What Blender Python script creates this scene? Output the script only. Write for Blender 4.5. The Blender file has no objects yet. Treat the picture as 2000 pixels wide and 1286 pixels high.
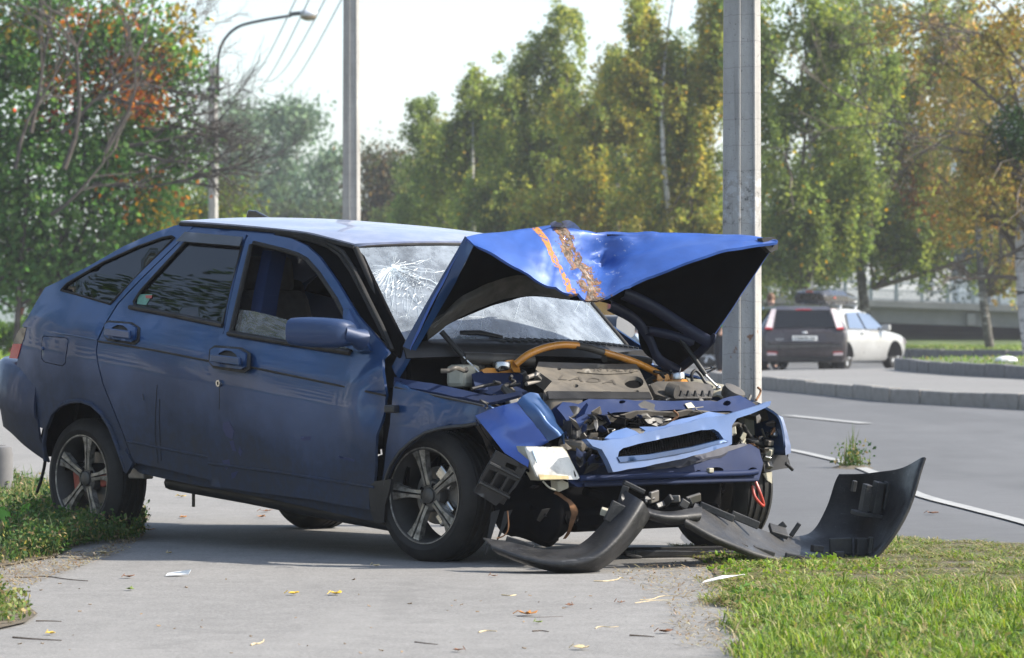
import bpy, bmesh, math, random
import numpy as np
from mathutils import Vector, Matrix, Euler, noise as mnoise
from mathutils.geometry import delaunay_2d_cdt
random.seed(7); RNG = np.random.default_rng(7)
R = math.radians
SC = bpy.context.scene
COL = SC.collection

# ------------------------------------------------------------------ camera
FPX, VH, HC = 8000.0, 612.0, 1.075          # focal length in photo pixels, horizon row, eye height
cam = bpy.data.cameras.new('camera'); camo = bpy.data.objects.new('camera', cam); COL.objects.link(camo)
camo.location = (0, 0, HC); camo.rotation_euler = (R(90), 0, 0)
cam.sensor_width = 36.0; cam.lens = 144.0; cam.shift_y = -31 / 2000.0
cam.clip_start = 0.5; cam.clip_end = 3000
cam.dof.use_dof = True; cam.dof.focus_distance = 17.7; cam.dof.aperture_fstop = 8.5
SC.camera = camo
# ------------------------------------------------------------------ sky and sun
SUN_AZ = (0.998, -0.06); SUN_EL = 39.0; VEIL = 1.3
wd = bpy.data.worlds.new('World'); SC.world = wd; wd.use_nodes = True
nt = wd.node_tree; bg = nt.nodes['Background']
sky = nt.nodes.new('ShaderNodeTexSky'); sky.sky_type = 'NISHITA'; sky.sun_disc = False
sky.sun_elevation = R(SUN_EL); sky.sun_rotation = math.atan2(SUN_AZ[0], SUN_AZ[1])
sky.air_density = 1.0; sky.dust_density = 1.5; sky.ozone_density = 1.5; sky.altitude = 50
# thin bright veil of high cloud over the whole sky
veil = nt.nodes.new('ShaderNodeTexCoord'); vn = nt.nodes.new('ShaderNodeTexNoise'); vn.inputs['Scale'].default_value = 2.2; vn.inputs['Detail'].default_value = 5
vm = nt.nodes.new('ShaderNodeMapping'); vm.inputs['Scale'].default_value = (1, 1, 3.5); nt.links.new(veil.outputs['Generated'], vm.inputs[0]); nt.links.new(vm.outputs[0], vn.inputs['Vector'])
vr = nt.nodes.new('ShaderNodeValToRGB'); nt.links.new(vn.outputs['Fac'], vr.inputs[0]); vr.color_ramp.elements[0].position = .3; vr.color_ramp.elements[1].position = .7
vr.color_ramp.elements[0].color = (VEIL * .80, VEIL * .95, VEIL * 1.13, 1); vr.color_ramp.elements[1].color = (VEIL * .94, VEIL * 1.02, VEIL * 1.12, 1)
va = nt.nodes.new('ShaderNodeMix'); va.data_type = 'RGBA'; va.blend_type = 'ADD'; va.inputs[0].default_value = 1.0
nt.links.new(sky.outputs[0], va.inputs[6]); nt.links.new(vr.outputs[0], va.inputs[7]); nt.links.new(va.outputs[2], bg.inputs[0]); bg.inputs[1].default_value = 0.12
sl = bpy.data.lights.new('sun', 'SUN'); sl.energy = 5.0; sl.angle = R(0.55); sl.color = (1.0, 0.93, 0.82)
so = bpy.data.objects.new('sun', sl); COL.objects.link(so)
sd = Vector((SUN_AZ[0] * math.cos(R(SUN_EL)), SUN_AZ[1] * math.cos(R(SUN_EL)), math.sin(R(SUN_EL)))).normalized()
so.rotation_euler = sd.to_track_quat('Z', 'Y').to_euler(); so.location = (20, 10, 30)
SC.view_settings.view_transform = 'Standard'; SC.view_settings.look = 'None'
SC.view_settings.exposure = 0.9; SC.view_settings.gamma = 1.0; SC.view_settings.use_curve_mapping = False
SC.cycles.max_bounces = 8; SC.cycles.transparent_max_bounces = 16
SC.cycles.use_denoising = True

# ------------------------------------------------------------------ helpers
def P(u, v, d):                    # a photo pixel at a distance -> world point
    return Vector(((u - 1000) / FPX * d, d, HC - (v - VH) / FPX * d))
def G(u, v, z=0.0):                # a photo pixel on level ground -> world point
    d = (HC - z) * FPX / (v - VH); return Vector(((u - 1000) / FPX * d, d, z))

def tag(o, label=None, cat=None, group=None, kind=None):
    if label: o['label'] = label
    if cat: o['category'] = cat
    if group: o['group'] = group
    if kind: o['kind'] = kind
    return o
def empty(name, loc=(0, 0, 0), rz=0.0, label=None, cat=None, group=None, parent=None):
    o = bpy.data.objects.new(name, None); COL.objects.link(o); o.location = loc; o.rotation_euler = (0, 0, rz)
    o.empty_display_size = .2
    if parent: o.parent = parent
    return tag(o, label, cat, group)
def link(name, me, parent=None, mats=None, loc=None):
    o = bpy.data.objects.new(name, me); COL.objects.link(o)
    if parent: o.parent = parent
    if loc is not None: o.location = loc
    if mats is not None:
        for m in (mats if isinstance(mats, (list, tuple)) else [mats]): me.materials.append(m)
    return o
def copy_tree(o, parent=None):
    c = o.copy(); COL.objects.link(c); c.parent = parent
    for ch in list(o.children): copy_tree(ch, c)
    return c

def rot_to(d):                     # matrix turning +Z to d
    return Vector(d).normalized().to_track_quat('Z', 'Y').to_matrix()

class MB:
    """collects geometry for one mesh"""
    def __init__(s): s.v = []; s.f = []; s.m = []; s.mi = 0
    def add(s, vs, fs):
        n = len(s.v); s.v += [tuple(p) for p in vs]
        for f in fs: s.f.append(tuple(i + n for i in f)); s.m.append(s.mi)
        return s
    def box(s, c, d, rot=None, taper=1.0):
        x, y, z = d[0] / 2, d[1] / 2, d[2] / 2
        vs = [Vector((a * x * (taper if e > 0 else 1), b * y * (taper if e > 0 else 1), e * z)) for e in (-1, 1) for a, b in ((-1, -1), (1, -1), (1, 1), (-1, 1))]
        if rot is not None:
            M = rot if isinstance(rot, Matrix) else Euler(rot).to_matrix(); vs = [M @ p for p in vs]
        c = Vector(c)
        return s.add([p + c for p in vs], [(3, 2, 1, 0), (4, 5, 6, 7), (0, 1, 5, 4), (1, 2, 6, 5), (2, 3, 7, 6), (3, 0, 4, 7)])
    def cyl(s, p0, p1, r0, r1=None, n=12, cap=True):
        r1 = r0 if r1 is None else r1; p0 = Vector(p0); p1 = Vector(p1); M = rot_to(p1 - p0)
        vs = []
        for p, r in ((p0, r0), (p1, r1)):
            for k in range(n):
                a = 2 * math.pi * k / n; vs.append(p + M @ Vector((r * math.cos(a), r * math.sin(a), 0)))
        fs = [(k, (k + 1) % n, n + (k + 1) % n, n + k) for k in range(n)]
        if cap: fs += [tuple(range(n - 1, -1, -1)), tuple(range(n, 2 * n))]
        return s.add(vs, fs)
    def tube(s, path, r, n=8, cap=True):
        path = [Vector(p) for p in path]; N = len(path)
        rs = r if isinstance(r, (list, tuple)) else [r] * N
        vs = []; up = None
        for i, p in enumerate(path):
            d = (path[min(i + 1, N - 1)] - path[max(i - 1, 0)])
            if d.length < 1e-9: d = Vector((0, 0, 1))
            d.normalize()
            if up is None:
                up = Vector((0, 0, 1)) if abs(d.z) < .9 else Vector((1, 0, 0))
            a = (up - d * up.dot(d))
            if a.length < 1e-6: a = d.orthogonal()
            a.normalize(); b = d.cross(a); up = a
            for k in range(n):
                t = 2 * math.pi * k / n; vs.append(p + (a * math.cos(t) + b * math.sin(t)) * rs[i])
        fs = [(i * n + k, i * n + (k + 1) % n, (i + 1) * n + (k + 1) % n, (i + 1) * n + k) for i in range(N - 1) for k in range(n)]
        if cap: fs += [tuple(range(n - 1, -1, -1)), tuple((N - 1) * n + k for k in range(n))]
        return s.add(vs, fs)
    def lathe(s, prof, c=(0, 0, 0), axis=(0, 1, 0), n=40, closed=False):
        """prof: list of (radius, along axis)"""
        M = rot_to(axis); c = Vector(c); vs = []; m = len(prof)
        for k in range(n):
            a = 2 * math.pi * k / n
            for r, h in prof: vs.append(c + M @ Vector((r * math.cos(a), r * math.sin(a), h)))
        fs = []
        for k in range(n):
            k2 = (k + 1) % n
            for i in range(m if closed else m - 1):
                i2 = (i + 1) % m; fs.append((k * m + i, k2 * m + i, k2 * m + i2, k * m + i2))
        return s.add(vs, fs)
    def prism(s, poly, dvec):
        """closed planar polygon (3D pts) extruded by dvec"""
        n = len(poly); a = [Vector(p) for p in poly]; d = Vector(dvec)
        return s.add(a + [p + d for p in a], [tuple(range(n - 1, -1, -1)), tuple(range(n, 2 * n))] + [(k, (k + 1) % n, n + (k + 1) % n, n + k) for k in range(n)])
    def ball(s, c, r, n=10, m=6):
        c = Vector(c); rx, ry, rz = (r, r, r) if not isinstance(r, (tuple, list)) else r
        vs = [c + Vector((0, 0, -rz))]
        for j in range(1, m):
            t = -math.pi / 2 + math.pi * j / m
            for k in range(n):
                a = 2 * math.pi * k / n; vs.append(c + Vector((rx * math.cos(t) * math.cos(a), ry * math.cos(t) * math.sin(a), rz * math.sin(t))))
        vs.append(c + Vector((0, 0, rz))); L = len(vs) - 1
        fs = [(0, 1 + (k + 1) % n, 1 + k) for k in range(n)]
        for j in range(m - 2):
            o = 1 + j * n; fs += [(o + k, o + (k + 1) % n, o + n + (k + 1) % n, o + n + k) for k in range(n)]
        o = 1 + (m - 2) * n; fs += [(o + k, o + (k + 1) % n, L) for k in range(n)]
        return s.add(vs, fs)
    def build(s, name, mats=None, parent=None, smooth=None, bevel=0.0, loc=None):
        me = bpy.data.meshes.new(name); me.from_pydata(s.v, [], s.f)
        if any(s.m): me.polygons.foreach_set('material_index', s.m)
        if smooth is not None:
            me.polygons.foreach_set('use_smooth', [True] * len(me.polygons))
            if smooth < 180: me.set_sharp_from_angle(angle=R(smooth))
        me.update()
        o = link(name, me, parent, mats, loc)
        if bevel > 0:
            b = o.modifiers.new('bevel', 'BEVEL'); b.width = bevel; b.segments = 2; b.limit_method = 'ANGLE'; b.angle_limit = R(40)
        return o

def np_mesh(name, V, F, parent=None, mats=None, cols=None, smooth=False):
    """V (n,3) array, F (m,k) array of equal sized faces"""
    me = bpy.data.meshes.new(name); V = np.asarray(V, dtype=np.float32); F = np.asarray(F, dtype=np.int32)
    k = F.shape[1]
    me.vertices.add(len(V)); me.vertices.foreach_set('co', V.ravel())
    me.loops.add(F.size); me.loops.foreach_set('vertex_index', F.ravel())
    me.polygons.add(len(F)); me.polygons.foreach_set('loop_start', np.arange(0, F.size, k, dtype=np.int32))
    try: me.polygons.foreach_set('loop_total', np.full(len(F), k, dtype=np.int32))
    except Exception: pass
    if smooth: me.polygons.foreach_set('use_smooth', np.ones(len(F), dtype=bool))
    if cols is not None:
        a = me.attributes.new('tint', 'FLOAT_COLOR', 'POINT'); c = np.ones((len(V), 4), dtype=np.float32); c[:, :3] = cols
        a.data.foreach_set('color', c.ravel())
    me.update(calc_edges=True)
    return link(name, me, parent, mats)

def crom(pts, n, closed=False):
    """Catmull-Rom through pts (m,k) -> n samples per span"""
    p = np.asarray(pts, dtype=float); m = len(p)
    q = np.vstack([2 * p[0] - p[1], p, 2 * p[-1] - p[-2]])
    out = []
    for i in range(m - 1):
        a, b, c, d = q[i], q[i + 1], q[i + 2], q[i + 3]
        for t in np.linspace(0, 1, n, endpoint=False):
            out.append(.5 * ((2 * b) + (-a + c) * t + (2 * a - 5 * b + 4 * c - d) * t * t + (-a + 3 * b - 3 * c + d) * t ** 3))
    out.append(p[-1]); return np.array(out)
def lerp_rows(pts, n):
    p = np.asarray(pts, dtype=float); out = []
    for i in range(len(p) - 1):
        for t in np.linspace(0, 1, n, endpoint=False): out.append(p[i] * (1 - t) + p[i + 1] * t)
    out.append(p[-1]); return np.array(out)

def solid_grid(name, g, thick, mats, parent=None, smooth=True, uv=None, sharp=None, flip=False):
    """g: (r,c,3) grid of points -> solid sheet of given thickness (backwards along the normal)"""
    g = np.asarray(g, dtype=float); r, c = g.shape[:2]
    du = np.gradient(g, axis=1); dv = np.gradient(g, axis=0)
    n = np.cross(du, dv); n /= (np.linalg.norm(n, axis=2, keepdims=True) + 1e-9)
    if flip: n = -n
    back = g - n * thick
    V = np.vstack([g.reshape(-1, 3), back.reshape(-1, 3)]); N = r * c
    idx = np.arange(N).reshape(r, c)
    a, b, d, e = idx[:-1, :-1].ravel(), idx[:-1, 1:].ravel(), idx[1:, 1:].ravel(), idx[1:, :-1].ravel()
    F = np.stack([a, b, d, e], 1); B = np.stack([e + N, d + N, b + N, a + N], 1)
    if flip: F = F[:, ::-1]; B = B[:, ::-1]
    rim = np.concatenate([idx[0, :], idx[1:, -1], idx[-1, -2::-1], idx[-2:0:-1, 0]])
    rv = np.vstack([V[rim], V[rim + N]]); k = len(rim); V2 = np.vstack([V, rv]); o = 2 * N
    i = np.arange(k); W = np.stack([o + i, o + k + i, o + k + (i + 1) % k, o + (i + 1) % k], 1)
    if flip: W = W[:, ::-1]
    ob = np_mesh(name, V2, np.vstack([F, B, W]), parent, mats, smooth=smooth)
    me = ob.data
    if isinstance(mats, (list, tuple)) and len(mats) > 1:      # second material on the back face
        mi = np.zeros(len(me.polygons), dtype=np.int32); mi[len(F):len(F) + len(B)] = 1; me.polygons.foreach_set('material_index', mi)
    if uv is not None:
        l = me.uv_layers.new(name='UVMap'); U, Vv = np.meshgrid(np.linspace(0, 1, c), np.linspace(0, 1, r))
        t = np.stack([U.ravel(), Vv.ravel()], 1); t = np.vstack([t, t, t[rim], t[rim]])
        li = np.zeros(len(me.loops), dtype=np.int32); me.loops.foreach_get('vertex_index', li)
        l.data.foreach_set('uv', t[li].astype(np.float32).ravel())
    if sharp: me.set_sharp_from_angle(angle=R(sharp))
    return ob

def inpoly(pts, poly):
    pts = np.asarray(pts); x, y = pts[:, 0], pts[:, 1]; res = np.zeros(len(pts), bool); n = len(poly)
    for i in range(n):
        x0, y0 = poly[i]; x1, y1 = poly[(i + 1) % n]
        if y0 == y1: continue
        c = ((y0 > y) != (y1 > y)) & (x < (x1 - x0) * (y - y0) / (y1 - y0) + x0); res ^= c
    return res
def densify(poly, step):
    out = []; n = len(poly)
    for i in range(n):
        a = np.array(poly[i]); b = np.array(poly[(i + 1) % n]); k = max(1, int(np.linalg.norm(b - a) / step))
        for j in range(k): out.append(tuple(a + (b - a) * j / k))
    return out
def cdt(outline, holes=(), step=.05):
    """triangulate a 2D polygon with holes and an interior grid -> (pts2d, tris, boundary loops)"""
    loops = [densify(outline, step)] + [densify(h, step) for h in holes]
    V = []; E = []
    for l in loops:
        n0 = len(V); V += l; E += [(n0 + i, n0 + (i + 1) % len(l)) for i in range(len(l))]
    nb = len(V); A = np.array(V); lo, hi = A.min(0), A.max(0)
    gx, gy = np.meshgrid(np.arange(lo[0] + step / 2, hi[0], step), np.arange(lo[1] + step / 2, hi[1], step))
    gx = gx + ((np.arange(gx.shape[0]) % 2) * step * .5)[:, None]
    g = np.stack([gx.ravel(), gy.ravel()], 1)
    k = inpoly(g, loops[0])
    for h in loops[1:]: k &= ~inpoly(g, h)
    g = g[k]
    if len(g):
        d = np.min(np.linalg.norm(g[:, None, :] - A[None, :, :], axis=2), axis=1); g = g[d > step * .45]
    V2 = [Vector(p) for p in V] + [Vector(p) for p in g]
    vo, eo, fo, ov, oe, of = delaunay_2d_cdt(V2, E, [], 0, 1e-6)
    pts = np.array([tuple(p) for p in vo]); T = np.array([f for f in fo if len(f) == 3])
    c = pts[T].mean(1); k = inpoly(c, loops[0])
    for h in loops[1:]: k &= ~inpoly(c, h)
    return pts, T[k]
def cdt_solid(name, outline, f3, thick, mats, parent=None, holes=(), step=.05, smooth=True):
    """polygon in a 2D parameter plane lifted to 3D by f3(a,b) and given a thickness vector"""
    pts, T = cdt(outline, holes, step)
    A = np.array([f3(a, b) for a, b in pts]); p0, p1, p2 = A[T[:, 0]], A[T[:, 1]], A[T[:, 2]]
    th = np.array(thick, dtype=float); n = np.cross(p1 - p0, p2 - p0).sum(0)
    if n @ th > 0: T = T[:, ::-1]
    N = len(A); Bk = A + th
    e = np.vstack([T[:, [0, 1]], T[:, [1, 2]], T[:, [2, 0]]]); S = {(int(a), int(b)) for a, b in e}
    bd = np.array([(a, b) for a, b in S if (b, a) not in S])
    V = np.vstack([A, Bk]); tri = [T, T[:, ::-1] + N]
    if len(bd):
        u = np.unique(bd); mp = {int(k): i for i, k in enumerate(u)}; o = 2 * N; k = len(u)
        V = np.vstack([V, A[u], Bk[u]]); a = np.array([mp[int(x)] for x in bd[:, 0]]); b = np.array([mp[int(x)] for x in bd[:, 1]])
        tri += [np.stack([o + b, o + a, o + k + a], 1), np.stack([o + b, o + k + a, o + k + b], 1)]
    ob = np_mesh(name, V, np.vstack(tri), parent, mats, smooth=smooth)
    if isinstance(mats, (list, tuple)) and len(mats) > 1:
        mi = np.zeros(len(ob.data.polygons), dtype=np.int32); mi[len(T):] = 1; ob.data.polygons.foreach_set('material_index', mi)
    return ob

# ------------------------------------------------------------------ materials
MAT = {}
def newmat(name):
    m = bpy.data.materials.new(name); m.use_nodes = True; MAT[name] = m
    t = m.node_tree; b = t.nodes['Principled BSDF']; return m, t, b
def nd(t, ty, **kw):
    n = t.nodes.new(ty)
    for k, v in kw.items():
        if k.startswith('i_'):
            key = k[2:]; n.inputs[int(key) if key.isdigit() else key.replace('_', ' ')].default_value = v
        else: setattr(n, k, v)
    return n
def coords(t, scale=(1, 1, 1), src='Object'):
    tc = nd(t, 'ShaderNodeTexCoord'); mp = nd(t, 'ShaderNodeMapping'); mp.inputs['Scale'].default_value = scale
    t.links.new(tc.outputs[src], mp.inputs[0]); return mp.outputs[0]
def noise(t, co, scale, detail=4, rough=.55, dist=0.0):
    n = nd(t, 'ShaderNodeTexNoise'); n.inputs['Scale'].default_value = scale; n.inputs['Detail'].default_value = detail
    n.inputs['Roughness'].default_value = rough; n.inputs['Distortion'].default_value = dist
    t.links.new(co, n.inputs['Vector']); return n.outputs['Fac']
def ramp(t, fac, stops, interp='LINEAR'):
    r = nd(t, 'ShaderNodeValToRGB'); e = r.color_ramp.elements; r.color_ramp.interpolation = interp
    while len(e) < len(stops): e.new(.5)
    for q, (p, c) in zip(e, stops):
        q.position = p; q.color = (c, c, c, 1) if isinstance(c, (int, float)) else (*c[:3], 1)
    t.links.new(fac, r.inputs[0]); return r.outputs[0]
def mix(t, fac, a, b, mode='MIX'):
    n = nd(t, 'ShaderNodeMix', data_type='RGBA', blend_type=mode)
    for s, v in ((0, fac), (6, a), (7, b)):
        if hasattr(v, 'is_output'): t.links.new(v, n.inputs[s])
        elif s == 0: n.inputs[s].default_value = v
        else: n.inputs[s].default_value = (*v[:3], 1)
    return n.outputs[2]
def math_(t, op, a, b=None, clamp=False):
    n = nd(t, 'ShaderNodeMath', operation=op, use_clamp=clamp)
    for i, v in enumerate((a, b)):
        if v is None: continue
        if hasattr(v, 'is_output'): t.links.new(v, n.inputs[i])
        else: n.inputs[i].default_value = v
    return n.outputs[0]
def maprange(t, v, a, b, c=0.0, d=1.0, smooth=True):
    n = nd(t, 'ShaderNodeMapRange'); n.interpolation_type = 'SMOOTHSTEP' if smooth else 'LINEAR'
    t.links.new(v, n.inputs[0])
    for i, q in zip((1, 2, 3, 4), (a, b, c, d)): n.inputs[i].default_value = q
    return n.outputs[0]
def bump(t, b, h, strength=.3, dist=.01):
    n = nd(t, 'ShaderNodeBump'); n.inputs['Strength'].default_value = strength; n.inputs['Distance'].default_value = dist
    t.links.new(h, n.inputs['Height']); t.links.new(n.outputs[0], b.inputs['Normal'])
def simple(name, col, rough=.5, metal=0.0, var=.25, scale=8, bmp=0.0, bscale=40, coat=0.0, spec=.5, dust=0.0, dustcol=(.16, .15, .13), src='Object'):
    """plain material with tone variation, optional relief and a film of dust"""
    m, t, b = newmat(name); co = coords(t, src=src)
    n = noise(t, co, scale, 5); lo = tuple(c * (1 - var) for c in col); hi = tuple(min(1, c * (1 + var)) for c in col)
    c = ramp(t, n, [(.3, lo), (.7, hi)])
    if dust > 0:
        f = maprange(t, noise(t, co, scale * .6, 6, .65), .35, .7, 0, dust); c = mix(t, f, c, dustcol)
    t.links.new(c, b.inputs['Base Color'])
    b.inputs['Metallic'].default_value = metal; b.inputs['Coat Weight'].default_value = coat; b.inputs['Coat Roughness'].default_value = .06
    b.inputs['Specular IOR Level'].default_value = spec
    rr = maprange(t, noise(t, co, scale * 1.7, 3), .3, .7, max(.02, rough - .08), min(1, rough + .1)); t.links.new(rr, b.inputs['Roughness'])
    if bmp > 0: bump(t, b, noise(t, co, bscale, 4), bmp, .01)
    return m
# ================================================================== ENVIRONMENT
def asphalt(name, base, speck=.5, crackamt=0.0, tone2=None):
    m, t, b = newmat(name); co = coords(t)
    big = noise(t, co, .55, 5, .6); mid = noise(t, co, 6, 4); fine = noise(t, co, 85, 3, .75); fine2 = noise(t, co, 260, 2, .6)
    c = ramp(t, big, [(.3, tuple(x * .84 for x in base)), (.7, tuple(min(1, x * 1.12) for x in base))])
    c = mix(t, .5, c, ramp(t, mid, [(.35, tuple(x * .85 for x in base)), (.65, tuple(x * 1.12 for x in base))]))
    c = mix(t, speck, c, ramp(t, fine, [(.3, .30), (.5, .5), (.7, .72)]), 'OVERLAY')
    c = mix(t, speck * .7, c, ramp(t, fine2, [(.32, .3), (.5, .5), (.7, .72)]), 'OVERLAY')
    st = maprange(t, noise(t, co, 2.2, 6, .7, .6), .56, .72, 0, .45); c = mix(t, st, c, tuple(x * .62 for x in base))
    if name == 'road_asphalt':
        ln_ = noise(t, coords(t, (.9, .06, 1)), 1.0, 4, .6, .3); c = mix(t, maprange(t, ln_, .38, .62, .35, 0), c, tuple(x * .72 for x in base)); c = mix(t, maprange(t, noise(t, coords(t, (.35, .10, 1)), 1.4, 3), .52, .60, 0, .3), c, tuple(x * 1.3 for x in base))
    if name == 'path_asphalt':
        pt = noise(t, coords(t, (1.0, .22, 1)), 1.3, 4, .6, .4); c = mix(t, maprange(t, pt, .5, .66, 0, .30), c, tuple(x * 1.22 for x in base))
        sp = nd(t, 'ShaderNodeSeparateXYZ'); t.links.new(co, sp.inputs[0])
        def spot(x, y, rx, ry, k, colr, c):
            dx = math_(t, 'DIVIDE', math_(t, 'SUBTRACT', sp.outputs[0], x), rx); dy = math_(t, 'DIVIDE', math_(t, 'SUBTRACT', sp.outputs[1], y), ry)
            r2 = math_(t, 'ADD', math_(t, 'ADD', math_(t, 'MULTIPLY', dx, dx), math_(t, 'MULTIPLY', dy, dy)), math_(t, 'MULTIPLY', math_(t, 'SUBTRACT', mid, .5), 2.2)); return mix(t, maprange(t, r2, 1.15, .55, 0, k), c, colr)
        c = spot(.42, 17.5, .55, .40, .75, tuple(x * .42 for x in base), c); c = spot(-.42, 15.3, .07, 1.0, .28, tuple(x * .7 for x in base), c); c = spot(.15, 16.9, .22, .12, .8, tuple(x * .4 for x in base), c)
        vo = nd(t, 'ShaderNodeTexVoronoi'); vo.inputs['Scale'].default_value = 95; t.links.new(co, vo.inputs['Vector']); c = mix(t, maprange(t, vo.outputs['Distance'], .22, .30, .35, 0), c, ramp(t, noise(t, co, 60, 2), [(.4, .07), (.6, .38)]))
    if crackamt:
        v = nd(t, 'ShaderNodeTexVoronoi', feature='DISTANCE_TO_EDGE'); v.inputs['Scale'].default_value = .35
        w = nd(t, 'ShaderNodeMixRGB'); w.blend_type = 'ADD'; w.inputs[0].default_value = .22
        nn = nd(t, 'ShaderNodeTexNoise'); nn.inputs['Scale'].default_value = 2.5; nn.inputs['Detail'].default_value = 5
        t.links.new(co, nn.inputs['Vector']); t.links.new(co, w.inputs[1]); t.links.new(nn.outputs['Color'], w.inputs[2]); t.links.new(w.outputs[0], v.inputs['Vector'])
        c = mix(t, maprange(t, v.outputs['Distance'], .003, .011, crackamt, 0), c, (.05, .048, .045))
    t.links.new(c, b.inputs['Base Color']); b.inputs['Roughness'].default_value = .9; b.inputs['Specular IOR Level'].default_value = .25
    bump(t, b, fine, .35, .004); return m
asphalt('path_asphalt', (.205, .199, .19), .72, .0)
asphalt('road_asphalt', (.118, .120, .124), .6)
asphalt('island_asphalt', (.20, .196, .19), .4)
simple('soil', (.105, .085, .058), .95, var=.4, scale=30, bmp=.5, bscale=60)
simple('lawn_ground', (.085, .105, .03), .95, var=.4, scale=9, bmp=.6, bscale=30)
simple('far_grass', (.075, .11, .028), .95, var=.45, scale=.5, bmp=.5, bscale=2)
simple('bank_grass', (.03, .075, .02), .95, var=.5, scale=1.2)
simple('line_paint', (.33, .33, .32), .8, var=.12, scale=14, dust=.6, dustcol=(.2, .2, .2))
simple('kerb_concrete', (.26, .245, .225), .9, var=.22, scale=6, bmp=.25, bscale=60, dust=.5, dustcol=(.13, .125, .115))
simple('dark_kerb', (.15, .148, .15), .9, var=.22, scale=6, dust=.4, dustcol=(.09, .088, .08))
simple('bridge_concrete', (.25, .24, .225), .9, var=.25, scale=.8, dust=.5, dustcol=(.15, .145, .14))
simple('bridge_shaded', (.06, .06, .065), .9, var=.25, scale=.8); simple('bridge_fascia', (.21, .205, .20), .9, var=.35, scale=.5, dust=.6, dustcol=(.10, .10, .10))  # darker concrete for deck and abutment: shade under the bridge is in the colour
simple('rail_paint', (.20, .235, .24), .6, var=.15, scale=4)
simple('bark', (.065, .055, .046), .95, var=.45, scale=5, bmp=.6, bscale=20)
simple('dark_bark', (.055, .048, .042), .95, var=.4, scale=5, bmp=.6, bscale=20)
simple('twig', (.13, .105, .08), .9, var=.3, scale=4)
def birch_bark():
    m, t, b = newmat('birch_bark'); co = coords(t, (1.4, 1.4, 7)); n = noise(t, co, 1.5, 5, .65)
    c = ramp(t, n, [(.40, (.03, .028, .025)), (.47, (.45, .43, .41)), (.7, (.62, .6, .57))]); t.links.new(c, b.inputs['Base Color']); b.inputs['Roughness'].default_value = .8
birch_bark()
def old_birch_bark():
    m, t, b = newmat('old_birch_bark'); tc = nd(t, 'ShaderNodeTexCoord'); co = coords(t, (1.6, 1.6, 3)); n = noise(t, co, 2.2, 5, .7)
    c = ramp(t, n, [(.35, (.045, .04, .035)), (.55, (.12, .11, .095)), (.66, (.42, .4, .37))]); t.links.new(c, b.inputs['Base Color']); b.inputs['Roughness'].default_value = .9
    bump(t, b, n, .6, .05)
old_birch_bark()
def leafmat(name, trans=.35, rough=.5, spec=.3):
    m, t, b = newmat(name); a = nd(t, 'ShaderNodeAttribute', attribute_name='tint')
    t.links.new(a.outputs['Color'], b.inputs['Base Color']); b.inputs['Roughness'].default_value = rough; b.inputs['Specular IOR Level'].default_value = spec
    tr = nd(t, 'ShaderNodeBsdfTranslucent'); hs = nd(t, 'ShaderNodeHueSaturation'); hs.inputs['Saturation'].default_value = 1.15; hs.inputs['Value'].default_value = 1.5
    t.links.new(a.outputs['Color'], hs.inputs['Color']); t.links.new(hs.outputs[0], tr.inputs['Color'])
    mx = nd(t, 'ShaderNodeMixShader'); mx.inputs[0].default_value = trans
    t.links.new(b.outputs[0], mx.inputs[1]); t.links.new(tr.outputs[0], mx.inputs[2]); t.links.new(mx.outputs[0], t.nodes['Material Output'].inputs[0])
leafmat('leaf', .58, .5, .25); leafmat('blade', .35, .5, .25)

# ---------------------------------------------------------------- ground sheets
def flat(name, poly, z, mat, kind='structure', thick=0.0):
    mb = MB(); n = len(poly)
    if thick: mb.prism([(x, y, z) for x, y in poly][::-1], (0, 0, -thick))
    else: mb.add([(x, y, z) for x, y in poly], [tuple(range(n))])
    return tag(mb.build(name, MAT[mat]), kind=kind)
def ground_sheet():
    xs = np.concatenate([[-900, -300, -120], np.arange(-70, 71, 5), [120, 300, 900]]); ys = np.concatenate([[-400, -100, -30], np.arange(0, 260, 5), [330, 500, 1600]])
    X, Y = np.meshgrid(xs, ys); Z = np.full(X.shape, -.03)
    # land beyond the lawn dips to a channel, then a bank rises under the bridge
    for i in range(X.shape[0]):
        for j in range(X.shape[1]):
            x, y = X[i, j], Y[i, j]
            Z[i, j] -= (.25 if y > 100 else .3) * min(1, max(0, (x + 3.0) / 3)) * min(1, max(0, (y - 50) / 10)) * (1 if y < 400 else 0)
            if x > 3 and 118 < y < 260:
                k = min(1, (x - 3) / 5); zz = -1.3 * math.sin(math.pi * min(1, (y - 118) / 26)) if y < 144 else min(1.2, (y - 144) / 20 * 1.2)
                Z[i, j] += k * zz
    r, c = X.shape; idx = np.arange(r * c).reshape(r, c)
    F = np.stack([idx[:-1, :-1].ravel(), idx[:-1, 1:].ravel(), idx[1:, 1:].ravel(), idx[1:, :-1].ravel()], 1)
    return tag(np_mesh('ground', np.stack([X.ravel(), Y.ravel(), Z.ravel()], 1), F, None, MAT['far_grass'], smooth=True), kind='structure')
ground_sheet()
def road_z(y): return -.22 * min(1, max(0, (y - 60) / 34))
def road_sheet():
    rows = [2, 12, 25, 40, 55, 60] + list(range(64, 117, 4)); V = []; F = []
    for i, y in enumerate(rows):
        V += [(-60 if y > 26 else (1.0 if y < 20 else .6), y, road_z(y)), (-2.2, y, road_z(y)), (40, y, road_z(y))] if y > 26 else [(.6, y, 0), (1.2, y, 0), (40, y, 0)]
    for i in range(len(rows) - 1): F += [(3 * i, 3 * i + 1, 3 * i + 4, 3 * i + 3), (3 * i + 1, 3 * i + 2, 3 * i + 5, 3 * i + 4)]
    return tag(np_mesh('road', V, F, None, MAT['road_asphalt']), kind='structure')
road_sheet()
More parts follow.
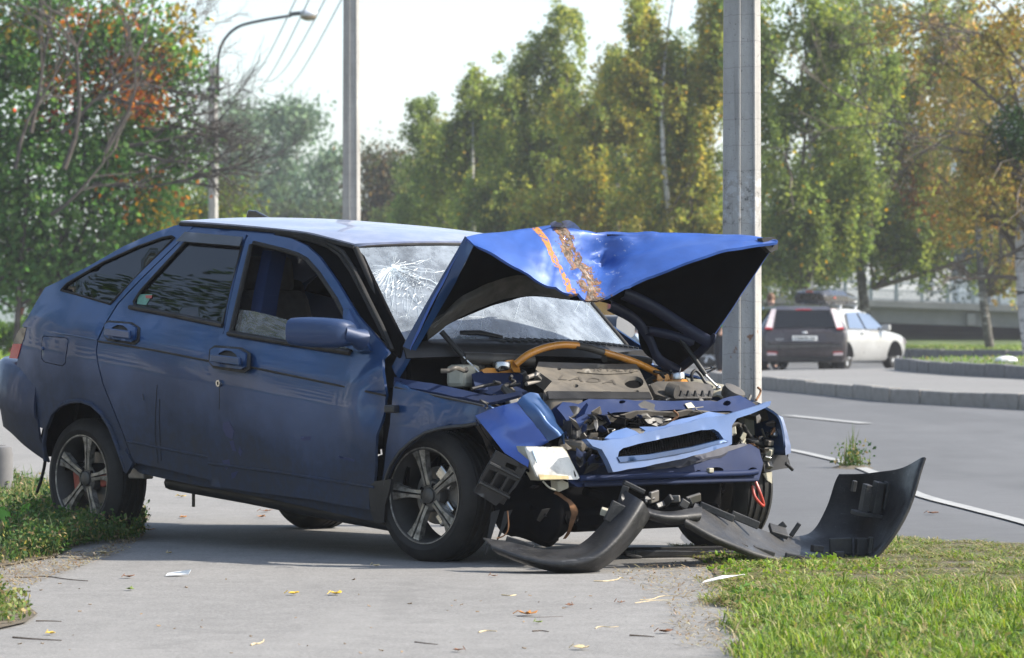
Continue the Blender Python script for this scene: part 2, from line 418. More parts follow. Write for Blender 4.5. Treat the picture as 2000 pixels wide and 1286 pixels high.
path_poly = [(-40, -20), (1.4, -20), (1.15, 8), (1.0, 13), (.82, 17), (.80, 19.5), (.95, 22), (1.55, 27), (2.02, 31.8), (1.6, 38), (.4, 60), (-.6, 92), (-5.2, 90), (-8, 88), (-40, 80)]
flat('pavement', path_poly, 0.004, 'path_asphalt')

def strip(name, pts, w, z, mat):
    mb = MB(); L = []; Rr = []
    p = [Vector((a[0], a[1], 0)) for a in pts]
    for i, q in enumerate(p):
        d = (p[min(i + 1, len(p) - 1)] - p[max(0, i - 1)]).normalized(); nrm = Vector((-d.y, d.x, 0)); L.append(q + nrm * w / 2); Rr.append(q - nrm * w / 2)
    V = [(a.x, a.y, z) for a in L] + [(a.x, a.y, z) for a in Rr]; n = len(p)
    mb.add(V, [(i, n + i, n + i + 1, i + 1) for i in range(n - 1)]); return mb.build(name, MAT[mat])
ln = crom([G(u, v)[:2] for u, v in ((1470, 868), (1545, 881), (1600, 893), (1655, 907), (1712, 928), (1790, 967), (1900, 997), (2000, 1023), (2150, 1068))], 5)
tag(strip('road_edge_line', ln, .085, .009, 'line_paint'), kind='structure')
for a, b in (((1538, 813), (1692, 829)),):
    p = G(*a); q = G(*b); tag(strip('lane_dash', [(p.x, p.y), ((p.x + q.x) / 2, (p.y + q.y) / 2), (q.x, q.y)], .16, .009, 'line_paint'), kind='structure')

# ---------------------------------------------------------------- kerbs: stones along a line
def kerb_run(name, pts, h, w, z0, mat, stone=1.0, seed=1, kind='structure'):
    """individual kerb stones along a polyline; far ones share one mesh"""
    rnd = random.Random(seed); root = empty(name, (pts[0][0], pts[0][1], 0)); root['kind'] = kind
    mb = MB(); mb.box((0, 0, h / 2), (stone - .022, w, h)); 
    base = mb.build('kerb_stone', MAT[mat], root, bevel=.016)
    first = True
    for a, b in zip(pts[:-1], pts[1:]):
        a = Vector((*a[:2], 0)); b = Vector((*b[:2], 0)); L = (b - a).length; n = max(1, round(L / stone)); d = (b - a) / n; ang = math.atan2(d.y, d.x)
        for k in range(n):
            o = base if first else base.copy()
            if not first: COL.objects.link(o); o.parent = root
            first = False
            c = a + d * (k + .5) - Vector((pts[0][0], pts[0][1], 0)); s = d.length / stone
            o.location = (c.x, c.y, z0 + rnd.uniform(-.012, .012)); o.rotation_euler = (rnd.uniform(-.02, .02), rnd.uniform(-.012, .012), ang + rnd.uniform(-.012, .012)); o.scale = (s, 1, 1)
    return root
near_k = [(10.5, 31), (7.6, 39.5), (5.72, 45.7), (4.62, 49.4), (4.25, 52.8), (3.62, 58.0), (3.1, 63)]
kerb_run('near_kerb', near_k, .19, .16, -.02, 'kerb_concrete', 1.0, 3)
isl = [(x + .06, y + .06) for x, y in near_k] + [(4.2, 66), (6.4, 68.5), (8.8, 66.2), (9.5, 60), (14, 48), (16, 36)]
flat('traffic_island', isl, .155, 'island_asphalt', thick=.15)
lawn_k = [(15.0, 42), (9.6, 52.5), (7.4, 56.2), (6.7, 60), (6.35, 63.5), (6.28, 66.5)]
kerb_run('lawn_kerb', lawn_k, .2, .15, .14, 'dark_kerb', 1.0, 5)
lawn_poly = [(x + .07, y + .05) for x, y in lawn_k] + [(7.6, 70), (12, 73), (30, 74), (30, 42)]
flat('right_lawn', lawn_poly, .325, 'lawn_ground', thick=.2)
far_k = [(34, 101), (16, 103), (12.6, 104), (10.4, 106.5), (7, 111), (2, 114)]
kerb_run('far_kerb', far_k, .36, .2, -.22, 'dark_kerb', 1.2, 9)
flat('far_lawn', [(34, 101.1), (16, 103.1), (12.6, 104.1), (10.4, 106.6), (7, 111.1), (2, 114.1), (2, 118), (44, 118), (44, 102)], .13, 'far_grass', thick=.4)

# ---------------------------------------------------------------- grass
def tuft_blades(n, xy, h0, h1, w, cols, zb=0.0, lean=.5, segs=2):
    """bent grass blades; xy (n,2)"""
    h = RNG.uniform(h0, h1, n) * RNG.uniform(.6, 1.2, n); a = RNG.uniform(0, 2 * np.pi, n); d = np.stack([np.cos(a), np.sin(a)], 1)
    s = np.stack([-d[:, 1], d[:, 0]], 1) ; ww = w * RNG.uniform(.6, 1.3, n)
    le = RNG.uniform(.1, 1, n) * lean * h
    V = np.zeros((n, 5, 3)); z = zb if np.isscalar(zb) else zb
    V[:, 0, :2] = xy - s * ww[:, None] / 2; V[:, 1, :2] = xy + s * ww[:, None] / 2; V[:, 0, 2] = V[:, 1, 2] = z
    m = xy + d * (le * .35)[:, None]
    V[:, 2, :2] = m + s * ww[:, None] * .42; V[:, 3, :2] = m - s * ww[:, None] * .42; V[:, 2, 2] = V[:, 3, 2] = z + h * .58
    V[:, 4, :2] = xy + d * le[:, None]; V[:, 4, 2] = z + h * (1 - .25 * le / (h + 1e-6))
    i = np.arange(n)[:, None] * 5
    F = np.concatenate([i + np.array([[0, 1, 2]]), i + np.array([[0, 2, 3]]), i + np.array([[3, 2, 4]])], 0)
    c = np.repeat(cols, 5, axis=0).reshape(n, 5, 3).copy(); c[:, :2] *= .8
    return V.reshape(-1, 3), F, c.reshape(-1, 3)
def palette(n, pal):
    w = np.array([p[1] for p in pal], float); k = RNG.choice(len(pal), n, p=w / w.sum()); c = np.array([p[0] for p in pal])[k]
    return np.clip(c * RNG.uniform(.75, 1.25, (n, 1)) * RNG.uniform(.92, 1.08, (n, 3)), .005, .9)
def scatter(poly, n):
    p = np.array(poly); lo, hi = p.min(0), p.max(0); out = []
    while sum(map(len, out)) < n:
        q = RNG.uniform(lo, hi, (n * 2, 2)); out.append(q[inpoly(q, poly)])
    return np.vstack(out)[:n]
def leaf_quads(c, size, cols, flat_=0.0, aspect=.62):
    """diamond leaves around centres c (n,3)"""
    n = len(c); sz = size * RNG.uniform(.6, 1.35, n)
    d = RNG.normal(size=(n, 3)); d[:, 2] -= .25; d /= np.linalg.norm(d, axis=1, keepdims=True)
    r = RNG.normal(size=(n, 3)); r[:, :2] *= (1 - flat_); s = np.cross(d, r); s /= (np.linalg.norm(s, axis=1, keepdims=True) + 1e-9); nn = np.cross(d, s)
    V = np.zeros((n, 4, 3)); a = sz[:, None]
    V[:, 0] = c - d * a * .5; V[:, 2] = c + d * a * .5
    V[:, 1] = c + s * a * aspect * .5 - d * a * .08 + nn * a * .1; V[:, 3] = c - s * a * aspect * .5 - d * a * .08 + nn * a * .1
    F = np.arange(n * 4).reshape(n, 4); return V.reshape(-1, 3), F, np.repeat(cols, 4, axis=0)

verge_px = [(1316, 1070), (1400, 1068), (1480, 1062), (1560, 1057), (1640, 1050), (1700, 1052), (1780, 1056), (1850, 1062), (2000, 1066), (2150, 1072), (2300, 1300), (2150, 1420), (1520, 1420), (1490, 1300), (1468, 1278), (1480, 1262), (1440, 1240), (1452, 1200), (1405, 1182), (1425, 1152), (1398, 1128), (1382, 1100), (1330, 1084)]
verge = [tuple(G(u, v)[:2]) for u, v in verge_px]
flat('right_verge', verge, .012, 'soil')
def right_grass():
    n = 150000; big = [tuple(G(u, v)[:2]) for u, v in ((1270, 1066), (1400, 1060), (1500, 1054), (1640, 1046), (1850, 1056), (2300, 1066), (2400, 1420), (1440, 1420), (1400, 1270), (1330, 1180), (1320, 1110))]
    q = scatter(big, n); ins = inpoly(q, verge); dn = np.array(densify(verge, .1)); ex = np.concatenate([np.min(np.linalg.norm(c[:, None, :] - dn[None, :, :], axis=2), axis=1) for c in np.array_split(q, 30)])
    sd_ = np.where(ins, ex, -ex); n1 = np.array([mnoise.noise((x * 3.1, y * 1.6, 3.1)) for x, y in q]); n2 = np.array([mnoise.noise((x * 9, y * 4.5, 8.0)) for x, y in q]); n3 = np.array([mnoise.noise((x * 1.1, y * .7, 5.0)) for x, y in q])
    edge = sd_ + .10 * n1 + .06 * n2                                 # ragged border, tufts creeping over the asphalt
    keep = RNG.uniform(0, 1, n) < np.clip(.5 + edge * 6 - .03, 0, 1) * np.clip(.78 + n2 * .6, .2, 1) * (edge > -.05)
    q, sd_, n1, n2, n3, edge = q[keep], sd_[keep], n1[keep], n2[keep], n3[keep], edge[keep]; n = len(q)
    worn = np.clip((q[:, 1] - 14.6) / 2.0, 0, 1)                     # shorter, straw coloured turf towards the road
    fresh = palette(n, [((.18, .27, .045), 4), ((.115, .185, .032), 3), ((.26, .33, .065), 3), ((.31, .31, .09), 1.4), ((.38, .33, .18), .9), ((.06, .11, .02), 1.5)])
    dry = palette(n, [((.19, .21, .06), 4), ((.30, .26, .13), 3), ((.13, .18, .04), 3), ((.42, .36, .21), 1.4), ((.15, .11, .06), 1)])
    k = np.clip(worn * .85 + np.clip(.22 - edge, 0, .22) * 3.2 - n1 * .7 - n3 * .6, 0, 1); c = np.where((RNG.uniform(0, 1, n) < k)[:, None], dry, fresh)
    hs = (1 - .5 * k) * (1 - .5 * worn) * np.clip(.85 + n2 * .7 + n1 * .3, .35, 1.5)
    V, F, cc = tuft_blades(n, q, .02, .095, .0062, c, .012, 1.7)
    V = V.reshape(n, 5, 3); V[:, :, 2] = .008 + (V[:, :, 2] - .012) * hs[:, None]; return tag(np_mesh('grass', V.reshape(-1, 3), F, None, MAT['blade'], cc), kind='stuff')
right_grass()

# small broad leaved weeds through the turf, more along its worn border
weedq = [tuple(G(u, v)[:2]) for u, v in ((1330, 1090), (1480, 1082), (1720, 1100), (1760, 1130), (1420, 1140))]
lv_px = [(-260, 1200), (0, 1112), (60, 1100), (110, 1092), (150, 1066), (205, 1046), (255, 1032), (285, 1024), (292, 1012), (240, 1004), (200, 985), (120, 960), (60, 945), (0, 935), (-260, 925)]
lverge = [tuple(G(u, v)[:2]) for u, v in lv_px]
lv2 = [tuple(G(u, v)[:2]) for u, v in ((-200, 1300), (-20, 1238), (50, 1222), (74, 1205), (35, 1175), (-10, 1148), (-200, 1150))]
flat('left_verge', lverge, .012, 'soil'); flat('left_verge', lv2, .012, 'soil')
def weeds(poly, n, h0, h1, name, pal, size, seed):
    """low leafy weeds: thin stems carrying small leaves"""
    q = scatter(poly, n); P_ = []; C_ = []; S = []
    for x, y in q:
        hh = RNG.uniform(h0, h1); k = int(5 + hh * 70); t = RNG.uniform(.12, 1, k); dx, dy = RNG.normal(0, .35, 2) * hh
        P_.append(np.stack([x + dx * t + RNG.normal(0, .014, k), y + dy * t + RNG.normal(0, .014, k), .01 + hh * t * RNG.uniform(.8, 1.05, k)], 1)); S.append((x, y, dx, dy, hh))
    c = np.vstack(P_); V, F, cc = leaf_quads(c, size, palette(len(c), pal), .2, .55)
    st = np.array([(s[0], s[1]) for s in S]); sc = palette(len(S), [((.16, .14, .07), 1), ((.1, .13, .04), 2)])
    V2, F2, c2 = tuft_blades(len(S), st, h0, h1 * 1.1, .004, sc, .01, .5)
    F3 = np.concatenate([F2, F2[:, 2:3]], 1)  # tri -> degenerate free quads are not needed: keep two meshes
    o = np_mesh(name, V, F, None, MAT['blade'], cc); tag(o, kind='stuff')
    o2 = np_mesh('weed_stalks', V2, F2, None, MAT['blade'], c2); tag(o2, kind='stuff')
wp = [((.045, .095, .028), 5), ((.075, .14, .038), 4), ((.13, .17, .05), 2), ((.24, .19, .10), 1.6), ((.36, .29, .09), .4)]
weeds(lverge, 1700, .02, .095, 'weeds', wp, .024, 1)
weeds([tuple(G(u, v)[:2]) for u, v in ((40, 1030), (130, 1010), (230, 1012), (262, 1030), (200, 1050), (110, 1090), (30, 1100))], 1100, .07, .17, 'weeds', wp, .024, 3)
weeds([tuple(G(u, v)[:2]) for u, v in ((70, 1052), (170, 1046), (262, 1036), (290, 1046), (250, 1062), (120, 1074))], 420, .06, .15, 'weeds', wp, .022, 6)
weeds(weedq, 160, .010, .035, 'weeds', [((.14, .24, .04), 3), ((.22, .30, .05), 3), ((.30, .27, .10), 1)], .024, 4)
weeds([(x, y) for x, y in verge if 11.5 < y < 16.6], 420, .012, .05, 'weeds', [((.10, .19, .035), 3), ((.17, .25, .05), 2), ((.28, .25, .10), 1)], .028, 5)
weeds(lv2, 300, .03, .08, 'weeds', [((.10, .16, .04), 4), ((.18, .22, .06), 3), ((.33, .27, .12), 2)], .022, 2)
def dry_litter(poly, n, name, seed):
    q = scatter(poly, n); c = palette(n, [((.33, .27, .17), 3), ((.22, .16, .09), 2), ((.45, .4, .28), 1)])
    V, F, cc = tuft_blades(n, q, .02, .075, .006, c, .012, 2.2); V = V.reshape(n, 5, 3); V[:, 2:4, 2] = .012 + (V[:, 2:4, 2] - .012) * .25; V[:, 4, 2] = .012 + (V[:, 4, 2] - .012) * .2
    tag(np_mesh(name, V.reshape(-1, 3), F, None, MAT['blade'], cc), kind='stuff')
dry_litter(lverge, 5200, 'dry_grass', 1); dry_litter(lv2, 500, 'dry_grass', 2)
edge1 = [tuple(G(u, v)[:2]) for u, v in ((1180, 1120), (1400, 1095), (1450, 1180), (1490, 1286), (1330, 1270), (1300, 1180))]
edge2 = [tuple(G(u, v)[:2]) for u, v in ((0, 1110), (110, 1090), (190, 1075), (300, 1030), (250, 1080), (150, 1115), (60, 1150), (0, 1155))]
dry_litter(edge1, 900, 'dry_grass', 3); dry_litter(edge2, 1100, 'dry_grass', 4)
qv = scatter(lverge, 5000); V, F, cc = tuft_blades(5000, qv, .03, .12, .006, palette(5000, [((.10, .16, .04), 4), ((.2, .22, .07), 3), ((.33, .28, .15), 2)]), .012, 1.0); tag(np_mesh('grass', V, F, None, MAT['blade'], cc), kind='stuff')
# short turf on the lawns beyond the road
def turf(poly, n, z, h, w, pal, name='turf'):
    q = scatter(poly, n); V, F, cc = tuft_blades(n, q, h * .5, h, w, palette(n, pal), z, .8); tag(np_mesh(name, V, F, None, MAT['blade'], cc), kind='stuff')
turf([(x, y) for x, y in lawn_poly if x < 31], 9000, .325, .07, .03, [((.16, .26, .05), 4), ((.24, .3, .08), 3), ((.38, .33, .1), .6)])
turf([(6.6, 112), (10.4, 107), (12.7, 104.4), (18, 103.4), (18, 117), (5, 117)], 9000, .13, .09, .05, [((.15, .22, .05), 4), ((.27, .3, .1), 2)])
turf([(-16, 93.5), (-8, 94), (-4, 97), (-4, 112), (-16, 112)], 14000, -.03, .16, .06, [((.2, .3, .05), 4), ((.3, .36, .1), 2), ((.12, .2, .04), 2)])
# ================================================================== TREES
def tube_mesh(paths, n=6):
    mb = MB()
    for p, r in paths: mb.tube(p, r, n)
    return mb
def curved(a, b, bend=.12, n=6, seed=None):
    a = Vector(a); b = Vector(b); d = b - a; L = d.length; o = Vector(RNG.normal(size=3)) * L * bend; o2 = Vector(RNG.normal(size=3)) * L * bend * .4
    return [a.lerp(b, t) + o * math.sin(math.pi * t) + o2 * math.sin(2 * math.pi * t) for t in np.linspace(0, 1, n)]
GREEN = [((.045, .095, .022), 4), ((.07, .13, .03), 3), ((.03, .07, .02), 2)]
BIRCH = [((.10, .145, .04), 4), ((.135, .165, .045), 3), ((.07, .11, .032), 3), ((.34, .24, .04), .35)]
BIRCHY = [((.115, .15, .04), 4), ((.17, .175, .045), 3), ((.075, .115, .032), 2), ((.42, .27, .04), 1.1)]
HAZY = [((.14, .20, .12), 3), ((.17, .23, .14), 3), ((.11, .165, .10), 2)]  # distance haze is mixed into these leaf colours
OLIVE = [((.12, .12, .04), 3), ((.17, .14, .045), 3), ((.10, .12, .035), 2), ((.25, .15, .05), 1)]
def tree(name, label, base, D, blobs, n, leaf, pal, mode='bush', trunk_r=.14, bark='bark', clump=.35, spots=(), trunk_top=None, cat='tree', group=None, limbs=18, per=34, stems=None, aspect=.62, twigs=0):
    """blobs: (u, v, ru, rv) outline lobes at distance D, in photo pixels"""
    s = D / FPX; bx = Vector(base); root = empty(name, bx, 0, label, cat, group)
    if mode == 'birch' and group and n > 9000:     # ragged outline: short boughs stand out all round the crown
        ex_ = []
        for b in blobs:
            for _ in range(3):
                a_ = RNG.uniform(-.5, 3.64); k_ = RNG.uniform(14, 30); ex_.append((b[0] + math.cos(a_) * b[2] * RNG.uniform(.95, 1.25), b[1] - math.sin(a_) * b[3] * RNG.uniform(.7, 1.05), k_, k_ * RNG.uniform(.7, 1.3)))
        blobs = list(blobs) + ex_
    area = np.array([b[2] * b[3] for b in blobs], float); area /= area.sum(); ncl = max(12, n // per); cc = []
    for b, w in zip(blobs, area):
        k = max(2, int(round(ncl * w))); d = RNG.normal(size=(k, 3)); d /= np.linalg.norm(d, axis=1, keepdims=True); r = RNG.uniform(0, 1, (k, 1)) ** .5
        c0 = P(b[0], b[1], D + (b[4] if len(b) > 4 else 0)); rx = b[2] * s; rz = b[3] * s; ry = max(.8, min(rx, rz) * .9)
        q = np.array(c0) + d * r * np.array([rx, ry, rz])
        if mode == 'birch':                  # foliage hangs in bunches along the boughs, with gaps between
            nb = max(4, k // 9); bg_ = q[RNG.choice(k, min(nb, k), replace=False)]; near = bg_[RNG.integers(0, len(bg_), k)] + RNG.normal(0, .2, (k, 3)) * np.array([rx, ry, rz * .8]); f_ = RNG.uniform(0, 1, (k, 1)) < .78; q = np.where(f_, near, q)
        cc.append(q)
    cc = np.vstack(cc); nz = np.array([mnoise.noise(Vector(q) * (.55 / max(clump, .3) * .5)) for q in cc]); cc = cc[nz > -.22]; ncl = len(cc)   # ragged gaps
    # individual clumps differ in tone and size, so the crown reads as light and dark masses
    tone = RNG.uniform(.7, 1.3, (ncl, 1)); kk = np.maximum(4, (per * RNG.uniform(.4, 1.6, ncl)).astype(int)); rep = np.repeat(np.arange(ncl), kk); m = len(rep)
    if mode == 'birch':
        L = RNG.uniform(.4, 1.7, ncl) * clump * 1.9; t = RNG.uniform(0, 1, m); sway = RNG.normal(0, .16, (ncl, 2))
        off = RNG.normal(0, clump * .22, (m, 3)); off[:, :2] += sway[rep] * (t * L[rep])[:, None] + RNG.normal(0, .04, (m, 2)); off[:, 2] = off[:, 2] * .4 - t * L[rep] + .2 * L[rep]
    else:
        off = RNG.normal(0, 1, (m, 3)) * clump * RNG.uniform(.5, 1.1, (ncl, 1))[rep] * np.array([1, 1, .75])
    c = cc[rep] + off; w = np.array([p[1] for p in pal], float); w3 = w * (np.arange(len(w)) < 3); kc = RNG.choice(len(pal), ncl, p=w3 / w3.sum())
    col = np.array([p[0] for p in pal])[kc][rep]; alt = np.array([p[0] for p in pal])[RNG.choice(len(pal), m, p=w / w.sum())]
    f = RNG.uniform(0, 1, (m, 1)) < .22; col = np.where(f, alt, col) * tone[rep] * RNG.uniform(.75, 1.25, (m, 1))
    for (u, v, ru, rv, sc, pr) in spots:                 # patches that have already turned colour
        q = np.stack([(cc[:, 0] / s - (u - 1000) * cc[:, 1] / D) / ru * D / cc[:, 1], ((HC - cc[:, 2]) / cc[:, 1] * FPX - (v - VH)) / rv], 1)
        ins = ((q ** 2).sum(1) < 1) & (RNG.uniform(0, 1, ncl) < pr); hit = ins[rep] & (RNG.uniform(0, 1, m) < .85)
        scs = np.array(sc)[RNG.integers(0, len(sc), m)]; col[hit] = (scs * RNG.uniform(.7, 1.3, (m, 1)))[hit]
    V, F, lc = leaf_quads(c, leaf, np.clip(col * (np.array([1.0, 1.0, 1.0]) if mode == 'bush' else np.array([2.12, 1.80, 1.80])), .005, .8), 0, aspect)
    o = np_mesh('crown', V - np.array(bx), F, root, MAT['leaf'], lc)
    # trunk, limbs
    mb = MB(); top = Vector(trunk_top) if trunk_top else Vector(cc[np.argmax(cc[:, 2])])
    st = stems or [(bx, top, trunk_r)]
    for (a, b, r) in st:
        a = Vector(a); b = Vector(b); p = curved(a, b, .03, 9); mb.tube([q - bx for q in p], [r * (1 - .85 * i / 8) for i in range(9)], 8)
    mb.mi = 1
    sel = RNG.choice(ncl, min(limbs, ncl), replace=False)
    for i in sel:
        a, b, r = st[RNG.integers(len(st))]; a = Vector(a); b = Vector(b); e = Vector(cc[i]); t0 = min(.92, max(.18, (e.z - a.z) / (b.z - a.z + 1e-6) - RNG.uniform(.05, .3)))
        sp = a.lerp(b, t0); p = curved(sp, e, .1, 6); rr = r * (1 - .8 * t0) * .55 + .008; mb.tube([q - bx for q in p], [rr * (1 - .8 * k / 5) for k in range(6)], 5)
        for _ in range(twigs):
            j = RNG.integers(2, 5); e2 = p[j] + Vector(RNG.normal(size=3)) * .55; mb.tube([q - bx for q in curved(p[j], e2, .12, 4)], [rr * .4, rr * .3, rr * .2, .003], 4)
    mb.build('trunk', [MAT[bark], MAT['twig' if bark != 'bark' else 'bark']], root, smooth=60)
    return root

ORANGE = [(.42, .13, .025), (.50, .19, .03), (.36, .09, .03), (.45, .25, .05)]
YEL = [(.42, .28, .04), (.36, .26, .05)]
# --- left: maple thicket, several stems, part of it turned orange
D = 82
mb_ = G(95, 712)
stems = [(P(88, 700, D), P(70, -40, D + 1), .07), (P(125, 700, D), P(128, -60, D + .6), .08), (P(30, 705, D - .5), P(70, 120, D), .07), (P(180, 700, D + .8), P(215, 60, D + 1), .06), (P(-60, 705, D), P(-30, 0, D), .09), (P(128, 250, D), P(300, 60, D), .06)]
tree('maple_tree', 'many stemmed maple thicket left of the blue car, green with orange patches', (P(95, 705, D).x, D, -.02), D,
     [(40, 120, 150, 190), (190, 60, 150, 120), (290, 190, 90, 120), (60, 380, 150, 170), (210, 330, 150, 140), (120, 500, 150, 80), (270, 470, 100, 90), (-60, 250, 120, 320), (330, 120, 50, 110), (20, 560, 70, 50), (340, 300, 60, 70)],
     42000, .125, [((.095, .20, .055), 5), ((.15, .26, .075), 3), ((.06, .135, .04), 2), ((.2, .25, .08), .8)], 'bush', .13, 'bark', .34,
     [(150, 45, 34, 30, ORANGE, .95), (262, 28, 50, 26, ORANGE, .9), (245, 152, 62, 38, ORANGE, .9), (285, 200, 58, 30, ORANGE, .9), (122, 152, 32, 28, ORANGE, .95), (90, 232, 16, 20, [(.5, .06, .03)], 1.0), (305, 112, 26, 24, ORANGE, .8), (215, 122, 40, 20, ORANGE, .7), (345, 60, 30, 60, YEL, .4), (300, 430, 60, 40, YEL, .4), (290, 375, 50, 30, ORANGE, .35), (30, 60, 60, 60, YEL, .3)],
     stems=stems, limbs=46, per=30, aspect=.8, twigs=2)
# bare limb reaching right in front of the street lamp
def bare_branches(name, label, starts, D, n, spread, seed, mat='dark_bark', group=None):
    root = empty(name, starts[0][0], 0, label, 'branch', group); o = Vector(starts[0][0]); mb = None; rnd = np.random.default_rng(seed)
    def go(p, d, L, r, lev):
        nonlocal mb
        pts = [p]; q = Vector(p); dd = Vector(d)
        for i in range(5):
            dd = (dd + Vector(rnd.normal(size=3)) * .16 + Vector((0, 0, .03 if lev else -.01))).normalized(); q = q + dd * L / 5; pts.append(q.copy())
        mb.tube([x - o for x in pts], [max(.004, r * (1 - .7 * i / 5)) for i in range(6)], 5 if lev < 2 else 4)
        if lev < 3:
            for k in range(n[lev]):
                i = rnd.integers(2, 6); nd_ = (dd + Vector(rnd.normal(size=3)) * spread).normalized(); go(pts[i], nd_, L * rnd.uniform(.45, .75), r * .5, lev + 1)
    for p, d, L, r in starts:
        mb = MB(); go(Vector(p), Vector(d).normalized(), L, r, 0); mb.build('bough', MAT[mat], root, smooth=60)
    return root
s = D / FPX
bare_branches('maple_limb', 'bare dark limb reaching from the maple thicket across the street lamp post', [(P(225, 290, D - 1), (1, 0, .02), 1.7, .06), (P(180, 360, D - 1), (1, .1, .35), 2.0, .055), (P(240, 170, D - 1), (1, 0, .3), 1.5, .04), (P(210, 190, D - 1), (1, 0, -.05), 2.0, .045), (P(280, 250, D - 1), (1, 0, .1), 1.5, .04), (P(260, 300, D - 1.2), (1, 0, -.1), 1.6, .045)], D, (8, 5, 3), .4, 11)
bare_branches('maple_twigs', 'spray of thin bare twigs at the upper right edge of the maple thicket', [(P(240, 120, D), (1, 0, .7), 1.4, .022), (P(260, 180, D), (1, 0, .45), 1.5, .022), (P(300, 110, D), (.8, 0, .9), 1.2, .018)], D, (5, 4, 3), .4, 12, 'twig')
bare_branches('maple_bough', 'grey bare boughs showing among the leaves in the upper part of the maple thicket', [(P(125, 330, D - 2.2), (.15, 0, 1), 3.2, .06), (P(205, 300, D - 2.2), (.5, 0, 1), 2.4, .05), (P(60, 260, D - 2), (.3, 0, 1), 2.6, .05), (P(120, 260, D - 2.2), (.9, -.1, .8), 2.2, .045), (P(30, 330, D - 2.2), (.1, 0, 1), 2.6, .045), (P(100, 420, D - 2.4), (1, 0, .5), 1.8, .045)], D, (5, 4, 2), .42, 17, 'bark')
# --- far hazy trees on the left
HZ = 'pale green trees standing far down the road'
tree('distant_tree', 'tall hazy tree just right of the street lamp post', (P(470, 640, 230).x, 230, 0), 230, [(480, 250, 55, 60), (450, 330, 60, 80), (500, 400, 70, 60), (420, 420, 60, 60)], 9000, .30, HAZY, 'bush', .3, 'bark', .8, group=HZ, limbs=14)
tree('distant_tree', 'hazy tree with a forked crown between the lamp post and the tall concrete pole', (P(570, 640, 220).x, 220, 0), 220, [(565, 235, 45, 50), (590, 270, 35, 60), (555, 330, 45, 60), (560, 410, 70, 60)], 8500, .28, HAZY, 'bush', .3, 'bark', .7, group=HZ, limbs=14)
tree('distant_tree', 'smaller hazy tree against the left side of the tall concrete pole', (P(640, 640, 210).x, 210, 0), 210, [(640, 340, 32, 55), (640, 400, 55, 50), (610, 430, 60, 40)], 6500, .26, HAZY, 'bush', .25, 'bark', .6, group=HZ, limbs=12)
tree('roadside_bush', 'yellow green bush behind the rear of the car roof', (P(440, 640, 120).x, 120, 0), 120, [(450, 395, 40, 45), (420, 430, 60, 40), (350, 400, 50, 45), (330, 430, 60, 50), (470, 440, 40, 30)], 7500, .14, [((.15, .19, .035), 4), ((.09, .14, .03), 3), ((.3, .27, .05), 1)], 'bush', .1, 'bark', .4, cat='bush', limbs=12)
tree('distant_tree', 'brown tinged tree right of the tall concrete pole', (P(755, 640, 170).x, 170, 0), 170, [(745, 340, 45, 55), (790, 360, 45, 55), (730, 420, 50, 50), (800, 430, 60, 50)], 9000, .2, [((.10, .09, .045), 3), ((.14, .10, .05), 3), ((.07, .09, .04), 3)], 'bush', .25, 'bark', .6, limbs=14)
# --- row of birches behind the car
BG = 'birches in the row behind the wrecked car'
def birch(label, D, blobs, n, pal=BIRCH, tu=None, spots=(), leaf=.125, tr=.11, bark='birch_bark'):
    tu = tu if tu is not None else blobs[0][0]; n = int(n * 1.3)
    return tree('birch_tree', label, (P(tu, 640, D).x, D, -.03), D, blobs, n, leaf, pal, 'birch', tr, bark, .36, spots, group=BG, limbs=20, per=36, twigs=1, trunk_top=P(blobs[0][0], blobs[0][1] - blobs[0][3] * .7, D))
birch('dark weeping birch at the left end of the birch row', 128, [(832, 238, 24, 40), (842, 295, 62, 55), (808, 390, 50, 55), (870, 385, 60, 75)], 12000, [((.07, .11, .04), 4), ((.10, .145, .045), 3)])
PALE = [((.11, .14, .055), 3), ((.14, .165, .06), 3), ((.09, .12, .05), 2)]  # greyed leaf tones for trees standing back, their haze put into the colour
birch('pale birch standing back between the first two birches of the row', 142, [(868, 300, 48, 60), (870, 370, 80, 70), (860, 430, 90, 60)], 12000, PALE)
birch('pale birch standing back between the slim birch and the tallest birch', 140, [(985, 250, 50, 62), (975, 310, 80, 70), (1000, 380, 95, 80)], 15000, PALE)
birch('pale birch standing back just right of the tallest birch', 142, [(1145, 215, 48, 56), (1135, 290, 80, 80), (1120, 380, 110, 80)], 17000, PALE)
birch('pale birch standing back left of the yellow flecked birch', 138, [(1255, 135, 58, 70), (1240, 215, 75, 80), (1250, 320, 100, 90)], 20000, PALE)
birch('slim birch second in the row, its thin top leaning over the first', 126, [(925, 182, 28, 42), (900, 235, 68, 50), (960, 270, 70, 60), (890, 335, 62, 60), (930, 400, 100, 70)], 18000)
birch('tallest narrow birch standing free against the pale sky', 124, [(1090, 70, 30, 50), (1065, 135, 76, 50), (1008, 180, 62, 40), (1105, 205, 64, 56), (1050, 265, 100, 60), (1035, 350, 115, 80), (1010, 430, 120, 60)], 28000)
birch('bushy olive birch between the tallest birch and the near concrete pole', 120, [(1200, 165, 46, 46), (1162, 230, 95, 55), (1255, 215, 80, 75), (1180, 330, 125, 88), (1150, 425, 130, 70), (1270, 400, 105, 80)], 34000, BIRCHY)
birch('yellow flecked birch directly left of the near concrete pole', 112, [(1322, 10, 60, 80), (1275, 105, 62, 70), (1385, 95, 75, 105), (1300, 200, 105, 90), (1385, 270, 95, 100), (1300, 340, 115, 90), (1375, 430, 115, 70), (1415, 10, 60, 75), (1228, 165, 38, 48)], 46000, BIRCHY, 1352)
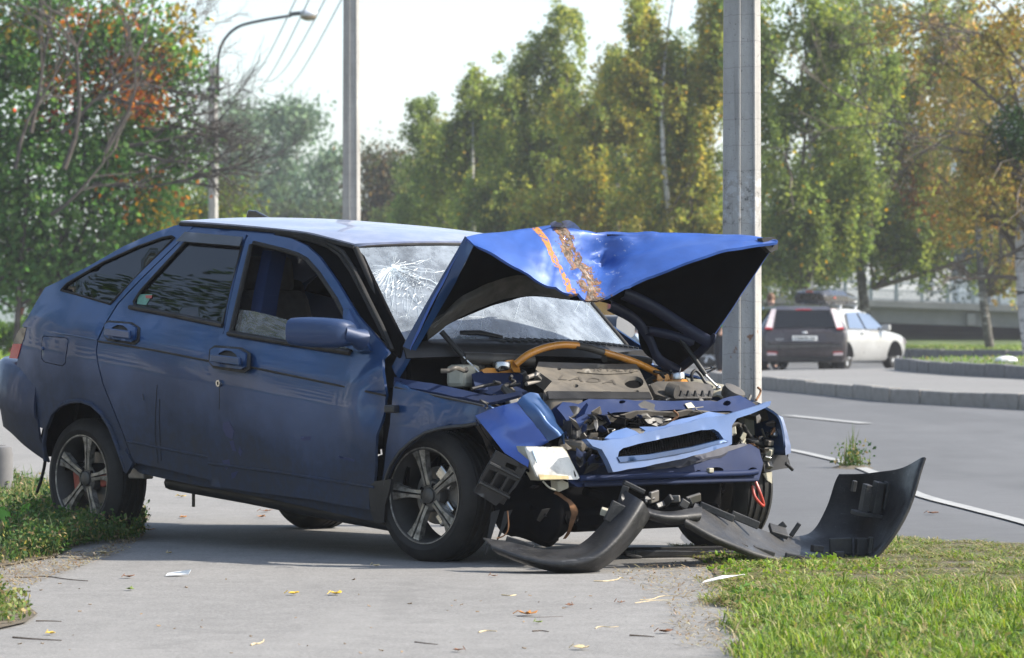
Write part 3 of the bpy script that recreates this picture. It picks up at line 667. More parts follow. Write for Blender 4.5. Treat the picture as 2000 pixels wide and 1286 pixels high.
birch('green birch just right of the near concrete pole', 104, [(1560, 20, 115, 85), (1530, 140, 95, 110), (1625, 190, 115, 110), (1540, 310, 105, 110), (1625, 390, 115, 100), (1550, 470, 95, 80), (1655, 60, 95, 80)], 46000, [((.085, .13, .038), 4), ((.12, .16, .043), 3), ((.062, .10, .032), 2), ((.36, .25, .05), .7)], 1573, tr=.13)
birch('broad drooping birch behind the white car, with yellow leaves', 114, [(1725, 45, 135, 80), (1690, 180, 130, 110), (1812, 190, 125, 110), (1650, 330, 125, 110), (1785, 340, 135, 110), (1872, 440, 115, 95), (1640, 480, 105, 66), (1750, 478, 120, 58), (1910, 515, 46, 55), (1560, 520, 70, 32), (1840, 80, 95, 90), (1905, 310, 90, 110)], 60000, [((.088, .13, .036), 4), ((.13, .17, .046), 3), ((.07, .11, .034), 3), ((.38, .27, .05), .7)], 1701, [(1850, 300, 100, 120, [(.22, .17, .07), (.19, .15, .06), (.15, .15, .05)], .6), (1800, 385, 60, 50, [(.28, .13, .06), (.22, .13, .06)], .4), (1860, 110, 110, 90, [(.19, .16, .08)], .6)], tr=.15, bark='old_birch_bark')
# --- right edge: white birch trunk with long bare boughs and sparse brown leaves
D = 76
tree('birch_tree', 'white trunked birch cut by the right edge of the photo', (P(2016, 680, D).x, D, .3), D, [(1950, 60, 60, 70), (1880, 30, 80, 50), (1900, 200, 80, 100), (1960, 330, 60, 90), (1880, 420, 80, 60), (2080, 100, 90, 200), (1800, 60, 70, 50), (2080, 400, 90, 100)], 15000, .10, OLIVE, 'birch', .17, 'birch_bark', .3, [(1975, 240, 45, 60, [(.03, .06, .02), (.04, .08, .02)], 1.0)], limbs=30, per=14, twigs=3, trunk_top=P(2012, -60, D), group=BG)
tree('birch_tree', 'thin brownish birch between the drooping birch and the right edge of the photo', (P(1935, 640, 108).x, 108, 0), 108, [(1900, 130, 90, 90), (1980, 200, 100, 110), (1900, 290, 90, 90), (1990, 360, 110, 100), (1920, 420, 100, 80), (2060, 450, 90, 100), (1960, 510, 80, 50), (2070, 260, 80, 120)], 24000, .12, [((.17, .17, .06), 3), ((.21, .18, .07), 3), ((.13, .16, .05), 3), ((.34, .2, .07), .6)], 'birch', .13, 'old_birch_bark', .36, limbs=26, per=28, twigs=2, group=BG)
bare_branches('birch_bough', 'long bare boughs sweeping left from the white birch at the right edge', [(P(1990, 285, D), (-1, 0, .62), 2.9, .035), (P(1990, 330, D), (-1, .2, .25), 2.0, .03), (P(1995, 130, D), (-.8, 0, .9), 2.0, .03), (P(1990, 60, D), (-.7, 0, .9), 1.5, .025), (P(1990, 200, D), (-1, 0, .9), 2.2, .03), (P(1985, 545, D), (-1, 0, .35), .9, .05)], D, (6, 4, 3), .42, 21, 'twig')
tree('ivy_clump', 'dark green leafy clump on the white birch at the right edge', (P(1990, 300, D).x, D - .3, P(1990, 330, D - .3).z), D - .3, [(1965, 230, 30, 40), (1985, 270, 40, 45)], 2200, .08, [((.025, .055, .018), 3), ((.04, .08, .02), 2)], 'bush', .02, 'twig', .2, cat='foliage', limbs=4)
# --- wood beyond the bridge and behind the birch row, reads as one mass
def wood(name, D, blobs, n, leaf, pal):
    s = D / FPX; P_ = []
    A = np.array([b[2] * b[3] for b in blobs], float); A /= A.sum()
    for b, w in zip(blobs, A):
        k = int(n * w); d = RNG.normal(size=(k, 3)); d /= np.linalg.norm(d, axis=1, keepdims=True); r = RNG.uniform(0, 1, (k, 1)) ** .5
        nz = np.array([mnoise.noise((x * 3.1, y * 3.1, z * 3.1 + b[0])) for x, y, z in d]); r = r * (.8 + .45 * nz[:, None])
        P_.append(np.array(P(b[0], b[1], D)) + d * r * np.array([b[2] * s, min(4, b[2] * s), b[3] * s]))
    c = np.vstack(P_); tn = np.array([mnoise.noise((p[0] * .5, p[1] * .5, p[2] * .5)) for p in c]); col = palette(len(c), pal) * (1 + .5 * tn[:, None])
    V, F, cc = leaf_quads(c, leaf, np.clip(col, .005, .8)); return tag(np_mesh(name, V, F, None, MAT['leaf'], cc), kind='stuff')
wood('distant_wood', 200, [(u, 470 + 20 * math.sin(u * .03), 80, 95) for u in range(420, 1500, 70)], 20000, .34, [((.06, .085, .04), 3), ((.08, .11, .045), 2)])
wood('distant_wood', 215, [(u, 440 + 30 * math.sin(u * .021), 90, 150) for u in range(1480, 2150, 70)], 20000, .34, [((.04, .07, .03), 3), ((.06, .09, .035), 2)])
wood('birch_thicket', 138, [(u, float(np.interp(u, [840, 900, 1000, 1100, 1170, 1230, 1300, 1420], [370, 335, 315, 310, 320, 250, 160, 140])) + 22 * math.sin(u * .07), 62, 105) for u in range(850, 1430, 32)] + [(u, 380 + 20 * math.sin(u * .05), 80, 90) for u in range(860, 1430, 45)], 44000, .14, [((.15, .20, .05), 3), ((.20, .235, .06), 2), ((.11, .155, .045), 2), ((.4, .28, .06), .35)])
wood('undergrowth', 134, [(u, 440 + 18 * math.sin(u * .05), 50, 60) for u in range(820, 1440, 50)] + [(u, 540, 60, 70) for u in range(700, 1500, 60)], 22000, .16, [((.05, .085, .025), 3), ((.08, .11, .03), 2), ((.12, .12, .035), 1)])
wood('distant_wood', 260, [(u, 500 + 30 * math.sin(u * .013), 130, 110) for u in list(range(-2600, 420, 120)) + list(range(2150, 4400, 120))], 16000, .6, [((.06, .09, .04), 3), ((.09, .12, .05), 2), ((.13, .12, .05), 1)])
wood('roadside_scrub', 92, [(u, 655 + 8 * math.sin(u * .1), 34, 36) for u in range(-60, 60, 22)], 4500, .10, [((.08, .15, .03), 3), ((.14, .22, .05), 3), ((.05, .1, .025), 2)])
wood('roadside_scrub', 100, [(u, 590, 60, 95) for u in range(90, 420, 45)], 9000, .14, [((.05, .10, .03), 3), ((.09, .15, .04), 2), ((.14, .18, .06), 1)])
# trees standing beside the road outside the frame (they show in the car's windows and paint)
RL = ['leafy tree beside the road outside the photo, nearest the camera', 'leafy tree outside the photo on the left, second along the road', 'leafy tree outside the photo on the left, third along the road', 'leafy tree outside the photo on the left, fourth along the road', 'leafy tree outside the photo on the left, fifth along the road', 'leafy tree outside the photo on the left, farthest along the road', 'leafy tree outside the photo standing level with the camera']
for k, (x, y, h) in enumerate(((-30, 10, 21), (-32, 17, 17), (-30, 24, 23), (-33, 31, 18), (-31, 39, 21), (-34, 48, 24), (-33, 2, 19))):
    D_ = 60; n = 7000; c = RNG.normal(size=(n, 3)); c /= np.linalg.norm(c, axis=1, keepdims=True); c = c * RNG.uniform(.3, 1, (n, 1)) ** .5 * np.array([3.2, 3.4, h * .45]) + np.array([x, y, h * .55])
    V, F, cc = leaf_quads(c, .26, palette(n, GREEN)); rt = empty('roadside_tree', (x, y, 0), 0, RL[k], 'tree', 'trees beside the road outside the photo')
    np_mesh('crown', V - np.array((x, y, 0)), F, rt, MAT['leaf'], cc); t_ = MB(); t_.tube([(0, 0, 0), (.1, 0, h * .3), (0, .1, h * .6)], [.25, .2, .1], 8); t_.build('trunk', MAT['bark'], rt, smooth=60)

# block added out of view on the left: a sunlit front for the car's glass
def reflection_block():
    simple('panel_wall', (.36, .33, .29), .9, var=.12, scale=.4); simple('pane_dark', (.03, .035, .04), .2, var=.2)
    r = empty('reflection_block', (-78, 26, 0), 0, 'long beige block added out of view on the left for window reflections', 'building'); mb = MB(); mb.box((-6, 0, 15), (12, 90, 30)); mb.build('wall', MAT['panel_wall'], r); first = None
    for i in range(14):
        for j in range(9):
            if first is None: mb = MB(); mb.box((0, 0, 0), (.2, 2.2, 1.5)); first = o = mb.build('window', MAT['pane_dark'], r)
            else: o = first.copy(); COL.objects.link(o); o.parent = r
            o.location = (.05, -40 + i * 6.1, 2.4 + j * 3.1)
reflection_block()
# ================================================================== WRECKED CAR
TH = R(42); CO = Vector((.188, 18.165, 0))
CF = Vector((math.sin(TH), -math.cos(TH), 0)); CL = Vector((math.cos(TH), math.sin(TH), 0))
def toloc(p): r = Vector(p) - CO; return Vector((r.dot(CF), r.dot(CL), r.z))
EYE = toloc((0, 0, HC))
def rayd(u, v): d = Vector(((u - 1000) / FPX, 1, -(v - VH) / FPX)); return Vector((d.dot(CF), d.dot(CL), d.z))
def L(u, v, ax, val):
    """photo pixel -> point of the car (car axes: x forward, y left, z up) with one coordinate known, or 'd' distance"""
    d = rayd(u, v)
    t = val if ax == 'd' else (val - EYE['xyz'.index(ax)]) / d['xyz'.index(ax)]
    return EYE + d * t
KA = [(-.1, .74), (.05, .78), (.17, .80), (.35, .822), (.5, .838), (.65, .845), (.72, .842), (.80, .822), (.83, .80), (.88, .775), (1.0, .735), (1.15, .67), (1.3, .60), (1.36, .57), (1.42, .50)]
_k = crom(KA, 12); _kx = np.linspace(-.1, 1.42, 160); _ky = np.interp(_kx, _k[:, 0], _k[:, 1]); _ky = np.convolve(np.pad(_ky, 6, mode='edge'), np.ones(13) / 13, 'valid')   # smooth section of the body side
KX = _kx; KY = _ky
def W(x, z):
    y = float(np.interp(z + .11 * (x + .3), KX, KY))
    if x < -2.5: y -= .16 * ((-2.5 - x) / .9) ** 2
    if x > 0: y -= .10 * (x / .75) ** 2
    return y
def S(u, v):
    y = .8
    for _ in range(14):
        p = L(u, v, 'y', -y); y = .5 * y + .5 * W(p.x, p.z)
    return p
# ---- materials
def paint(name, base, dust=.90, metal=.40, rough=.36, coat=.75, low=.26, high=.84, dustcol=(.027, .028, .032), spec=.5):
    m, t, b = newmat(name); tc = nd(t, 'ShaderNodeTexCoord'); co = tc.outputs['Object']; sp = nd(t, 'ShaderNodeSeparateXYZ'); t.links.new(co, sp.inputs[0])
    zc = math_(t, 'ADD', sp.outputs['Z'], math_(t, 'MULTIPLY', math_(t, 'ADD', sp.outputs['X'], .3), .11))
    n1 = noise(t, co, 2.2, 5, .6); n2 = noise(t, co, 30, 4, .65)
    stk = noise(t, coords(t, (26, 26, 1.6)), 1.0, 3)
    zz = math_(t, 'ADD', zc, math_(t, 'MULTIPLY', math_(t, 'SUBTRACT', n1, .5), .5))
    f = maprange(t, zz, high, low, 0.0, 1.0); f = math_(t, 'MULTIPLY', f, maprange(t, n2, .2, .7, .75, 1.0)); f = math_(t, 'MULTIPLY', f, maprange(t, stk, .3, .7, .93, 1.03))
    film = maprange(t, noise(t, co, 5, 6, .7), .35, .75, .03 if name != 'paint_roof_sheen' else .35, .22 if name != 'paint_roof_sheen' else .6)
    f = math_(t, 'MULTIPLY', math_(t, 'MAXIMUM', f, film), dust, True)
    c0 = mix(t, maprange(t, n1, .35, .65, 0, 1), tuple(x * .9 for x in base), tuple(x * 1.12 for x in base))
    # thin scratches
    sc = noise(t, coords(t, (3, 3, 60)), 3.0, 2, .5, 1.5); scr = maprange(t, sc, .70, .73, 0, .10); c0 = mix(t, scr, c0, (.3, .33, .4))
    c = mix(t, f, c0, dustcol); t.links.new(c, b.inputs['Base Color']); b.inputs['Specular IOR Level'].default_value = spec
    t.links.new(maprange(t, f, 0, 1, metal, 0.0, False), b.inputs['Metallic']); t.links.new(maprange(t, f, 0, .8, rough, .8, False), b.inputs['Roughness'])
    t.links.new(maprange(t, f, 0, .7, coat, .03, False), b.inputs['Coat Weight']); b.inputs['Coat Roughness'].default_value = .03
    return m
BLUE = (.006, .047, .152)
paint('paint', BLUE); paint('paint_skylit', (.038, .10, .40), .35, .35, .3, .8, -.5, -.2)  # second one: brighter blue for the folded wing corner, skylight put into its colour
paint('paint_roof_sheen', (.06, .10, .24), .9, .35, .25, 1.0, -.5, -.2, (.55, .56, .6))  # lighter base and pale film: sky sheen and sun put into the roof colour
paint('paint_inner', (.006, .022, .078), .55, .05, .6, 0, .3, 1.6, (.042, .038, .034), .08); paint('paint_beam', (.004, .020, .085), .40, .05, .5, 0, .2, 1.2, (.04, .036, .032), .14); paint('paint_pale', (.055, .115, .27), .6, .1, .5, .15, .1, .9, (.22, .21, .2))
simple('black_plastic', (.011, .011, .012), .5, var=.3, dust=.45, dustcol=(.04, .038, .036), scale=6, spec=.35)
simple('grey_plastic', (.014, .0145, .016), .40, var=.3, dust=.5, dustcol=(.045, .044, .043), scale=5, bmp=.1, bscale=60)
simple('rubber', (.013, .0128, .0125), .75, var=.3, dust=.5, dustcol=(.045, .042, .039), scale=7, spec=.3)
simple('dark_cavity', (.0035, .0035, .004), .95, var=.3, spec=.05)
simple('dark_fabric', (.028, .027, .028), .95, var=.3, scale=20)
simple('insulation', (.075, .07, .062), .95, var=.35, scale=12, bmp=.5, bscale=50)
simple('engine_cover', (.085, .077, .066), .62, var=.18, scale=10, dust=.7, dustcol=(.19, .165, .13))
simple('engine_black', (.03, .028, .026), .55, var=.4, scale=9, dust=.75, dustcol=(.12, .105, .085))
simple('orange_paint', (.62, .24, .02), .32, var=.18, scale=9, coat=.4, dust=.35, dustcol=(.3, .18, .08))
simple('steel', (.55, .55, .54), .28, 1.0, var=.2, scale=12, dust=.3, dustcol=(.3, .27, .22))
simple('dull_metal', (.20, .195, .185), .5, .7, var=.35, scale=10, dust=.6, dustcol=(.17, .14, .11))
simple('rust', (.16, .075, .032), .85, var=.5, scale=18, bmp=.4, bscale=60)
simple('cream_plastic', (.42, .40, .32), .5, var=.2, scale=6, dust=.7, dustcol=(.2, .18, .13))
simple('mirror_grey', (.16, .165, .17), .6, var=.15, scale=5, dust=.4)
simple('red_paint', (.42, .05, .03), .35, var=.25, scale=12, coat=.3, dust=.3)
simple('caliper_red', (.30, .04, .02), .5, var=.3, scale=12, dust=.5, dustcol=(.1, .08, .07))
simple('red_lens', (.42, .012, .014), .15, var=.15, scale=20, coat=.6); simple('smoked_lens', (.03, .03, .032), .15, var=.2, coat=.6)
def bumper_mat():
    m, t, b = newmat('bumper_plastic'); co = coords(t); n = noise(t, co, 5, 6, .65); sc = noise(t, coords(t, (5, 5, 45)), 3, 3, .6, 1.2); sc2 = noise(t, coords(t, (40, 6, 6)), 3, 3, .6, 1.5); g = noise(t, co, 90, 3, .7)
    c = ramp(t, n, [(.3, (.011, .0115, .013)), (.7, (.022, .0222, .024))]); c = mix(t, maprange(t, noise(t, co, 3, 6, .7), .42, .7, 0, .7), c, (.058, .055, .051))
    c = mix(t, maprange(t, sc, .64, .69, 0, .45), c, (.13, .13, .13)); c = mix(t, maprange(t, sc2, .66, .70, 0, .4), c, (.12, .12, .12)); t.links.new(c, b.inputs['Base Color'])
    t.links.new(maprange(t, n, .3, .7, .34, .62), b.inputs['Roughness']); bump(t, b, g, .25, .004); b.inputs['Specular IOR Level'].default_value = .4
bumper_mat()
def rimmat():
    m, t, b = newmat('alloy'); co = coords(t); n = noise(t, co, 22, 6, .7); n2 = noise(t, co, 6, 4)
    c = ramp(t, n, [(.36, (.08, .074, .06)), (.5, (.26, .25, .23)), (.68, (.50, .49, .46))]); f = maprange(t, n2, .35, .65, .1, .75); c = mix(t, f, c, (.17, .155, .125))
    t.links.new(c, b.inputs['Base Color']); b.inputs['Metallic'].default_value = .55; t.links.new(maprange(t, n, .3, .7, .6, .3), b.inputs['Roughness'])
rimmat(); simple('alloy_dark', (.05, .05, .05), .5, .3, var=.3, scale=8, dust=.5, dustcol=(.09, .083, .07))
def glass(name, tint, refl=1.0, dust=.1, dcol=(.5, .52, .55), rough=.015, alpha=.8):
    m, t, b = newmat(name); t.nodes.remove(b); out = t.nodes['Material Output']; co = coords(t)
    tr = nd(t, 'ShaderNodeBsdfTransparent'); tr.inputs[0].default_value = (*[x * alpha for x in tint], 1); df = nd(t, 'ShaderNodeBsdfDiffuse'); df.inputs[0].default_value = (*dcol, 1)
    m1 = nd(t, 'ShaderNodeMixShader'); t.links.new(maprange(t, noise(t, co, 5, 6, .7), .3, .75, dust * .4, dust * 1.5), m1.inputs[0]); t.links.new(tr.outputs[0], m1.inputs[1]); t.links.new(df.outputs[0], m1.inputs[2])
    gl = nd(t, 'ShaderNodeBsdfGlossy'); gl.inputs['Roughness'].default_value = rough; fr = nd(t, 'ShaderNodeFresnel'); fr.inputs[0].default_value = 1.5
    m2 = nd(t, 'ShaderNodeMixShader'); t.links.new(math_(t, 'MULTIPLY', fr.outputs[0], refl, True), m2.inputs[0]); t.links.new(m1.outputs[0], m2.inputs[1]); t.links.new(gl.outputs[0], m2.inputs[2]); t.links.new(m2.outputs[0], out.inputs[0])
glass('windscreen_glass', (.80, .88, .92), 1.7, .40, (.52, .59, .66)); glass('tinted_glass', (.04, .045, .05), 1.35, .04, (.10, .11, .13)); glass('clear_glass', (.85, .88, .86), 1.2, .30, (.42, .42, .38))
glass('lamp_glass', (.9, .9, .88), 1.0, .82, (.80, .79, .75), .08)
def crackmat():
    m, t, b = newmat('crack_white'); b.inputs['Base Color'].default_value = (.62, .70, .74, 1); b.inputs['Roughness'].default_value = .3
crackmat()

car = empty('wrecked_car', CO, -math.pi / 2 + TH, 'blue hatchback with its front end smashed in and buckled hood raised, front door ajar', 'car')
def part(mb, name, mat, parent=None, smooth=None, bevel=0.0): return mb.build(name, MAT[mat] if isinstance(mat, str) else [MAT[m] for m in mat], parent or car, smooth, bevel)
def panel(name, px, mat, parent=None, holes=(), off=0.0, thick=.014, step=.06, dent=None, mats2=None):
    q = [S(*p) for p in px]; hs = [[(S(*p).x, S(*p).z) for p in h] for h in holes]
    def f3(x, z):
        y = W(x, z) + off
        if dent: y += dent(x, z)
        return (x, -y, z)
    m = [MAT[mat], MAT[mats2]] if mats2 else MAT[mat]
    return cdt_solid(name, [(p.x, p.z) for p in q], f3, (0, thick, 0), m, parent or car, hs, step)
def path_on(px, off): return [Vector((S(u, v).x, -(W(S(u, v).x, S(u, v).z) + off), S(u, v).z)) for u, v in px]
def facet(name, pts, faces, mat, thick=.006, parent=None, smooth=None):
    V = [L(*p) if len(p) == 4 else Vector(p) for p in pts]; mb = MB(); mb.add(V, faces); o = part(mb, name, mat, parent, smooth)
    s = o.modifiers.new('thick', 'SOLIDIFY'); s.thickness = thick; s.offset = 0; return o
def lattice(name, rows, mats, thick=.008, nu=6, nv=4, parent=None, lin_rows=False, lin_cols=False, jitter=0.0, jscale=6, uv=None, sharp=None, flip=False, crumple=0.0):
    g = np.array([[tuple(L(*p) if len(p) == 4 else Vector(p)) for p in r] for r in rows])
    fr = lerp_rows if lin_cols else crom; fc = lerp_rows if lin_rows else crom
    a = np.stack([fr(g[i], nu) for i in range(g.shape[0])], 0); b = np.stack([fc(a[:, j], nv) for j in range(a.shape[1])], 1)
    if crumple:                          # kinked sheet metal, worst in the middle of the front half
        r_, c_ = b.shape[:2]; b2 = np.stack([lerp_rows(np.stack([lerp_rows(g[i], nu) for i in range(g.shape[0])], 0)[:, j], nv) for j in range(c_)], 1)
        for i in range(r_):
            for j in range(c_):
                U, V = j / (c_ - 1), i / (r_ - 1); w = math.exp(-((U - .50) / .15) ** 2) * max(0, min(1, (V - .45) * 8)); b[i, j] = b[i, j] * (1 - .75 * max(w, .45 if V > .45 else 0)) + b2[i, j] * .75 * max(w, .45 if V > .45 else 0)
                q = Vector(b[i, j]); k = abs(mnoise.noise(q * 9)) + .5 * abs(mnoise.noise(q * 21 + Vector((3, 1, 2)))); b[i, j] += np.array((.55, -.2, .8)) * (crumple * w * (k - .35) * 3.0)
    if jitter:
        for i in range(b.shape[0]):
            for j in range(b.shape[1]): b[i, j] += np.array(mnoise.noise_vector(Vector(b[i, j]) * jscale)) * jitter
    ms = [MAT[m] for m in mats] if isinstance(mats, (list, tuple)) else MAT[mats]
    return solid_grid(name, b, thick, ms, parent or car, uv=uv, sharp=sharp, flip=flip)

# ---- side of the body, seen from the pavement
win_rd = [(265, 598), (262, 590), (276, 568), (318, 522), (360, 477), (366, 472), (473, 482), (437, 632)]
win_q = [(120, 567), (216, 594), (222, 588), (342, 464), (336, 462), (318, 465), (270, 482), (200, 514), (132, 554)]
arch_r = [(90, 900), (87, 868), (91, 838), (103, 808), (118, 793), (138, 785), (158, 783), (180, 790), (200, 808), (216, 834), (229, 868), (238, 893), (246, 915), (258, 912)]
quarter = [(378, 442), (358, 438), (342, 441), (300, 455), (240, 482), (170, 522), (112, 551), (88, 562), (72, 588), (54, 620), (44, 634), (52, 640), (42, 672), (35, 700), (30, 730), (27, 770), (28, 813), (55, 826), (86, 838)] + arch_r[2:13] + [(262, 908), (256, 895), (240, 850), (220, 800), (200, 750), (190, 710), (187, 686), (190, 664), (205, 632), (222, 604), (230, 592), (352, 470), (360, 460)]
qp = panel('quarter_panel', quarter, 'paint', holes=[win_q, [(82, 660), (86, 656), (130, 660), (134, 664), (128, 710), (122, 716), (86, 708), (80, 700)]])
panel('quarter_window', [(118, 567), (216, 596), (224, 588), (345, 463), (336, 460), (318, 463), (270, 480), (200, 512), (130, 553)], 'tinted_glass', off=-.006, thick=.004)
mb = MB(); mb.tube(path_on(win_q + [win_q[0]], .002), .006, 6); part(mb, 'window_seal', 'rubber', qp, 60)
ff = panel('fuel_flap', [(83.2, 660.6), (87, 657.4), (129.4, 661.2), (132.8, 665.2), (126.8, 709), (121.6, 714), (87, 707), (81.6, 699.6)], 'paint', qp, off=.0, step=.03)
mb = MB(); mb.ball(path_on([(84, 681)], .0)[0], .010); part(mb, 'flap_hinge', 'paint', qp)
mb = MB(); mb.tube(path_on([(44, 637), (120, 652), (190, 664)], .001), .0035, 6); part(mb, 'crease_line', 'paint', qp)
mb = MB(); mb.tube(path_on(arch_r[:13], .004), .011, 6); part(mb, 'arch_lip', 'paint', qp, 60)
rdoor = [(372, 449), (380, 447), (481, 459), (437, 650), (430, 658), (420, 702), (412, 800), (408, 893), (412, 938), (330, 918), (264, 904), (258, 893), (243, 850), (223, 800), (203, 750), (193, 710), (190, 686), (193, 665), (208, 633), (225, 605), (233, 593), (354, 471), (364, 460)]
rd = panel('rear_door', rdoor, 'paint', holes=[win_rd], off=.002)
panel('door_window', [(263, 600), (259, 592), (273, 567), (316, 520), (357, 475), (365, 470), (475, 480), (438, 635)], 'tinted_glass', rd, off=-.007, thick=.004)
mb = MB(); mb.tube(path_on(win_rd + [win_rd[0]], .003), .007, 6); part(mb, 'window_seal', 'rubber', rd, 60)
mb = MB(); mb.tube(path_on([(256, 600), (345, 617), (438, 636)], .008), [.012] * 3, 6); part(mb, 'waist_seal', 'black_plastic', rd, 60)
visor = cdt_solid('wind_deflector', [(S(*p).x, S(*p).z) for p in [(350, 472), (368, 453), (481, 463), (475, 481), (366, 472)]], lambda x, z: (x, -(W(x, z) + .022), z), (0, .004, 0), MAT['smoked_lens'], rd, (), .06)
mb = MB(); mb.tube(path_on([(193, 667), (300, 684), (412, 706)], .003), .005, 6); part(mb, 'trim_groove', 'black_plastic', rd)
mb = MB(); mb.tube(path_on([(248, 862), (330, 878), (409, 893)], .002), .006, 6); part(mb, 'sill_crease', 'paint', rd)
def handle(plate, door, dy=0.0):
    u0, v0, u1, v1 = plate; w = u1 - u0; h = v1 - v0; q = lambda a, b: (u0 + a * w, v0 + b * h + a * .16 * h)
    pl = panel('door_handle', [q(.03, .1), q(.14, -.02), q(.8, -.05), q(1, .12), q(.97, .72), q(.86, .86), q(.1, .80), q(0, .65)], 'paint', door, off=dy + .016, thick=.012, step=.03, holes=[[q(.22, .46), q(.26, .22), q(.42, .06), q(.6, .06), q(.74, .2), q(.78, .42), q(.7, .70), q(.3, .70)]])
    panel('handle_shadow', [q(-.05, .08), q(.10, -.12), q(.83, -.14), q(1.08, .10), q(1.06, .80), q(.90, 1.02), q(.06, .94), q(-.07, .68)], 'black_plastic', door, off=dy + .005, thick=.004, step=.03)  # dark panel under the plate, drawn as the shadow round its edge
    panel('handle_recess_shade', [q(.2, .45), q(.26, .18), q(.42, .04), q(.6, .04), q(.76, .2), q(.8, .42), q(.7, .72), q(.28, .72)], 'black_plastic', door, off=dy + .007, thick=.004, step=.03)  # flat dark patch standing in for the shaded hollow behind the lever
    a = path_on([q(.16, .44), q(.97, .48)], dy + .038); mb = MB(); d = (a[1] - a[0]); c = (a[0] + a[1]) / 2; mb.box(c, (d.length, .016, .036), Euler((0, -math.atan2(d.z, d.x), math.atan2(d.y, d.x) * 0)).to_matrix()); part(mb, 'handle_lever', 'paint', door, bevel=.005)
handle((208, 630, 270, 668), rd)

# front door, slightly ajar: hinged at the front edge, its rear edge stands proud
def dent_f(x, z):
    p = S(735, 795); d = math.hypot(x - p.x, (z - p.z) * .7); y = .018 * max(0, min(1, (x + 1.35) / -1.0)) + .012
    return y - .045 * math.exp(-(d / .07) ** 2) + .018 * math.exp(-((d - .13) / .06) ** 2)
win_fd = [(454, 650), (494, 479), (499, 475), (560, 490), (585, 498), (603, 508), (626, 534), (660, 585), (688, 640), (692, 686), (640, 682)]
fdoor = [(484, 470), (490, 459), (505, 457), (535, 459), (572, 466), (602, 480), (628, 503), (662, 551), (702, 617), (768, 690), (757, 702), (755, 772), (747, 782), (744, 800), (741, 822), (739, 850), (743, 880), (742, 902), (735, 942), (724, 950), (726, 996), (600, 974), (500, 962), (415, 949), (410, 896), (414, 800), (422, 703), (432, 657), (441, 651)]
fd = panel('front_door', fdoor, 'paint', holes=[win_fd], off=0, dent=dent_f, step=.045)
od = lambda u, v: dent_f(S(u, v).x, S(u, v).z)
def path_fd(px, off): return [Vector((S(u, v).x, -(W(S(u, v).x, S(u, v).z) + off + od(u, v)), S(u, v).z)) for u, v in px]
mb = MB(); mb.tube(path_fd(win_fd + [win_fd[0]], -.002), .011, 6); part(mb, 'window_seal', 'rubber', fd, 60)
mb = MB(); mb.tube(path_fd([(452, 652), (560, 670), (690, 690)], .008), .011, 6); part(mb, 'waist_seal', 'black_plastic', fd, 60)
gl = [(452, 655), (464, 605), (490, 608), (520, 615), (550, 623), (580, 636), (640, 655), (690, 690)]
panel('lowered_glass', gl, 'clear_glass', fd, off=-.012, thick=.005)
mb = MB(); mb.tube(path_fd([(424, 703), (590, 737), (755, 773)], .003), .005, 6); part(mb, 'trim_groove', 'black_plastic', fd)
mb = MB(); mb.tube(path_fd([(412, 905), (560, 924), (735, 952)], .002), .006, 6); part(mb, 'sill_crease', 'paint', fd)
handle((424, 679, 495, 722), fd, .029)
p = path_fd([(434, 749)], .004)[0]; mb = MB(); mb.cyl(p + Vector((0, .01, 0)), p + Vector((0, -.010, 0)), .0155, n=14); lk = part(mb, 'door_lock', 'steel', fd, 40); mb = MB(); mb.box(p + Vector((0, -.011, 0)), (.004, .003, .014)); part(mb, 'keyhole', 'dark_cavity', fd)
paint('paint_rubbed', (.003, .016, .085), .1, .1, .45, .15, -.5, -.2)
for px in ([(440, 826), (452, 823), (462, 842), (458, 858), (446, 852), (440, 838)], [(452, 862), (460, 860), (466, 882), (458, 880)], [(472, 872), (478, 882), (474, 892), (470, 884)], [(438, 900), (452, 897), (454, 908), (446, 918)], [(456, 924), (470, 920), (464, 932), (457, 936)], [(590, 854), (612, 852), (610, 860), (594, 861)], [(664, 890), (698, 898), (696, 902), (668, 895)]):
    panel('rubbed_patch', px, 'paint_rubbed', fd, off=.0012, thick=.0008, dent=dent_f, step=.02)
for px in ([(308, 752), (305, 800), (304, 850), (310, 905)], [(313, 780), (312, 830), (316, 900)], [(280, 770), (282, 782)], [(440, 750), (439, 800)]):
    mb = MB(); mb.tube(path_on(px, .0035 if px[0][0] < 400 else .032), .0018, 4); part(mb, 'scratch', 'black_plastic', rd if px[0][0] < 400 else fd)
pxs = [(268, 575), (296, 575), (284, 596), (266, 594)]; simple('sticker_green', (.10, .24, .19), .5, var=.3, scale=40); panel('window_sticker', pxs, 'sticker_green', rd, off=-.004, thick=.001, step=.03)
panel('window_sticker', [(283, 577), (296, 577), (295, 583), (284, 583)], 'red_paint', rd, off=-.0025, thick=.001, step=.03)
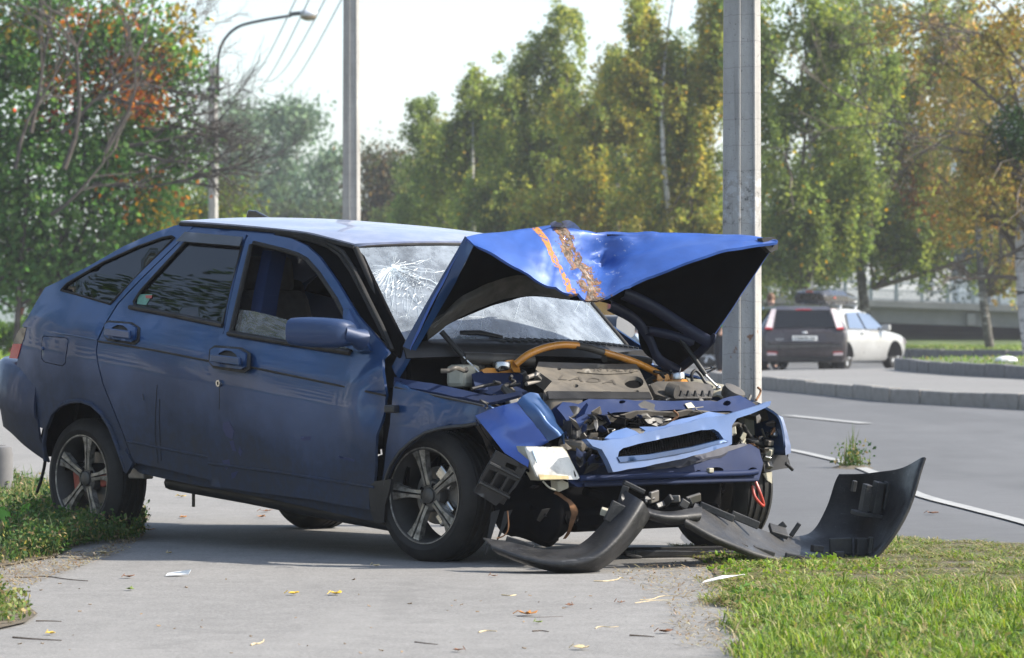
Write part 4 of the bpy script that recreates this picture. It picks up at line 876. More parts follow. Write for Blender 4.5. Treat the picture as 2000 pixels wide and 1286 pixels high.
# wing mirror on the front door
def sq_ring(c, ry, rz, n=16, p=3.2):
    return [c + Vector((0, ry * math.copysign(abs(math.cos(a)) ** (2 / p), math.cos(a)), rz * math.copysign(abs(math.sin(a)) ** (2 / p), math.sin(a)))) for a in [2 * math.pi * k / n for k in range(n)]]
paint('mirror_paint', (.008, .030, .095), .5, .1, .5, .2, -.5, -.2)
def mirror_housing():
    mb = MB(); a = L(578, 648, 'y', -1.0); b = L(685, 652, 'y', -.88); N = 9; prev = None
    prof = [(0.0, .80, .82), (.04, .95, .95), (.25, 1.0, 1.0), (.5, .98, 1.0), (.75, .9, .96), (.9, .75, .86), (1.0, .48, .62)]
    V = []; n = 16
    for t, sy, sz in prof: V += sq_ring(a.lerp(b, t), .075 * sy, .066 * sz, n)
    F = [(i * n + k, i * n + (k + 1) % n, (i + 1) * n + (k + 1) % n, (i + 1) * n + k) for i in range(len(prof) - 1) for k in range(n)] + [tuple(range(n - 1, -1, -1)), tuple((len(prof) - 1) * n + k for k in range(n))]
    mb.add(V, F); o = part(mb, 'wing_mirror', 'mirror_paint', fd, 50)
    mb = MB(); mb.tube([L(672, 652, 'y', -.90), L(690, 657, 'y', -.86), L(706, 664, 'y', -.81)], [.036, .034, .05], 12); part(mb, 'mirror_neck', 'mirror_paint', fd, 60)
    panel('mirror_base', [(680, 602), (690, 604), (734, 686), (706, 687), (684, 678), (678, 640)], 'paint', fd, off=.016, thick=.03, dent=dent_f)
mirror_housing()
# door shut gap, pillar, cant rail, seals
panel('cant_rail', [(344, 441), (378, 441), (460, 446.5), (538, 453.5), (532, 462), (480, 460), (368, 452), (356, 462), (346, 470)], 'paint', off=-.004)
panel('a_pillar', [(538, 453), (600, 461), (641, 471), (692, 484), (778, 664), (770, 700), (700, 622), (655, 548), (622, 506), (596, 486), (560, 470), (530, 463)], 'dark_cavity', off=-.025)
mb = MB()
for k, o in enumerate((-.004, -.012)):
    mb.tube(path_on([(538, 455 + 4 * k), (600, 465 + 4 * k), (640 - 6 * k, 476 + 4 * k), (668 - 8 * k, 492 + 6 * k), (690 - 8 * k, 526 + 4 * k), (716 - 8 * k, 580), (744 - 8 * k, 636), (765 - 5 * k, 684)], o), .010, 6)
part(mb, 'door_seal', 'rubber', None, 60)
panel('b_pillar', [(480, 488), (498, 490), (462, 690), (440, 690)], 'paint_inner', off=-.10, thick=.09)
panel('sill', [(246, 912), (262, 903), (330, 916), (415, 940), (500, 958), (600, 972), (726, 990), (756, 1000), (752, 1022), (700, 1016), (600, 994), (500, 972), (380, 950), (305, 935), (262, 925)], 'paint', off=-.035, thick=.06)
mb = MB(); mb.tube([Vector((S(u, v).x, -.70, S(u, v).z - .02)) for u, v in ((300, 935), (450, 962), (600, 992), (745, 1018))], .035, 8); part(mb, 'floor_rail', 'black_plastic', None, 60)
panel('mud_flap', [(722, 942), (768, 936), (764, 960), (756, 985), (754, 1020), (736, 1022), (728, 1000)], 'grey_plastic', off=.012, thick=.012)
panel('rear_mud_flap', [(236, 880), (246, 878), (262, 905), (250, 926), (244, 920)], 'paint', off=.010, thick=.02)
mb = MB(); a = L(275, 925, 'y', -.72); mb.box(a, (.12, .06, .05)); part(mb, 'jacking_point', 'dull_metal', None, bevel=.006)
mb = MB(); mb.box(L(378, 973, 'y', -.35), (.018, .006, .085)); part(mb, 'hanging_strap', 'dull_metal')
mb = MB(); mb.tube([L(u, v, 'y', -.62) for u, v in ((90, 890), (86, 915), (80, 940), (72, 962))], .008, 6); part(mb, 'earth_strap', 'rubber')

# front wing (fender), crumpled
def dent_w(x, z): return .012 * mnoise.noise((x * 9, z * 9, 1.0)) - .02 * math.exp(-((x - .42) / .1) ** 2)
arch_f = [(752, 948), (757, 930), (766, 908), (784, 882), (806, 862), (832, 846), (858, 838), (884, 834), (910, 832), (934, 828)]
fender = [(766, 756), (772, 745), (800, 760), (850, 772), (900, 783), (945, 792), (960, 800), (940, 812), (934, 828)] + arch_f[::-1][1:] + [(744, 944), (748, 915), (752, 870), (758, 830), (764, 790)]
fn = panel('front_wing', fender, 'paint', off=-.004, dent=dent_w, step=.04)
mb = MB(); mb.tube(path_on(arch_f, .004), .009, 6); part(mb, 'arch_lip', 'grey_plastic', fn, 60)
p = path_on([(773, 799)], .0)[0]; mb = MB(); mb.box(p + Vector((0, -.022, 0)), (.055, .05, .034), (0, 0, .3)); part(mb, 'side_repeater', 'grey_plastic', fn, bevel=.008)
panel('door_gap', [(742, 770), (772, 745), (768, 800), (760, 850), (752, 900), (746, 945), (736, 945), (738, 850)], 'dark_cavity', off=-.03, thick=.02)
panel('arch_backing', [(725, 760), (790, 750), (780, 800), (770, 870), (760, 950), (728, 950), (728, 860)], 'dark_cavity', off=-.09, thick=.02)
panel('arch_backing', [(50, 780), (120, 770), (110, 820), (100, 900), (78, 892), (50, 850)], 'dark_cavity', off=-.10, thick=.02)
# wing top flange: long grey blue strip below the open engine bay
lattice('wing_rail', [[(772, 742, 'y', -.76), (830, 752, 'y', -.75), (900, 765, 'y', -.73), (960, 778, 'y', -.71), (1020, 768, 'y', -.66)], [(770, 756, 'y', -.80), (830, 768, 'y', -.81), (900, 781, 'y', -.80), (958, 792, 'y', -.76), (1022, 775, 'y', -.68)]], 'paint_inner', .012, 5, 3, jitter=.006, jscale=14)
mb = MB(); mb.tube([L(u, v, 'y', -.82) for u, v in ((772, 757), (840, 771), (900, 783), (945, 793))], .006, 5); part(mb, 'wing_rail_lip', 'grey_plastic')
# left side: same panels mirrored
for nme in ('quarter_panel', 'quarter_window', 'rear_door', 'front_door', 'cant_rail', 'sill', 'b_pillar'):
    o = next(c for c in car.children if c.name == nme); c = o.copy(); COL.objects.link(c); c.parent = car; c.scale = (1, -1, 1)
    if nme == 'rear_door':
        w = next(k for k in o.children if k.name.startswith('door_window')).copy(); COL.objects.link(w); w.parent = c
LF = lattice('left_wing', [[(-.25, .78, .84), (.1, .78, .78), (.4, .77, .70), (.60, .72, .655)], [(-.25, .83, .78), (.1, .84, .72), (.4, .82, .65), (.64, .77, .60)], [(-.25, .82, .45), (-.1, .85, .60), (.35, .83, .55), (.66, .78, .47)]], 'paint', .01, 4, 4, jitter=.012, jscale=8, flip=True)

# ---- roof, tailgate, glass
rail = [S(*p) for p in ((352, 440), (378, 441), (460, 447), (540, 454), (600, 462), (642, 472), (692, 485))]
def roof():
    rows = []; n = 13
    for i, p in enumerate(rail):
        r = []
        for k in range(n):
            t = -1 + 2 * k / (n - 1); hw = -p.y - .002; cr = 1 - t * t
            bow = (.10 if i == len(rail) - 1 else .06 if i == len(rail) - 2 else -.05 if i == 0 else 0) * cr
            z = p.z + .026 * (1 - abs(t) ** 2.6) * (1 if i < len(rail) - 1 else .62) * (.75 if i == 0 else 1)
            if i == 3 and t < -.2: z += -.012 * math.exp(-((t + .65) / .25) ** 2)
            r.append((p.x + bow, t * hw, z))
        rows.append(r)
    g = np.array(rows); a = np.stack([crom(g[i], 2) for i in range(g.shape[0])], 0); b = np.stack([crom(a[:, j], 4) for j in range(a.shape[1])], 1)
    return solid_grid('roof', b, .02, MAT['paint_roof_sheen'], car, flip=False), g
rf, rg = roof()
mb = MB(); mb.tube([Vector((p.x, p.y, p.z + .004)) for p in rail], .009, 6); part(mb, 'roof_gutter', 'rubber', rf, 60)
fin = MB(); a = L(508, 430, 'y', 0.05); fin.add([a + Vector(q) for q in ((-.10, -.022, -.02), (-.10, .022, -.02), (.16, .012, -.02), (.16, -.012, -.02), (-.085, -.010, .050), (-.085, .010, .050), (-.03, .008, .046), (-.03, -.008, .046))], [(0, 1, 5, 4), (1, 2, 6, 5), (2, 3, 7, 6), (3, 0, 4, 7), (4, 5, 6, 7), (0, 3, 2, 1)]); part(fin, 'roof_fin', 'smoked_lens', rf, bevel=.006)
def tail():
    r0 = rg[0]; sil = [S(*p) for p in ((342, 441), (300, 455), (240, 482), (170, 522), (112, 551), (88, 562), (54, 620), (46, 636), (34, 702))]
    rows = []
    for i, p in enumerate(sil):
        w = -p.y - .004; bow = .05 if i < 5 else .18
        rows.append([(p.x - bow * (1 - t * t), t * w, p.z + (.03 if i < 5 else 0) * (1 - t * t)) for t in np.linspace(-1, 1, 9)])
    g = np.array(rows); a = np.stack([crom(g[i], 2) for i in range(len(g))], 0); b = np.stack([lerp_rows(a[:, j], 3) for j in range(a.shape[1])], 1)
    o = solid_grid('tailgate', b, .02, MAT['paint'], car)
    w = g[1:5, 1:-1].copy(); w[:, :, 2] += .012; solid_grid('rear_window', np.stack([crom(w[:, j], 3) for j in range(w.shape[1])], 1), .004, MAT['tinted_glass'], o)
tail()
lamp = [(52, 641), (42, 672), (34, 701), (22, 700), (33, 664), (42, 640)]
tl = panel('tail_lamp', [(52, 641), (47, 662), (43, 672), (26, 672), (32, 655), (42, 640)], 'smoked_lens', off=.002, thick=.05)
panel('red_lens', [(43, 672), (39, 686), (35, 701), (19, 700), (26, 672)], 'red_lens', tl, off=.004, thick=.05)
paint('bumper_paint', (.007, .030, .105), .9, .3, .4, .6, .20, .80)
def rear_bumper():
    plan = [(-2.80, -.80), (-2.95, -.79), (-3.10, -.765), (-3.22, -.72), (-3.31, -.62), (-3.36, -.4), (-3.38, 0), (-3.36, .4), (-3.31, .62), (-3.22, .72), (-3.10, .765), (-2.95, .79), (-2.80, .80)]
    rows = []
    for zc, k in ((.53, -.10), (.535, -.01), (.52, .008), (.36, .022), (.30, .020), (.285, .006), (.20, -.006), (.08, -.05)):
        r = []
        for x, y in plan:
            z = zc - .11 * (x + .3); s = 1 + k / .8; 
            if zc < .15: z += .10 * max(0, (-x - 2.8) / .5)
            r.append((-2.6 + (x + 2.6) * (1 + k / .78), y * s, z))
        rows.append(r)
    g = np.array(rows); a = np.stack([crom(g[i], 3) for i in range(len(g))], 0)
    return solid_grid('rear_bumper', a, .012, MAT['bumper_paint'], car, flip=False, sharp=50)
rear_bumper()
# ---- windscreen: a bowed sheet leaning between pillars, roof and scuttle
WUR = Vector((rail[-1].x, rail[-1].y + .01, rail[-1].z)); WLR = Vector((-.28, -.68, .956)); WLL = Vector((-.246, .68, .922)); WUL = Vector((rail[-1].x + .02, .575, rail[-1].z - .012))
def wpt(s, t):                       # s across 0..1 right to left, t up 0..1
    a = WLR.lerp(WLL, s); b = WUR.lerp(WUL, s); p = a.lerp(b, t); k = 1 - (2 * s - 1) ** 2; return p + Vector((.105 * k, 0, .02 * k))
wg = np.array([[tuple(wpt(s, t)) for s in np.linspace(0, 1, 25)] for t in np.linspace(0, 1, 9)])
ws = solid_grid('windscreen', wg, .006, MAT['windscreen_glass'], car, flip=False)
def WS(u, v, off=.006):
    d = rayd(u, v); t = 17.8
    for _ in range(25):
        p = EYE + d * t; s = min(1.1, max(-.1, (p.y + .63) / 1.26)); tt = (p.z - .94) / .43; q = wpt(s, tt); n = Vector((.72, 0, .69)); t -= (p - q).dot(n) / d.dot(n) * .8
    return EYE + d * t + n * off
def cracks():
    rnd = random.Random(4); mb = MB(); c = (765, 523)
    ok = lambda p: p[0] > 703 + max(0, p[1] - 488) * .43 and 490 < p[1] < 657 and p[0] < 1195
    def line(pts, w):
        run = []
        for q in list(pts) + [None]:
            if q is not None and ok(q): run.append(q)
            else:
                if len(run) > 1: mb.tube([WS(*r) for r in run], [w * rnd.uniform(.6, 1.3) for _ in run], 3, cap=False)
                run = []
    N = 46; rays = []
    for k in range(N):
        a = -math.pi * .12 + math.pi * 1.24 * k / (N - 1) + rnd.uniform(-.03, .03) if k < 38 else rnd.uniform(math.pi, 2 * math.pi)
        Lr = rnd.uniform(45, 175) * (1.0 if .1 < a < 2.4 else .5) if k < 38 else rnd.uniform(10, 40); aa = a; pts = [c]
        for j in range(1, 9): aa += rnd.uniform(-.06, .06); pts.append((c[0] + math.cos(aa) * Lr * j / 8, c[1] + math.sin(aa) * Lr * .85 * j / 8))
        line(pts, .00062 if Lr > 90 else .00045)
        if k < 38: rays.append((a, Lr))
    rays.sort()
    for (a0, l0), (a1, l1) in zip(rays[:-1], rays[1:]):          # web between neighbouring rays
        r = 7
        while r < min(l0, l1) * 1.05 + 12:
            r *= rnd.uniform(1.12, 1.38)
            if rnd.random() < .78:
                r0 = r * rnd.uniform(.9, 1.1); r1 = r * rnd.uniform(.9, 1.1); line([(c[0] + math.cos(a0) * r0, c[1] + math.sin(a0) * r0 * .85), (c[0] + math.cos((a0 + a1) / 2) * (r0 + r1) * .49, c[1] + math.sin((a0 + a1) / 2) * (r0 + r1) * .42), (c[0] + math.cos(a1) * r1, c[1] + math.sin(a1) * r1 * .85)], .00045)
    for k in range(70):                                            # crushed glass close to the blow and stray chips
        r = abs(rnd.gauss(0, 34)); a = rnd.uniform(0, math.pi); u = c[0] + math.cos(a) * r + 12; v = c[1] + math.sin(a) * r * 1.2 + (30 if k % 2 else 0); b_ = rnd.uniform(0, 6.3); l = rnd.uniform(3, 9); line([(u, v), (u + math.cos(b_) * l, v + math.sin(b_) * l)], .0006)
    for k in range(16):                                            # long hair cracks over the rest of the screen
        u = rnd.uniform(740, 1190); v = rnd.uniform(500, 600); a = rnd.uniform(.9, 2.0) if k < 24 else rnd.uniform(-.3, .3); pts = [(u, v)]
        for j in range(9): a += rnd.uniform(-.12, .12); u += math.cos(a) * 10; v += math.sin(a) * 10; pts.append((u, v))
        line(pts, .0004)
    mb.ball(WS(*c), (.006, .010, .010), 8, 5)
    o = part(mb, 'glass_crack', 'crack_white', ws); tag(o, kind='stuff')
cracks()
for s_ in ([wpt(0, 1) + Vector((.004, -.004, 0)), wpt(0, .5) + Vector((.006, -.006, .004)), wpt(0, 0) + Vector((.006, -.004, 0))], [wpt(1, 1), wpt(1, .5), wpt(1, 0)]):
    mb = MB(); mb.tube(s_, .013, 6); part(mb, 'windscreen_seal', 'rubber', ws, 60)
mb = MB(); mb.tube([wpt(s, 1) + Vector((-.004, 0, .006)) for s in np.linspace(0, 1, 11)], .008, 6); part(mb, 'header_seal', 'rubber', ws, 60)
mb = MB(); mb.tube([wpt(1, 1) + Vector((-.03, -.005, 0)), wpt(1, .5) + Vector((-.035, -.01, 0)), wpt(1, 0) + Vector((-.04, -.01, 0))], .028, 8); part(mb, 'left_pillar', 'paint', None, 60)
# scuttle panel with slots, wiper
lattice('scuttle_panel', [[tuple(wpt(s, 0) + Vector((.0, 0, .0))) for s in np.linspace(-.03, 1.03, 7)], [tuple(wpt(s, 0) + Vector((.10, 0, -.022))) for s in np.linspace(-.03, 1.03, 7)], [tuple(wpt(s, 0) + Vector((.13, 0, -.075))) for s in np.linspace(-.03, 1.03, 7)]], 'black_plastic', .01, 3, 3, flip=True)
sp_ = next(c for c in car.children if c.name == 'scuttle_panel')
for k in range(22):
    s = .33 + .64 * k / 21; mb = MB(); a = wpt(s, 0); mb.box(a + Vector((.055, 0, -.004)), (.075, .010, .008), (0, .2, .5)); part(mb, 'louvre', 'grey_plastic', sp_)
mb = MB(); mb.tube([WS(895, 656, .02), WS(930, 659, .03), WS(975, 668, .03)], [.010, .012, .008], 6); part(mb, 'wiper', 'black_plastic', None, 60); mb = MB(); mb.tube([WS(770, 650, .02), WS(758, 625, .014), WS(742, 600, .012)], [.009, .007, .005], 6); part(mb, 'wiper', 'black_plastic', None, 60)
# ---- cabin
mb = MB(); mb.box((-1.5, 0, .34), (2.5, 1.46, .04)); mb.box((-2.75, 0, .62), (.05, 1.4, .5)); part(mb, 'floor_pan', 'dark_cavity')
mb = MB(); mb.prism([(-.20, -.66, .52), (-.22, -.66, .90), (-.50, -.66, .93), (-.66, -.66, .88), (-.60, -.66, .62)], (0, 1.32, 0)); part(mb, 'dashboard', 'dark_fabric', None, bevel=.02)
def seat(y):
    mb = MB(); mb.box((-1.22, y, .54), (.50, .48, .16), (0, .08, 0)); o = part(mb, 'seat', 'dark_fabric', None, bevel=.05)
    for m in o.modifiers: m.segments = 4
    b = MB(); b.box((-1.50, y, .88), (.15, .47, .62), (0, -.24, 0), .86); k = part(b, 'seat_back', 'dark_fabric', o, bevel=.06)
    b = MB(); b.box((-1.585, y, 1.255), (.10, .27, .17), (0, -.15, 0)); k2 = part(b, 'head_rest', 'dark_fabric', o, bevel=.04)
    for q in (k, k2):
        for m in q.modifiers: m.segments = 4
seat(-.36); seat(.36)
mb = MB(); mb.box((-2.25, 0, .60), (.5, 1.25, .18)); mb.box((-2.50, 0, .95), (.14, 1.25, .6), (0, -.25, 0)); part(mb, 'rear_bench', 'dark_fabric', None, bevel=.05)
mb = MB(); c = WS(1040, 630, -.30); rim = [c + Vector((.075 * math.sin(a) * -.9, .185 * math.cos(a), .165 * math.sin(a))) for a in np.linspace(0, 2 * math.pi, 33)]
mb.tube(rim, .016, 8, cap=False); mb.tube([c + Vector((.02, -.17, -.03)), c + Vector((.05, 0, -.02)), c + Vector((.02, .17, -.03))], .018, 6); mb.tube([c + Vector((.05, 0, -.02)), c + Vector((.3, 0, -.2))], .025, 6); part(mb, 'steering_wheel', 'black_plastic', None, 60)
mb = MB(); mb.box(WS(890, 505, -.06), (.03, .22, .06)); part(mb, 'inner_mirror', 'black_plastic', None, bevel=.01)
# left wing mirror, seen beyond the windscreen
mb = MB(); a = L(1199, 638, 'y', .90); V = []
for t, sy, sz in ((-.06, .8, .8), (-.04, 1, 1), (.03, .98, .98), (.08, .6, .6)): V += [a + Vector((t, .060 * q.x, .054 * q.y)) for q in [Vector((math.copysign(abs(math.cos(w)) ** .55, math.cos(w)), math.copysign(abs(math.sin(w)) ** .55, math.sin(w)))) for w in [2 * math.pi * k / 16 for k in range(16)]]]
mb.add(V, [(i * 16 + k, i * 16 + (k + 1) % 16, (i + 1) * 16 + (k + 1) % 16, (i + 1) * 16 + k) for i in range(3) for k in range(16)] + [tuple(range(15, -1, -1)), tuple(48 + k for k in range(16))]); part(mb, 'wing_mirror', 'mirror_grey', None, 50)

# ---- wheels
def build_wheel():
    """axis along y, outer face towards -y, centre at the origin"""
    root = empty('wheel', (0, 0, 0), 0, parent=car); Rt, hw = .288, .098
    prof = [(.203, -hw + .012), (.212, -hw + .002), (.235, -hw - .006), (.262, -hw + .002), (.277, -hw + .014), (.2855, -hw + .030)]
    tread = []
    for a in (-.055, -.02, .02, .055): tread += [(Rt, a - .009), (Rt - .007, a - .006), (Rt - .007, a + .006), (Rt, a + .009)]
    full = prof + tread + [(r, -h) for r, h in prof[::-1]]; mb = MB(); mb.lathe(full, (0, 0, 0), (0, 1, 0), 72); part(mb, 'tyre', 'rubber', root, 35)
    mb = MB(); mb.lathe([(.2045, -hw + .013), (.207, -hw + .004), (.200, -hw + .004), (.196, -hw + .022), (.186, -hw + .05), (.182, .03), (.19, .08), (.204, hw - .013)], (0, 0, 0), (0, 1, 0), 56); part(mb, 'rim', 'alloy_dark', root, 40)
    mb = MB(); mb.lathe([(.2075, -hw + .006), (.2095, -hw + .001), (.2055, -hw + .0005), (.2025, -hw + .006)], (0, 0, 0), (0, 1, 0), 56, True); part(mb, 'rim_edge', 'alloy', root, 40)
    first = None
    for k in range(5):
        if first is None:
            mb = MB()
            for sgn in (-1, 1):           # twin spoke: two ribs with a slot between
                pl = [(.045, .0035), (.10, .004), (.16, .0045), (.199, .006), (.196, .040), (.165, .028), (.12, .019), (.075, .017), (.045, .020)]; ys = [-.072, -.078, -.082, -.088, -.086, -.080, -.076, -.072, -.068]
                a = [Vector((x * sgn, y, r)) for (r, x), y in zip(pl, ys)]; b = [p + Vector((0, .030, 0)) for p in a]; n = len(a)
                if sgn > 0: mb.add(a + b, [tuple(range(n)), tuple(range(2 * n - 1, n - 1, -1))] + [(i, n + i, n + (i + 1) % n, (i + 1) % n) for i in range(n)])
                else: mb.add(a + b, [tuple(range(n - 1, -1, -1)), tuple(range(n, 2 * n))] + [(i, (i + 1) % n, n + (i + 1) % n, n + i) for i in range(n)])
            first = part(mb, 'spoke', 'alloy', root, 30)
        else:
            o = first.copy(); COL.objects.link(o); o.parent = root; o.rotation_euler = (0, 2 * math.pi * k / 5, 0)
    mb = MB(); mb.lathe([(.001, -.080), (.026, -.080), (.034, -.074), (.036, -.05)], (0, 0, 0), (0, 1, 0), 20); part(mb, 'hub_cap', 'alloy_dark', root, 40)
    mb = MB(); mb.lathe([(.036, -.066), (.064, -.062), (.072, -.045), (.072, -.03)], (0, 0, 0), (0, 1, 0), 24); part(mb, 'hub', 'alloy_dark', root, 40)
    for k in range(4):
        a = math.pi / 4 + k * math.pi / 2; mb = MB(); mb.cyl((.05 * math.cos(a), -.06, .05 * math.sin(a)), (.05 * math.cos(a), -.068, .05 * math.sin(a)), .011, n=8); part(mb, 'wheel_bolt', 'dark_cavity', root)
    mb = MB(); mb.lathe([(.05, -.012), (.125, -.012), (.125, .008), (.05, .008)], (0, 0, 0), (0, 1, 0), 40, True); part(mb, 'brake_disc', 'dull_metal', root, 40)
    return root
whl = build_wheel()
def caliper(root, ang, mat):
    a = R(ang); mb = MB(); mb.box((.105 * math.cos(a), -.012, .105 * math.sin(a)), (.06, .07, .11), (0, -a, 0)); part(mb, 'brake_caliper', mat, root, bevel=.01)
w2 = copy_tree(whl, car); w3 = copy_tree(whl, car); w4 = copy_tree(whl, car)
hubF = L(831, 962, 'y', -.755); hubR = L(163, 922, 'y', -.755)
def setw(o, loc, rz, spin): o.location = loc; o.rotation_mode = 'ZXY'; o.rotation_euler = (0, spin, rz)
setw(whl, (hubF.x, -.675, .287), R(5), R(-14)); setw(w2, (hubR.x, -.672, .287), 0, R(10)); setw(w3, (-2.492, .672, .287), math.pi, .3)
setw(w4, (.14, .895, .287), math.pi + R(-6), 0)
caliper(w2, 20, 'caliper_red'); caliper(w2, 200, 'caliper_red'); caliper(whl, 35, 'steel'); caliper(whl, -60, 'steel')
# wheel housings
for x in (0.02, -2.47):
    for sy in (-1, 1):
        mb = MB(); n = 14; A = []; B = []
        for k in range(n + 1):
            a = math.pi * k / n; r = .40 if x < -1 else .36; yo = .74 if x < -1 else (.70 if sy < 0 else .62); A.append((x + r * math.cos(a), sy * yo, .32 + r * math.sin(a) + (.06 if x < -1 else 0))); B.append((x + r * math.cos(a), sy * .44, .32 + r * math.sin(a) + (.06 if x < -1 else 0)))
        mb.add(A + B, [(k, k + 1, n + 2 + k, n + 1 + k) for k in range(n)] + [tuple(range(n + 1, 2 * n + 2))]); o = part(mb, 'wheel_housing', 'dark_cavity'); s_ = o.modifiers.new('t', 'SOLIDIFY'); s_.thickness = .006
# ================================================================== SMASHED FRONT END
def pxpanel(name, px, fx, mat, thick=(-.02, 0, 0), holes=(), step=14, parent=None, ax='x', jit=0.0, js=8, smooth=True):
    """outline read off the photo laid on a surface of the car: fx(u, v) gives the car's x (or the distance)"""
    f = fx if callable(fx) else (lambda u, v: fx)
    def f3(u, v):
        p = L(u, v, ax, f(u, v))
        if jit: p = p + mnoise.noise_vector(p * js) * jit
        return tuple(p)
    ms = [MAT[m] for m in mat] if isinstance(mat, (list, tuple)) else MAT[mat]
    return cdt_solid(name, px, f3, thick, ms, parent or car, holes, step, smooth)
def ell(cu, cv, ru, rv, n=14): return [(cu + ru * math.cos(2 * math.pi * k / n), cv + rv * math.sin(2 * math.pi * k / n)) for k in range(n)]
def tubep(name, pts, r, mat, parent=None, n=8):
    mb = MB(); p = [L(*q) if len(q) == 4 else Vector(q) for q in pts]; c = crom([tuple(q) for q in p], 5) if len(p) > 2 else p
    mb.tube([Vector(q) for q in c], r, n); return part(mb, name, mat, parent, 60)

simple('torn_sheet', (.26, .30, .36), .5, var=.3, scale=30)
# ---- bonnet: folded across the middle, its nose driven down in a V
def bonnet_mat():
    m, t, b = newmat('bonnet_paint'); tc = nd(t, 'ShaderNodeTexCoord'); co = tc.outputs['Object']; sp = nd(t, 'ShaderNodeSeparateXYZ'); t.links.new(tc.outputs['UV'], sp.inputs[0])
    U, V = sp.outputs[0], sp.outputs[1]; s = math_(t, 'SUBTRACT', V, .5)
    n1 = noise(t, co, 9, 6, .7); n2 = noise(t, co, 40, 5, .7); nn = math_(t, 'SUBTRACT', n1, .5); front = maprange(t, V, .47, .50, 0, 1)
    base = mix(t, maprange(t, n1, .3, .7, 0, 1), (.018, .066, .265), (.026, .088, .34))
    wear = maprange(t, n2, .58, .64, 0, 1)
    # band of filler and rust where the pole hit, running from the ridge to the nose
    d1 = math_(t, 'ABSOLUTE', math_(t, 'SUBTRACT', math_(t, 'ADD', U, math_(t, 'MULTIPLY', nn, .035)), math_(t, 'ADD', math_(t, 'MULTIPLY', s, .42), .268)))
    m1 = math_(t, 'MULTIPLY', maprange(t, d1, .012, .017, 1, 0), front); m1 = math_(t, 'MULTIPLY', m1, maprange(t, n2, .42, .47, 0, 1))
    d2 = math_(t, 'ABSOLUTE', math_(t, 'SUBTRACT', math_(t, 'ADD', U, math_(t, 'MULTIPLY', math_(t, 'SUBTRACT', noise(t, co, 14, 5, .75), .5), .22)), math_(t, 'ADD', math_(t, 'MULTIPLY', s, .34), .385)))
    m2 = math_(t, 'MULTIPLY', maprange(t, d2, .022, .030, 1, 0), front); d3 = math_(t, 'MULTIPLY', maprange(t, d2, .004, .012, 1, 0), maprange(t, n2, .4, .55, .2, .9))
    chips = math_(t, 'MULTIPLY', math_(t, 'MULTIPLY', maprange(t, noise(t, co, 26, 5, .75), .60, .63, 0, 1), front), maprange(t, math_(t, 'ABSOLUTE', math_(t, 'SUBTRACT', U, .56)), .02, .14, 1, 0))
    c = mix(t, m1, base, mix(t, wear, (.40, .17, .035), (.26, .10, .03)))
    rust = ramp(t, n2, [(.38, (.035, .024, .016)), (.50, (.10, .052, .022)), (.58, (.24, .10, .03)), (.68, (.13, .115, .10))]); c = mix(t, m2, c, rust)
    c = mix(t, math_(t, 'MULTIPLY', d3, front), c, (.17, .15, .13)); c = mix(t, math_(t, 'MULTIPLY', chips, .4), c, (.55, .56, .58))
    t.links.new(c, b.inputs['Base Color']); mm = math_(t, 'MAXIMUM', m1, m2)
    t.links.new(maprange(t, mm, 0, 1, .12, 0.05), b.inputs['Metallic']); t.links.new(maprange(t, mm, 0, 1, .50, .85), b.inputs['Roughness']); t.links.new(maprange(t, mm, 0, 1, .16, 0), b.inputs['Coat Weight']); b.inputs['Coat Roughness'].default_value = .06
    bump(t, b, math_(t, 'MULTIPLY', mm, n2), .5, .01)
bonnet_mat()
X = 'x'
H0 = [(774, 737, X, -.24), (838, 656, X, -.22), (900, 618, X, -.20), (965, 592, X, -.18), (1035, 577, X, -.15), (1110, 583, X, -.10), (1182, 590, X, -.05), (1240, 622, X, 0), (1258, 688, X, .05), (1324, 720, X, .07)]
HM = [(836, 600, X, -.08), (882, 572, X, -.10), (932, 546, X, -.10), (985, 527, X, -.08), (1045, 517, X, -.05), (1110, 522, X, -.02), (1185, 530, X, .04), (1300, 560, X, .15), (1350, 612, X, .25), (1396, 656, X, .36)]
H1 = [(908, 462, X, .08), (960, 455, X, .08), (1020, 448, X, .10), (1075, 441, X, .12), (1122, 450, X, .15), (1185, 452, X, .20), (1290, 454, X, .32), (1390, 457, X, .45), (1470, 460, X, .60), (1519, 469, X, .70)]
HB = [(917, 469, X, .105), (962, 476, X, .15), (1012, 484, X, .19), (1062, 493, X, .25), (1112, 507, X, .22), (1176, 511, X, .165), (1224, 504, X, .30), (1312, 486, X, .45), (1408, 472, X, .56), (1519, 471, X, .705)]
H2 = [(926, 478, X, .13), (966, 497, X, .22), (1005, 521, X, .28), (1050, 546, X, .33), (1100, 567, X, .37), (1166, 587, X, .41), (1240, 552, X, .48), (1330, 517, X, .58), (1420, 487, X, .66), (1519, 473, X, .71)]
bon = lattice('bonnet', [H0, HM, H1, HB, H2], ['bonnet_paint', 'dark_cavity'], .012, 7, 9, lin_rows='mix', jitter=.005, jscale=9, uv=True, flip=True, crumple=.020)
lattice('bonnet_edge', [[(766, 716, X, -.245), (828, 600, X, -.10), (893, 490, X, .045), (908, 461, X, .082)], [(772, 730, X, -.235), (842, 606, X, -.085), (899, 508, X, .055), (916, 468, X, .09)], [(780, 739, X, -.225), (866, 590, X, -.06), (905, 522, X, .065), (927, 478, X, .115)]], 'paint', .006, 4, 3, parent=bon)
